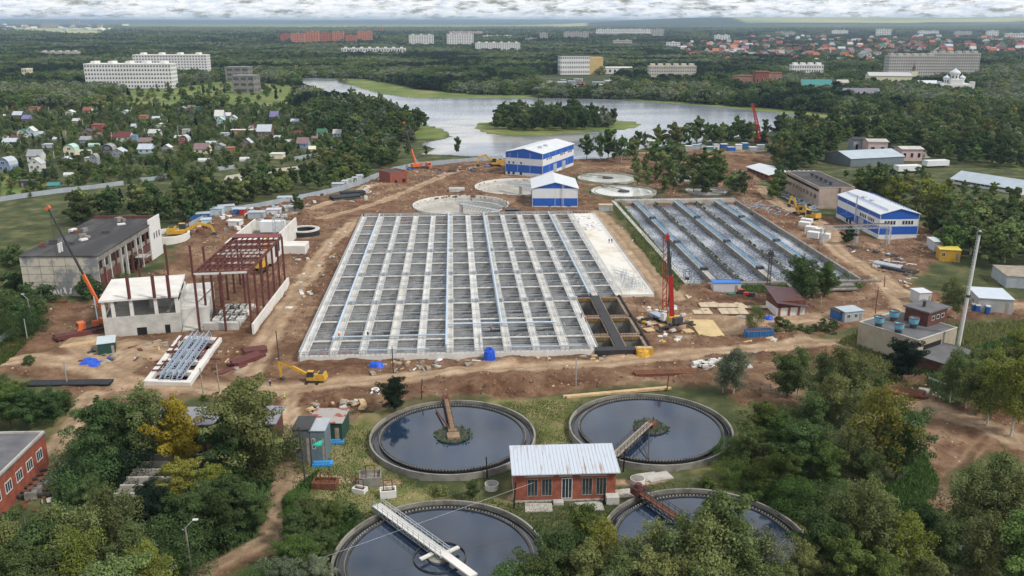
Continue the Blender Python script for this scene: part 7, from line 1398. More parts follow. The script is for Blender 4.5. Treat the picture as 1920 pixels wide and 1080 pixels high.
def trunk_mesh(name, shape, seed, r0=.022, limbs=9, m=None):
    r = random.Random(seed); mb = MB(); top = {'round': .7, 'tall': .85, 'birch': .86, 'willow': .5, 'spruce': .95, 'bush': .3, 'bare': .95}[shape] * TH
    pts = [Vector((0, 0, -.6))]; 
    for i in range(1, 7): pts.append(Vector((r.uniform(-.012, .012) * TH * i / 2, r.uniform(-.012, .012) * TH * i / 2, top * i / 6)))
    for i in range(6): mb.cyl(pts[i], pts[i + 1], r0 * TH * (1 - .14 * i), r0 * TH * (1 - .14 * (i + 1)), 7, False)
    if shape in CP:
        z0, z1, w, rise, _, _, droop = CP[shape]
        for h0, a, ln in limbset(shape, seed, SH[shape][0], z0, z1, w):
            q = min(5.99, h0 * TH / top * 6); i = int(q); s_ = pts[i].lerp(pts[i + 1], q - i); w_ = r0 * TH * .30 * (1.2 - h0); P_ = [s_]
            for t_ in (.35, .7, 1.0): P_.append(Vector((math.cos(a + .25 * t_) * ln * t_, math.sin(a + .25 * t_) * ln * t_, h0 + rise * ln * t_ - droop * t_ * t_)) * TH)
            for n_ in range(3): mb.cyl(P_[n_], P_[n_ + 1], w_ * (1 - .3 * n_), w_ * (.7 - .28 * n_), 4, False)
            for n_ in (1, 2): a2 = a + r.uniform(-1.2, 1.2); mb.cyl(P_[n_], P_[n_] + Vector((math.cos(a2), math.sin(a2), r.uniform(.3, 1.1))) * ln * TH * .3, w_ * .35, w_ * .1, 4, False)
    me = bpy.data.meshes.new(name); me.from_pydata(mb.v, [], mb.f); me.materials.append(m or bark); return me
SH_ = 0
SH = {'round': (100, 16000, .138), 'tall': (80, 11500, .125), 'birch': (105, 8500, .105), 'willow': (90, 14000, .15), 'spruce': (110, 8000, .16), 'bush': (44, 9000, .17)}
NEAR = {}; MID = {}; TRK = {}; LOW = {}
for i, (sname, (nb, nl, ls)) in enumerate(SH.items()):
    for v in range(3):
        NEAR[sname, v] = crown_mesh('crown_' + sname, sname, 11 + i * 7 + v, nb, nl, ls)
        MID[sname, v] = crown_mesh('crown_mid_' + sname, sname, 51 + i * 7 + v, max(22, nb // 2), nl // 6, ls * 3.0)
        TRK[sname, v] = trunk_mesh('trunk_' + sname, sname, 11 + i * 7 + v, .014 if sname in ('birch', 'tall') else .022, 16 if sname in ('birch',) else 8, birchbark if sname == 'birch' else bark)
        LOW[sname, v] = crown_mesh('crown_low_' + sname, sname if sname == 'spruce' else 'bush', 91 + i * 7 + v, 26, 420, .85)
SHRUB = {'round': 'tree', 'tall': 'tree', 'birch': 'birch_tree', 'willow': 'willow_tree', 'spruce': 'spruce_tree', 'bush': 'bush'}
TREES = []                        # x, y, height, shape, colour, label, width scale
def T(px, py, ptp, shape='round', colr='dark', lb=None, ws=1.0):
    P = G(px, py); H = HT(P, ptp); TREES.append((P.x, P.y, max(1.5, H), shape, colr, lb, ws))
KEEP = []                         # ground that trees leave free: (frame rectangles) gathered from the things built so far
for o in list(COL.objects):
    if o.get('category') in ('industrial hall', 'warehouse', 'building', 'pump house', 'industrial building', 'shed', 'container', 'cabin', 'house', 'garage', 'workshop', 'building shell', 'basin') and o.children:
        xs, ys = [], []
        for ch in o.children:
            if ch.type == 'MESH' and ch.name.split('.')[0] in ('wall', 'end_wall', 'lower_wall', 'slat_wall'):
                A = np.array([v.co[:] for v in ch.data.vertices]) + np.array(o.location); xs.append(A[:, :2])
        if xs: 
            A = np.concatenate(xs); c = A.mean(0); k = []
            # oriented hull: keep convex hull via angle sort of the extreme points
            from mathutils.geometry import convex_hull_2d
            h = [A[i] for i in convex_hull_2d([tuple(p) for p in A])]; KEEP.append(np.array(h))
def blocked(x, y, m=2.0):
    X, Y = np.array([x]), np.array([y])
    for c in (TA, TB, TC, TD):
        if math.hypot(x - c[0], y - c[1]) < TR + m * .6: return True
    for c in WATERS + EMPTY:
        if math.hypot(x - c[0], y - c[1]) < c[2] + m * .5: return True
    for h in KEEP:
        if abs(x - h[0][0]) < 120 and abs(y - h[0][1]) < 120 and sdist(X, Y, h)[0] > -m: return True
    for fr, W, D in ((GRID, 103, 170), (BAS, 60, 140)):
        u = (x - fr.O.x) * fr.U.x + (y - fr.O.y) * fr.U.y; v = (x - fr.O.x) * fr.V.x + (y - fr.O.y) * fr.V.y
        if -m < u < W + m and -m < v < D + m: return True
    return False
_roadl = [(GP(l), w_) for l, w_ in ROADS]
def onroad(x, y):
    X, Y = np.array([x]), np.array([y]); return any(ldist(X, Y, l)[0] < w_ * .5 + .8 for l, w_ in _roadl)
rt = random.Random(21)
def scatter(poly, spacing, hr, mix, lb, soil_ok=False):
    P = GP(poly); x0, y0 = P.min(0); x1, y1 = P.max(0); out = []
    nx_, ny_ = int((x1 - x0) / spacing) + 1, int((y1 - y0) / spacing) + 1
    for i in range(nx_):
        for j in range(ny_):
            x = x0 + (i + rt.random()) * spacing; y = y0 + (j + rt.random()) * spacing; X, Y = np.array([x]), np.array([y])
            if sdist(X, Y, P)[0] < 0 or abs(x) > y * .66 + 14: continue
            if blocked(x, y) or onroad(x, y): continue
            if sdist(X, Y, lakeP)[0] > -2 and sdist(X, Y, isleP)[0] < 1: continue
            s, c = rt.choice(mix); TREES.append((x, y, rt.uniform(*hr) * (.7 if s == 'bush' else 1), s, c, lb, rt.uniform(.85, 1.25)))
D_, Gn, Ol, Ye = 'dark', 'green', 'olive', 'yellow'
# --- single trees read off the photograph
A_ = 'tree in the clump around the golden tree at lower left'
for a in ((205, 890, 735, 'round', D_, 'dark bushy tree left of the tall birch at lower left', .9), (245, 880, 760, 'round', D_, A_), (285, 880, 703, 'birch', Ol, 'tall thin birch with a white trunk left of the golden tree', 1.1), (342, 882, 734, 'round', 'gold', 'golden yellow tree before the low brown brick house', .82),
          (468, 890, 700, 'round', Ol, 'big olive green tree beside the dirt track left of the narrow cabins', 1.0), (430, 905, 770, 'round', D_, A_), (180, 905, 800, 'bush', D_, A_), (385, 905, 850, 'bush', 'vdark', A_), (245, 900, 830, 'bush', 'vdark', A_), (310, 915, 870, 'bush', 'vdark', A_), (505, 880, 790, 'bush', Ol, A_),
          (345, 965, 850, 'round', Ye, 'yellow-green tree standing in front of the old slatted basin', .9), (400, 960, 862, 'round', Ye, 'yellow-green tree right of the other one by the old slatted basin', 1.0), (300, 975, 900, 'bush', Ye, None), (440, 960, 900, 'bush', 'brown', 'brownish bush beside the yellow-green trees'),
          (175, 965, 885, 'round', D_, 'dark round bush left of the old slatted basin', 1.0), (740, 775, 702, 'round', 'vdark', 'dark bushy tree on the earth bank above the round tanks', 1.0), (886, 940, 897, 'round', D_, 'small dark bush between the two left round tanks', .9), (826, 930, 908, 'bush', 'gold', 'small yellow flowering bush by the round tanks', .6),
          (1690, 715, 632, 'round', 'vdark', 'very dark maple in front of the beige fan building', 1.15), (1498, 570, 472, 'round', D_, 'dark tree at the near end of the long basins', .9), (1545, 560, 487, 'round', Gn, 'green tree right of the dark one at the near end of the basins', 1.0), (1520, 562, 500, 'round', D_, None),
          (1415, 615, 565, 'bush', Ol, 'round olive bush above the blue dumpster', .55), (1590, 460, 422, 'round', D_, 'dark bush beside the blue and white hall on the right', 1.0), (383, 750, 745, 'bush', Gn, None, .5), (555, 398, 360, 'tall', D_, None), (563, 397, 372, 'round', D_, 'small dark tree standing alone on the earth by the junk yard', .8),
          (1775, 590, 512, 'birch', Ol, 'drooping birch by the dirt road above the fan building', 1.2), (1790, 600, 530, 'birch', Ol, None), (1375, 745, 640, 'birch', 'grey', 'sparse pale birch on the earth right of the stacked blocks', 1.1), (1355, 740, 660, 'birch', 'grey', None)): T(*a)
B_ = 'tree in the dark wood right of the round tanks'
for a in ((1400, 880, 790), (1430, 850, 745, 'round', Gn), (1465, 880, 770, 'round', Gn), (1500, 900, 780), (1520, 850, 730, 'round', D_), (1470, 930, 840, 'round', Gn), (1545, 920, 820, 'round', Gn), (1590, 910, 770, 'birch', Ol), (1640, 905, 700, 'birch', Ye), (1660, 880, 740, 'birch', Ol), (1610, 850, 700, 'birch', Ol), (1570, 790, 635, 'birch', Ol), (1535, 780, 645, 'birch', Ol), (1600, 790, 660, 'birch', Ol),
          (1495, 745, 640, 'birch', Ol), (1475, 750, 655, 'round', D_), (1550, 830, 680, 'birch', Ol), (1680, 900, 750, 'round', D_), (1620, 930, 830, 'round', D_), (1380, 860, 810, 'bush', Gn), (1440, 920, 860, 'bush', Gn), (1490, 960, 890, 'bush', Gn), (1370, 900, 850, 'bush', Gn), (1560, 970, 900, 'bush', D_)): T(*(list(a) + ['round', D_][len(a) - 3:] if len(a) < 5 else list(a)), B_)
C_ = 'tree in the wood along the bottom right of the picture'
for a in ((1610, 1065, 880, 'birch', Ol), (1570, 1075, 905, 'birch', Ol), (1640, 1090, 915, 'birch', Ol), (1530, 1090, 950, 'round', D_), (1690, 1110, 945, 'birch', Ye), (1580, 1130, 1000, 'round', Gn), (1500, 1120, 1010, 'round', Ol), (1850, 1015, 825, 'birch', Ol), (1885, 1040, 860, 'birch', Ol), (1800, 1030, 850, 'birch', Ol), (1760, 1100, 960, 'round', D_), (1830, 1110, 945, 'birch', Ol), (1900, 1120, 950, 'round', Gn), (1720, 1060, 940, 'round', D_), (1940, 1050, 880, 'birch', Ol),
          (1780, 760, 640, 'birch', Ol), (1810, 770, 660, 'birch', Ol), (1850, 800, 640, 'birch', Ye), (1895, 820, 650, 'birch', Ye), (1870, 740, 640, 'round', Ol), (1910, 730, 610, 'round', Ye), (1820, 730, 650, 'tall', Ol), (1795, 740, 660, 'tall', D_), (1835, 780, 690, 'tall', D_), (1650, 1150, 1030, 'round', Gn), (1740, 1160, 1040, 'round', Ol)): T(*a, C_)
E_ = 'tree in the wood hiding the lower right round tank'
for a in ((1090, 1090, 940, 'tall', Gn), (1050, 1120, 985, 'round', D_), (1130, 1120, 955, 'birch', Ye), (1020, 1150, 1020, 'round', D_), (1180, 1140, 1000, 'birch', Ol), (1225, 1130, 960, 'birch', Ol), (1270, 1150, 950, 'birch', Ol), (1335, 1150, 915, 'tall', Ol), (1310, 1170, 935, 'birch', Ol), (1375, 1170, 950, 'birch', Ol), (1420, 1160, 975, 'birch', 'grey'), (1100, 1160, 1010, 'round', Ol), (1240, 1190, 1030, 'round', Ol), (1160, 1180, 1030, 'round', D_), (1460, 1190, 1040, 'birch', Ol), (1400, 1200, 1040, 'round', Ol), (980, 1170, 1050, 'bush', Gn), (1330, 1220, 1040, 'round', Ol)): T(*a, E_)
F_ = 'tree in the wood along the bottom left of the picture'
for a in ((225, 1080, 890, 'birch', Ol), (190, 1090, 920, 'birch', Ol), (260, 1120, 960, 'birch', Ol), (130, 1110, 925, 'birch', Ol), (90, 1130, 960, 'round', D_), (40, 1140, 960, 'birch', Ol), (10, 1120, 960, 'round', D_), (160, 1160, 975, 'birch', Ye), (290, 1150, 1000, 'birch', Ye), (70, 1180, 1010, 'round', D_), (230, 1190, 1030, 'round', Ol), (420, 1030, 910, 'round', D_), (370, 1030, 920, 'round', D_), (470, 1000, 900, 'round', D_), (330, 1020, 920, 'round', D_), (290, 1010, 900, 'round', 'vdark'), (490, 985, 920, 'round', Ol), (430, 990, 880, 'round', D_), (350, 1060, 960, 'bush', D_), (380, 1010, 900, 'round', D_), (-10, 1090, 950, 'round', Ol), (110, 1070, 960, 'bush', Ol)): T(*a, F_)
H_ = 'bush or small tree left of the bottom round tank'
for a in ((585, 1010, 925, 'round', D_), (560, 1030, 950, 'round', D_), (610, 1050, 990, 'round', D_), (570, 1090, 1000, 'round', Gn), (625, 990, 935, 'round', Gn), (545, 1070, 1000, 'round', Gn), (600, 1120, 1040, 'round', 'grey'), (540, 1130, 1040, 'round', 'grey'), (660, 975, 945, 'bush', D_), (560, 960, 915, 'bush', Gn), (500, 1110, 1050, 'bush', 'grey'), (470, 1120, 1060, 'bush', Gn)): T(*a, H_)
I_ = 'green leafy tree in the thicket at the left edge'
for a in ((20, 800, 712), (60, 805, 722), (100, 800, 725), (125, 780, 735), (5, 770, 700), (40, 770, 712), (-20, 800, 700), (85, 765, 730)): T(*a, 'round', rt.choice((Gn, D_)), I_)
for a in ((15, 640, 585), (60, 625, 575), (40, 600, 560), (5, 600, 550), (75, 590, 560), (170, 560, 515), (230, 555, 510), (125, 550, 527), (55, 685, 665)): T(*a, 'bush', D_, 'dark bush beside the derelict hall and its yard')
nsingle = len(TREES)
rp = [('round', D_), ('round', Gn), ('round', D_), ('tall', D_), ('round', Ol)]; rb_ = rp + [('birch', Ol), ('round', Ye), ('birch', Ol)]
scatter([(0, 575), (0, 470), (50, 470), (60, 540), (95, 560), (70, 600), (0, 640)], 8, (6, 10), [('round', D_), ('bush', D_)], 'dark tree left of the derelict hall')
scatter([(120, 440), (150, 400), (360, 395), (400, 375), (520, 372), (420, 390), (340, 432), (310, 425), (180, 415)], 8.5, (9, 16), [('round', D_), ('round', D_), ('tall', D_), ('round', Ol)], 'tree in the dark wood behind the derelict hall')
scatter([(350, 415), (350, 345), (430, 370), (470, 352), (600, 330), (600, 300), (680, 285), (750, 290), (740, 312), (670, 336), (600, 360), (510, 368), (420, 390)], 9, (8, 14), [('round', D_), ('round', Ol), ('round', D_), ('tall', D_), ('bush', Gn)], 'tree in the wood outside the grey site fence')
scatter([(1460, 385), (1440, 300), (1470, 262), (1560, 258), (1570, 300), (1500, 320), (1480, 335)], 10, (13, 20), rp, 'tree in the wood behind the old panel hall')
scatter([(1615, 395), (1590, 370), (1700, 385), (1780, 400), (1900, 425), (1990, 450), (1990, 560), (1900, 520), (1790, 500), (1740, 440), (1720, 415)], 9.5, (11, 19), rb_, 'tree in the wood right of the blue and white hall')
scatter([(1705, 298), (1780, 286), (1930, 300), (1990, 305), (1990, 318), (1880, 318), (1780, 306)], 11, (12, 18), rp, 'tree behind the long low white building')
scatter([(740, 300), (820, 293), (900, 294), (945, 290), (945, 282), (790, 288)], 10, (7, 14), [('tall', D_), ('round', D_), ('bush', Gn), ('birch', Ol)], 'shore tree left of the tall blue and white hall')
scatter([(1085, 300), (1290, 283), (1400, 272), (1440, 275), (1440, 262), (1300, 270), (1180, 283), (1085, 292)], 12, (10, 17), [('birch', Ol), ('tall', D_), ('birch', Ol), ('round', D_)], 'shore tree right of the tall blue and white hall')
for a in ((1640, 385, 300), (1605, 380, 330), (1195, 350, 300), (1262, 360, 310), (1280, 350, 300), (1300, 362, 315), (1325, 365, 310), (1345, 350, 300), (1370, 362, 320), (1392, 370, 318), (1140, 300, 240), (1165, 305, 250), (1255, 320, 262), (1230, 310, 258), (1340, 320, 275), (1240, 335, 280), (1100, 300, 250), (1125, 302, 245), (1150, 303, 255), (1185, 300, 255), (1210, 330, 285), (1230, 345, 305), (1245, 365, 325), (1215, 355, 310), (1255, 345, 290), (1270, 330, 262), (1300, 330, 285), (1315, 355, 300), (1330, 355, 315), (1385, 362, 315), (1375, 366, 320), (1450, 375, 330), (1345, 330, 290), (1290, 330, 288), (1190, 325, 290), (1320, 330, 280)):
    T(*a, rt.choice(('birch', 'round', 'tall')), rt.choice((Ol, D_, Gn)), 'tree among the round pale tanks behind the long basins', 1.15)
T(1318, 325, 275, 'spruce', 'spruce', 'dark slim spruce behind the round pale tanks', 1.0)
scatter([(1450, 620), (1470, 600), (1560, 600), (1575, 615), (1560, 628), (1470, 632)], 4, (2.5, 4.5), [('bush', Gn), ('bush', D_)], 'bush beside the brown roofed shed')
scatter([(1570, 335), (1600, 322), (1740, 332), (1760, 352), (1900, 372), (1760, 374), (1600, 352)], 10, (4.5, 8.5), rb_, 'small tree between the grey warehouse and the long low white building')
scatter([(1580, 740), (1640, 760), (1690, 740), (1690, 800), (1560, 800), (1530, 760)], 7, (7, 12), rb_, B_)
scatter([(1390, 960), (1480, 990), (1560, 1010), (1640, 960), (1680, 1000), (1700, 1080), (1500, 1080), (1530, 1000)], 6, (3, 8), [('bush', Gn), ('round', Ol), ('bush', D_)], C_)
scatter([(640, 290), (740, 290), (770, 268), (780, 245), (700, 240), (640, 250)], 11, (9, 15), rp + [('willow', 'grey')], 'tree in the wood on the left shore')
for i in range(34):
    px, py = (rt.uniform(1320, 1500), rt.uniform(900, 985)); P = G(px, py)
    if not blocked(P.x, P.y, .5): TREES.append((P.x, P.y, rt.uniform(1.5, 3), 'bush', rt.choice((Gn, D_)), 'low green bush right of the round tanks', 1.2))
far_from = len(TREES)
# --- woods farther off
def near_scatter(poly, sp, hr, mix): scatter(poly, sp, hr, mix, None)
garden = [('round', D_), ('bush', D_), ('round', Gn), ('willow', Ol), ('bush', Gn), ('willow', Gn), ('round', Ol), ('bush', Ol), ('willow', D_), ('bush', 'grey'), ('spruce', 'spruce')]
near_scatter([(-60, 370), (-60, 200), (200, 200), (560, 200), (640, 230), (640, 290), (600, 300), (540, 310), (420, 320), (400, 335), (240, 345), (120, 352), (60, 372)], 6.9, (2.8, 7.0), garden)
near_scatter([(200, 205), (240, 172), (420, 152), (560, 160), (560, 205)], 24, (4, 11), garden)
near_scatter([(250, 400), (180, 375), (240, 365), (360, 350), (380, 390), (300, 410)], 11, (4, 9), garden)
near_scatter([(560, 232), (600, 195), (700, 200), (760, 228), (800, 240), (770, 262), (640, 262)], 12, (11, 20), rp + [('willow', 'grey')])
near_scatter([(928, 246), (945, 230), (1000, 227), (1080, 225), (1160, 236), (1140, 244), (1060, 247), (960, 250)], 10, (13, 22), [('round', D_), ('round', D_), ('tall', D_), ('willow', 'grey'), ('birch', Ol)])
near_scatter([(1120, 285), (1200, 276), (1290, 267), (1400, 257), (1480, 243), (1640, 252), (1760, 270), (1760, 300), (1560, 262), (1440, 262), (1380, 272), (1200, 286)], 13, (12, 20), rp)
near_scatter([(1440, 262), (1640, 250), (1700, 215), (1990, 215), (1990, 290), (1780, 280), (1560, 262)], 11, (10, 18), rb_ + [('willow', 'grey'), ('willow', Gn)])
print('trees', nsingle, far_from, len(TREES))
# keep trees off the houses of the gardens (set further up)
def too_close(x, y, r=5.0): return any(abs(x - a) < r and -12 < y - b_ < 5 for a, b_ in HOUSE_XY)
TREES = [t_ for k, t_ in enumerate(TREES) if k < nsingle or not too_close(t_[0], t_[1])]
MAXT = 290
score = sorted(range(len(TREES)), key=lambda i: -(TREES[i][2] / math.hypot(TREES[i][0], TREES[i][1]) * (1 if TREES[i][1] < 900 else .3)))
chosen = set(score[:MAXT])
rest = []
CN = {'dark': 'dark green', 'green': 'green', 'olive': 'olive green', 'yellow': 'yellow-green', 'gold': 'golden', 'grey': 'grey-green', 'spruce': 'dark', 'vdark': 'very dark', 'brown': 'brownish'}
for i, (x, y, H, sh, c, lb, ws) in enumerate(TREES):
    v = i % 3; s = H / TH
    if i not in chosen: rest.append((x, y, s, sh, c, v)); continue
    single = i < nsingle and lb and ('tree in the' not in lb and 'in the clump' not in lb and 'thicket' not in lb and 'bush or' not in lb and 'dark bush beside' not in lb)
    nm = SHRUB[sh]; word = {'round': 'broad', 'tall': 'slim', 'birch': 'airy birch', 'willow': 'willow', 'spruce': 'spruce', 'bush': 'low'}[sh]
    lab = lb if single else f"{CN[c]} {word} {lb or 'tree standing near the edge of the building site'}"
    lab = lab.replace('birch tree in', 'birch in').replace('bush or small tree', 'bush')
    root = thing(nm, lab[:150], 'bush' if sh == 'bush' else 'tree', (x, y, 0), None if single else (lb or 'trees at the edge of the site'), rt.uniform(0, 6.28)); root.scale = (s * ws, s * ws, s)
    d = math.hypot(x, y)
    cr_ = bpy.data.objects.new('crown', (NEAR if d < 330 else MID)[sh, v]); COL.objects.link(cr_); cr_.parent = root
    cr_.material_slots[0].link = 'OBJECT'; cr_.material_slots[0].material = LEAF[c]
    tr_ = bpy.data.objects.new('trunk', TRK[sh, v]); COL.objects.link(tr_); tr_.parent = root
# --- everything beyond: one object of instanced trees per wood
def gn_scatter(name, pts, protos, label_kind='stuff'):
    # pts: x,y,z,scale,rot,index
    P = np.array(pts, dtype=float); me = bpy.data.meshes.new(name); me.vertices.add(len(P)); me.vertices.foreach_set('co', P[:, :3].astype(np.float32).ravel())
    a = me.attributes.new('sc', 'FLOAT', 'POINT'); a.data.foreach_set('value', P[:, 3].astype(np.float32)); a = me.attributes.new('ro', 'FLOAT', 'POINT'); a.data.foreach_set('value', P[:, 4].astype(np.float32))
    a = me.attributes.new('ix', 'INT', 'POINT'); a.data.foreach_set('value', P[:, 5].astype(np.int32)); me.update()
    pc = bpy.data.collections.new(name + '_kinds')
    for k, (mesh_, mt) in enumerate(protos):
        o = bpy.data.objects.new(f'{name}_{k:02d}', mesh_); pc.objects.link(o); o.material_slots[0].link = 'OBJECT'; o.material_slots[0].material = mt
    o = bpy.data.objects.new(name, me); COL.objects.link(o); ng = bpy.data.node_groups.new(name, 'GeometryNodeTree'); ng.is_modifier = True
    ng.interface.new_socket('Geometry', in_out='INPUT', socket_type='NodeSocketGeometry'); ng.interface.new_socket('Geometry', in_out='OUTPUT', socket_type='NodeSocketGeometry')
    gi = ng.nodes.new('NodeGroupInput'); go_ = ng.nodes.new('NodeGroupOutput'); ip = ng.nodes.new('GeometryNodeInstanceOnPoints'); ci = ng.nodes.new('GeometryNodeCollectionInfo')
    ci.inputs['Collection'].default_value = pc; ci.inputs['Separate Children'].default_value = True; ci.inputs['Reset Children'].default_value = True
    def na_(n, ty):
        q = ng.nodes.new('GeometryNodeInputNamedAttribute'); q.data_type = ty; q.inputs['Name'].default_value = n; return q.outputs['Attribute']
    cx = ng.nodes.new('ShaderNodeCombineXYZ'); ng.links.new(na_('ro', 'FLOAT'), cx.inputs[2]); ng.links.new(gi.outputs[0], ip.inputs['Points']); ng.links.new(ci.outputs[0], ip.inputs['Instance'])
    ip.inputs['Pick Instance'].default_value = True; ng.links.new(na_('ix', 'INT'), ip.inputs['Instance Index']); ng.links.new(cx.outputs[0], ip.inputs['Rotation']); ng.links.new(na_('sc', 'FLOAT'), ip.inputs['Scale']); ng.links.new(ip.outputs[0], go_.inputs[0])
    md = o.modifiers.new('trees', 'NODES'); md.node_group = ng; return tag(o, kind=label_kind)
kinds = [(sh, v, c) for sh in SH for v in range(3) for c in (D_, Gn, Ol, Ye, 'grey', 'spruce', 'vdark', 'brown')]; kix = {k: i for i, k in enumerate(kinds)}
rn = random.Random(77)
gn_scatter('garden_and_shore_trees', [(x, y, 0, s, rn.uniform(0, 6.28), kix[(sh, v, c if c in ('dark', 'green', 'olive', 'yellow', 'grey', 'spruce', 'vdark', 'brown') else 'olive')]) for x, y, s, sh, c, v in rest], [(MID[a, v], LEAF[c]) for a, v, c in kinds])
# far woods
print('rest', len(rest))
def wood_pts(poly, sp, hr, cols, clear=None, z=0):
    P = GP(poly); x0, y0 = P.min(0); x1, y1 = P.max(0); r = np.random.RandomState(int(abs(x0)) % 1000)
    X, Y = np.meshgrid(np.arange(x0, x1, sp), np.arange(y0, y1, sp)); X = (X + r.uniform(-.45, .45, X.shape) * sp).ravel(); Y = (Y + r.uniform(-.45, .45, Y.shape) * sp).ravel()
    k = (sdist(X, Y, P) > 0) & (np.abs(X) < Y * .70 + 20) & ~((sdist(X, Y, lakeP) > -3) & (sdist(X, Y, isleP) < 1)); 
    for m in MEADP + [GP([(1000, 140), (1160, 140), (1150, 179), (1020, 179)])]: k &= sdist(X, Y, m) < 0
    for hx, hy, hr_ in FARCLEAR: k &= np.hypot(X - hx, Y - hy) > hr_
    X, Y = X[k], Y[k]; n = len(X); H = r.uniform(hr[0], hr[1], n) * (.85 + .3 * fbm(X / 60, Y / 60, 2))
    cf = fbm(X / 90 + 7, Y / 90, 3) + r.uniform(-.1, .1, n); ci = np.clip(((cf - .3) / .4 * len(cols)).astype(int), 0, len(cols) - 1)
    return [(x, y, z, h / TH, r.rand() * 6.28, i) for x, y, h, i in zip(X, Y, H, ci)]
MEADP = [GP(m) for m in MEAD[2:6] + MEAD[8:11] + MEAD[12:]]
LK = [('round', 'vdark'), ('spruce', 'spruce'), ('round', D_), ('tall', D_), ('round', D_), ('round', Gn), ('round', Ol), ('willow', 'grey')]
protos = [(LOW[a, i % 3], LEAF[c]) for i, (a, c) in enumerate(LK)]
pts = wood_pts([(-100, 205), (-100, 112), (300, 100), (560, 118), (640, 112), (960, 108), (1300, 118), (1500, 125), (2000, 130), (2000, 215), (1700, 222), (1500, 208), (1200, 186), (900, 182), (700, 170), (630, 146), (556, 150), (590, 190), (760, 222), (600, 205), (300, 205)], 9.5, (9, 17), LK)
print('wood pts', len(pts)); gn_scatter('woods_beyond_the_lake', pts, protos)
pts = wood_pts([(-100, 112), (-100, 84), (2000, 84), (2000, 130), (1500, 125), (1300, 118), (960, 108), (640, 112), (560, 118), (300, 100)], 15, (10, 17), LK)
TOWN = GP([(1270, 100), (1290, 76), (1500, 66), (1990, 64), (1990, 124), (1700, 120), (1600, 118), (1440, 112)])
pts = [p for p in pts if not (sdist(np.array([p[0]]), np.array([p[1]]), TOWN)[0] > 0 and rn.random() < .55)]; pts = [(a, b_, c, d * (.6 if sdist(np.array([a]), np.array([b_]), TOWN)[0] > 0 else 1), e, f_) for a, b_, c, d, e, f_ in pts]
print('wood pts', len(pts)); gn_scatter('far_woods', pts, protos)
pts = wood_pts([(-100, 84), (-100, 66), (2000, 60), (2000, 84)], 30, (13, 19), LK)
_in = [sdist(np.array([p[0]]), np.array([p[1]]), TOWN)[0] > 0 for p in pts]; pts = [(p[0], p[1], 0, p[3] * rn.uniform(.9, 1.2) * (.55 if k else 1), p[4], p[5]) for p, k in zip(pts, _in) if not (k and rn.random() < .6)]
# groves: one instance stands for a dozen crowns
def grove(seed, n, sz):
    r = np.random.RandomState(seed); Vs, Fs, Ls = [], [], []; o = 0
    for k in range(n):
        V, F, lf = crown_np(('round', 'tall', 'spruce')[k % 3 if r.rand() < .5 else 0], seed * 9 + k, 10, 70, .95); V = V * r.uniform(.8, 1.25); V[:, :2] *= 1.5; V[:, 0] += r.uniform(-sz, sz); V[:, 1] += r.uniform(-sz, sz); Vs.append(V); Fs.append(F + o); Ls.append(np.clip(lf * .5 + r.rand() * .5, 0, 1)); o += len(V)
    me = bpy.data.meshes.new('grove'); mesh_np(me, np.concatenate(Vs), np.concatenate(Fs)); attr(me, 'leaf', np.concatenate(Ls)); me.materials.append(LEAF['dark']); return me
gp = [(grove(i, 14, 26), LEAF[c]) for i, c in enumerate(('vdark', 'spruce', D_, D_, Gn, Ol))]
pts = [(a, b_, c, d, e, min(5, int(f_ * 6 / 8))) for a, b_, c, d, e, f_ in pts]
print('grove1', len(pts)); gn_scatter('distant_forest', pts, gp)
pts = wood_pts([(-100, 66), (-100, 48), (2000, 45), (2000, 60)], 95, (14, 20), LK); pts = [(a, b_, c, d * 1.25, e, rn.choice((3, 4, 5, 5)) if b_ > 6800 + 1500 * math.sin(a / 900) else min(5, int(f_ * 6 / 8))) for a, b_, c, d, e, f_ in pts]  # farthest groves take lighter, yellower leaves to imitate sunlit forest
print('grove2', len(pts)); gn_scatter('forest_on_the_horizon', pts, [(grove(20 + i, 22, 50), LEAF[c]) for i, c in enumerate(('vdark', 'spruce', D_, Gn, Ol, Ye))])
# reeds and grass tufts
def tufts(name, poly, n, h, col, w_=.12):
    P = GP(poly); x0, y0 = P.min(0); x1, y1 = P.max(0); r = np.random.RandomState(len(name) + n); X = r.uniform(x0, x1, n * 3); Y = r.uniform(y0, y1, n * 3); k = sdist(X, Y, P) > 0; X, Y = X[k][:n], Y[k][:n]; m = len(X)
    ok = np.ones(m, bool)
    for c in (TA, TB, TC, TD): ok &= np.hypot(X - c[0], Y - c[1]) > TR + .3
    for hh in KEEP: ok &= sdist(X, Y, hh) < 0
    X, Y = X[ok], Y[ok]; m = len(X); a = r.rand(m) * 6.28; H = h * (.4 + r.rand(m)); dx, dy = np.cos(a) * w_, np.sin(a) * w_; lx_, ly_ = r.normal(size=m) * H * .3, r.normal(size=m) * H * .3
    V = np.stack([np.stack([X - dx, Y - dy, X * 0 - .1], 1), np.stack([X + dx, Y + dy, X * 0 - .1], 1), np.stack([X + lx_, Y + ly_, H], 1)], 1).reshape(-1, 3)
    me = bpy.data.meshes.new(name); mesh_np(me, V, np.arange(m * 3).reshape(-1, 3)); attr(me, 'leaf', np.repeat(r.rand(m), 3)); me.materials.append(col); o = bpy.data.objects.new(name, me); COL.objects.link(o); return tag(o, kind='stuff')
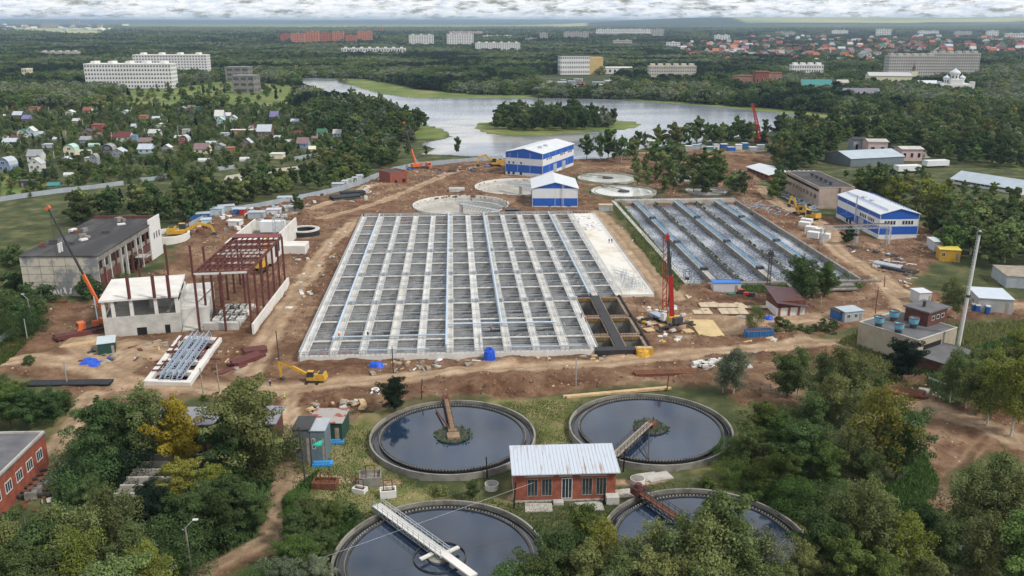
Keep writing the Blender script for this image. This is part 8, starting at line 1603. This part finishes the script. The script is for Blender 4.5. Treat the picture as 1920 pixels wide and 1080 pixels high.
tufts('grass', [(560, 770), (700, 770), (760, 900), (960, 945), (1000, 930), (1300, 900), (1380, 860), (1700, 930), (1700, 1200), (500, 1200), (540, 1000)], 60000, .3, leafmat('grass_blades', (.085, .11, .035)), .11)
tufts('grass', [(930, 755), (1100, 740), (1070, 800), (1085, 850), (1010, 840), (1000, 790)], 7000, .22, leafmat('lawn_blades', (.13, .14, .05)), .1)
tufts('undergrowth', [(1370, 870), (1560, 930), (1700, 900), (1700, 800), (1760, 900), (1720, 1080), (1400, 1090), (1530, 1000)], 30000, .75, LEAF['green'], .4)
tufts('weeds', [(600, 880), (560, 960), (640, 960), (700, 1000), (640, 1010), (600, 1060), (540, 1060), (530, 940)], 9000, .8, LEAF['green'], .3)
tufts('undergrowth', [(130, 860), (190, 760), (320, 770), (500, 780), (510, 900), (480, 1010), (330, 1080), (-60, 1200), (-60, 1000), (90, 1000), (110, 900)], 30000, 1.2, LEAF['dark'], .35)
tufts('undergrowth', [(1150, 395), (1160, 378), (1285, 530), (1270, 550), (1240, 520)], 9000, 1.3, LEAF['olive'], .3)
tufts('grass', [(1640, 600), (1700, 600), (1800, 610), (1930, 600), (1930, 700), (1700, 760), (1520, 740), (1560, 650)], 16000, .7, LEAF['olive'], .3)
tufts('undergrowth', [(1730, 690), (1930, 620), (1990, 800), (1760, 760)], 14000, 1.1, LEAF['dark'], .35)
tufts('undergrowth', [(0, 690), (0, 590), (80, 590), (60, 640)], 9000, 1.0, LEAF['green'], .3)
tufts('undergrowth', [(1290, 545), (1290, 532), (1620, 532), (1620, 540), (1450, 548)], 3000, .8, LEAF['green'], .3)
# ---------------------------------------------------------------- haze
hz = MB().box(WORLD, -33000, 33000, -33000, 33000, -12, 150)
hm = bpy.data.materials.new('haze'); hm.use_nodes = True; t = hm.node_tree; t.nodes.clear()
o_ = t.nodes.new('ShaderNodeOutputMaterial'); pv = t.nodes.new('ShaderNodeVolumePrincipled'); pv.inputs['Color'].default_value = (.60, .79, 1, 1); pv.inputs['Density'].default_value = 6e-5; pv.inputs['Anisotropy'].default_value = .3
t.links.new(pv.outputs[0], o_.inputs['Volume'])
ho = hz.build('haze', hm); tag(ho, kind='stuff')
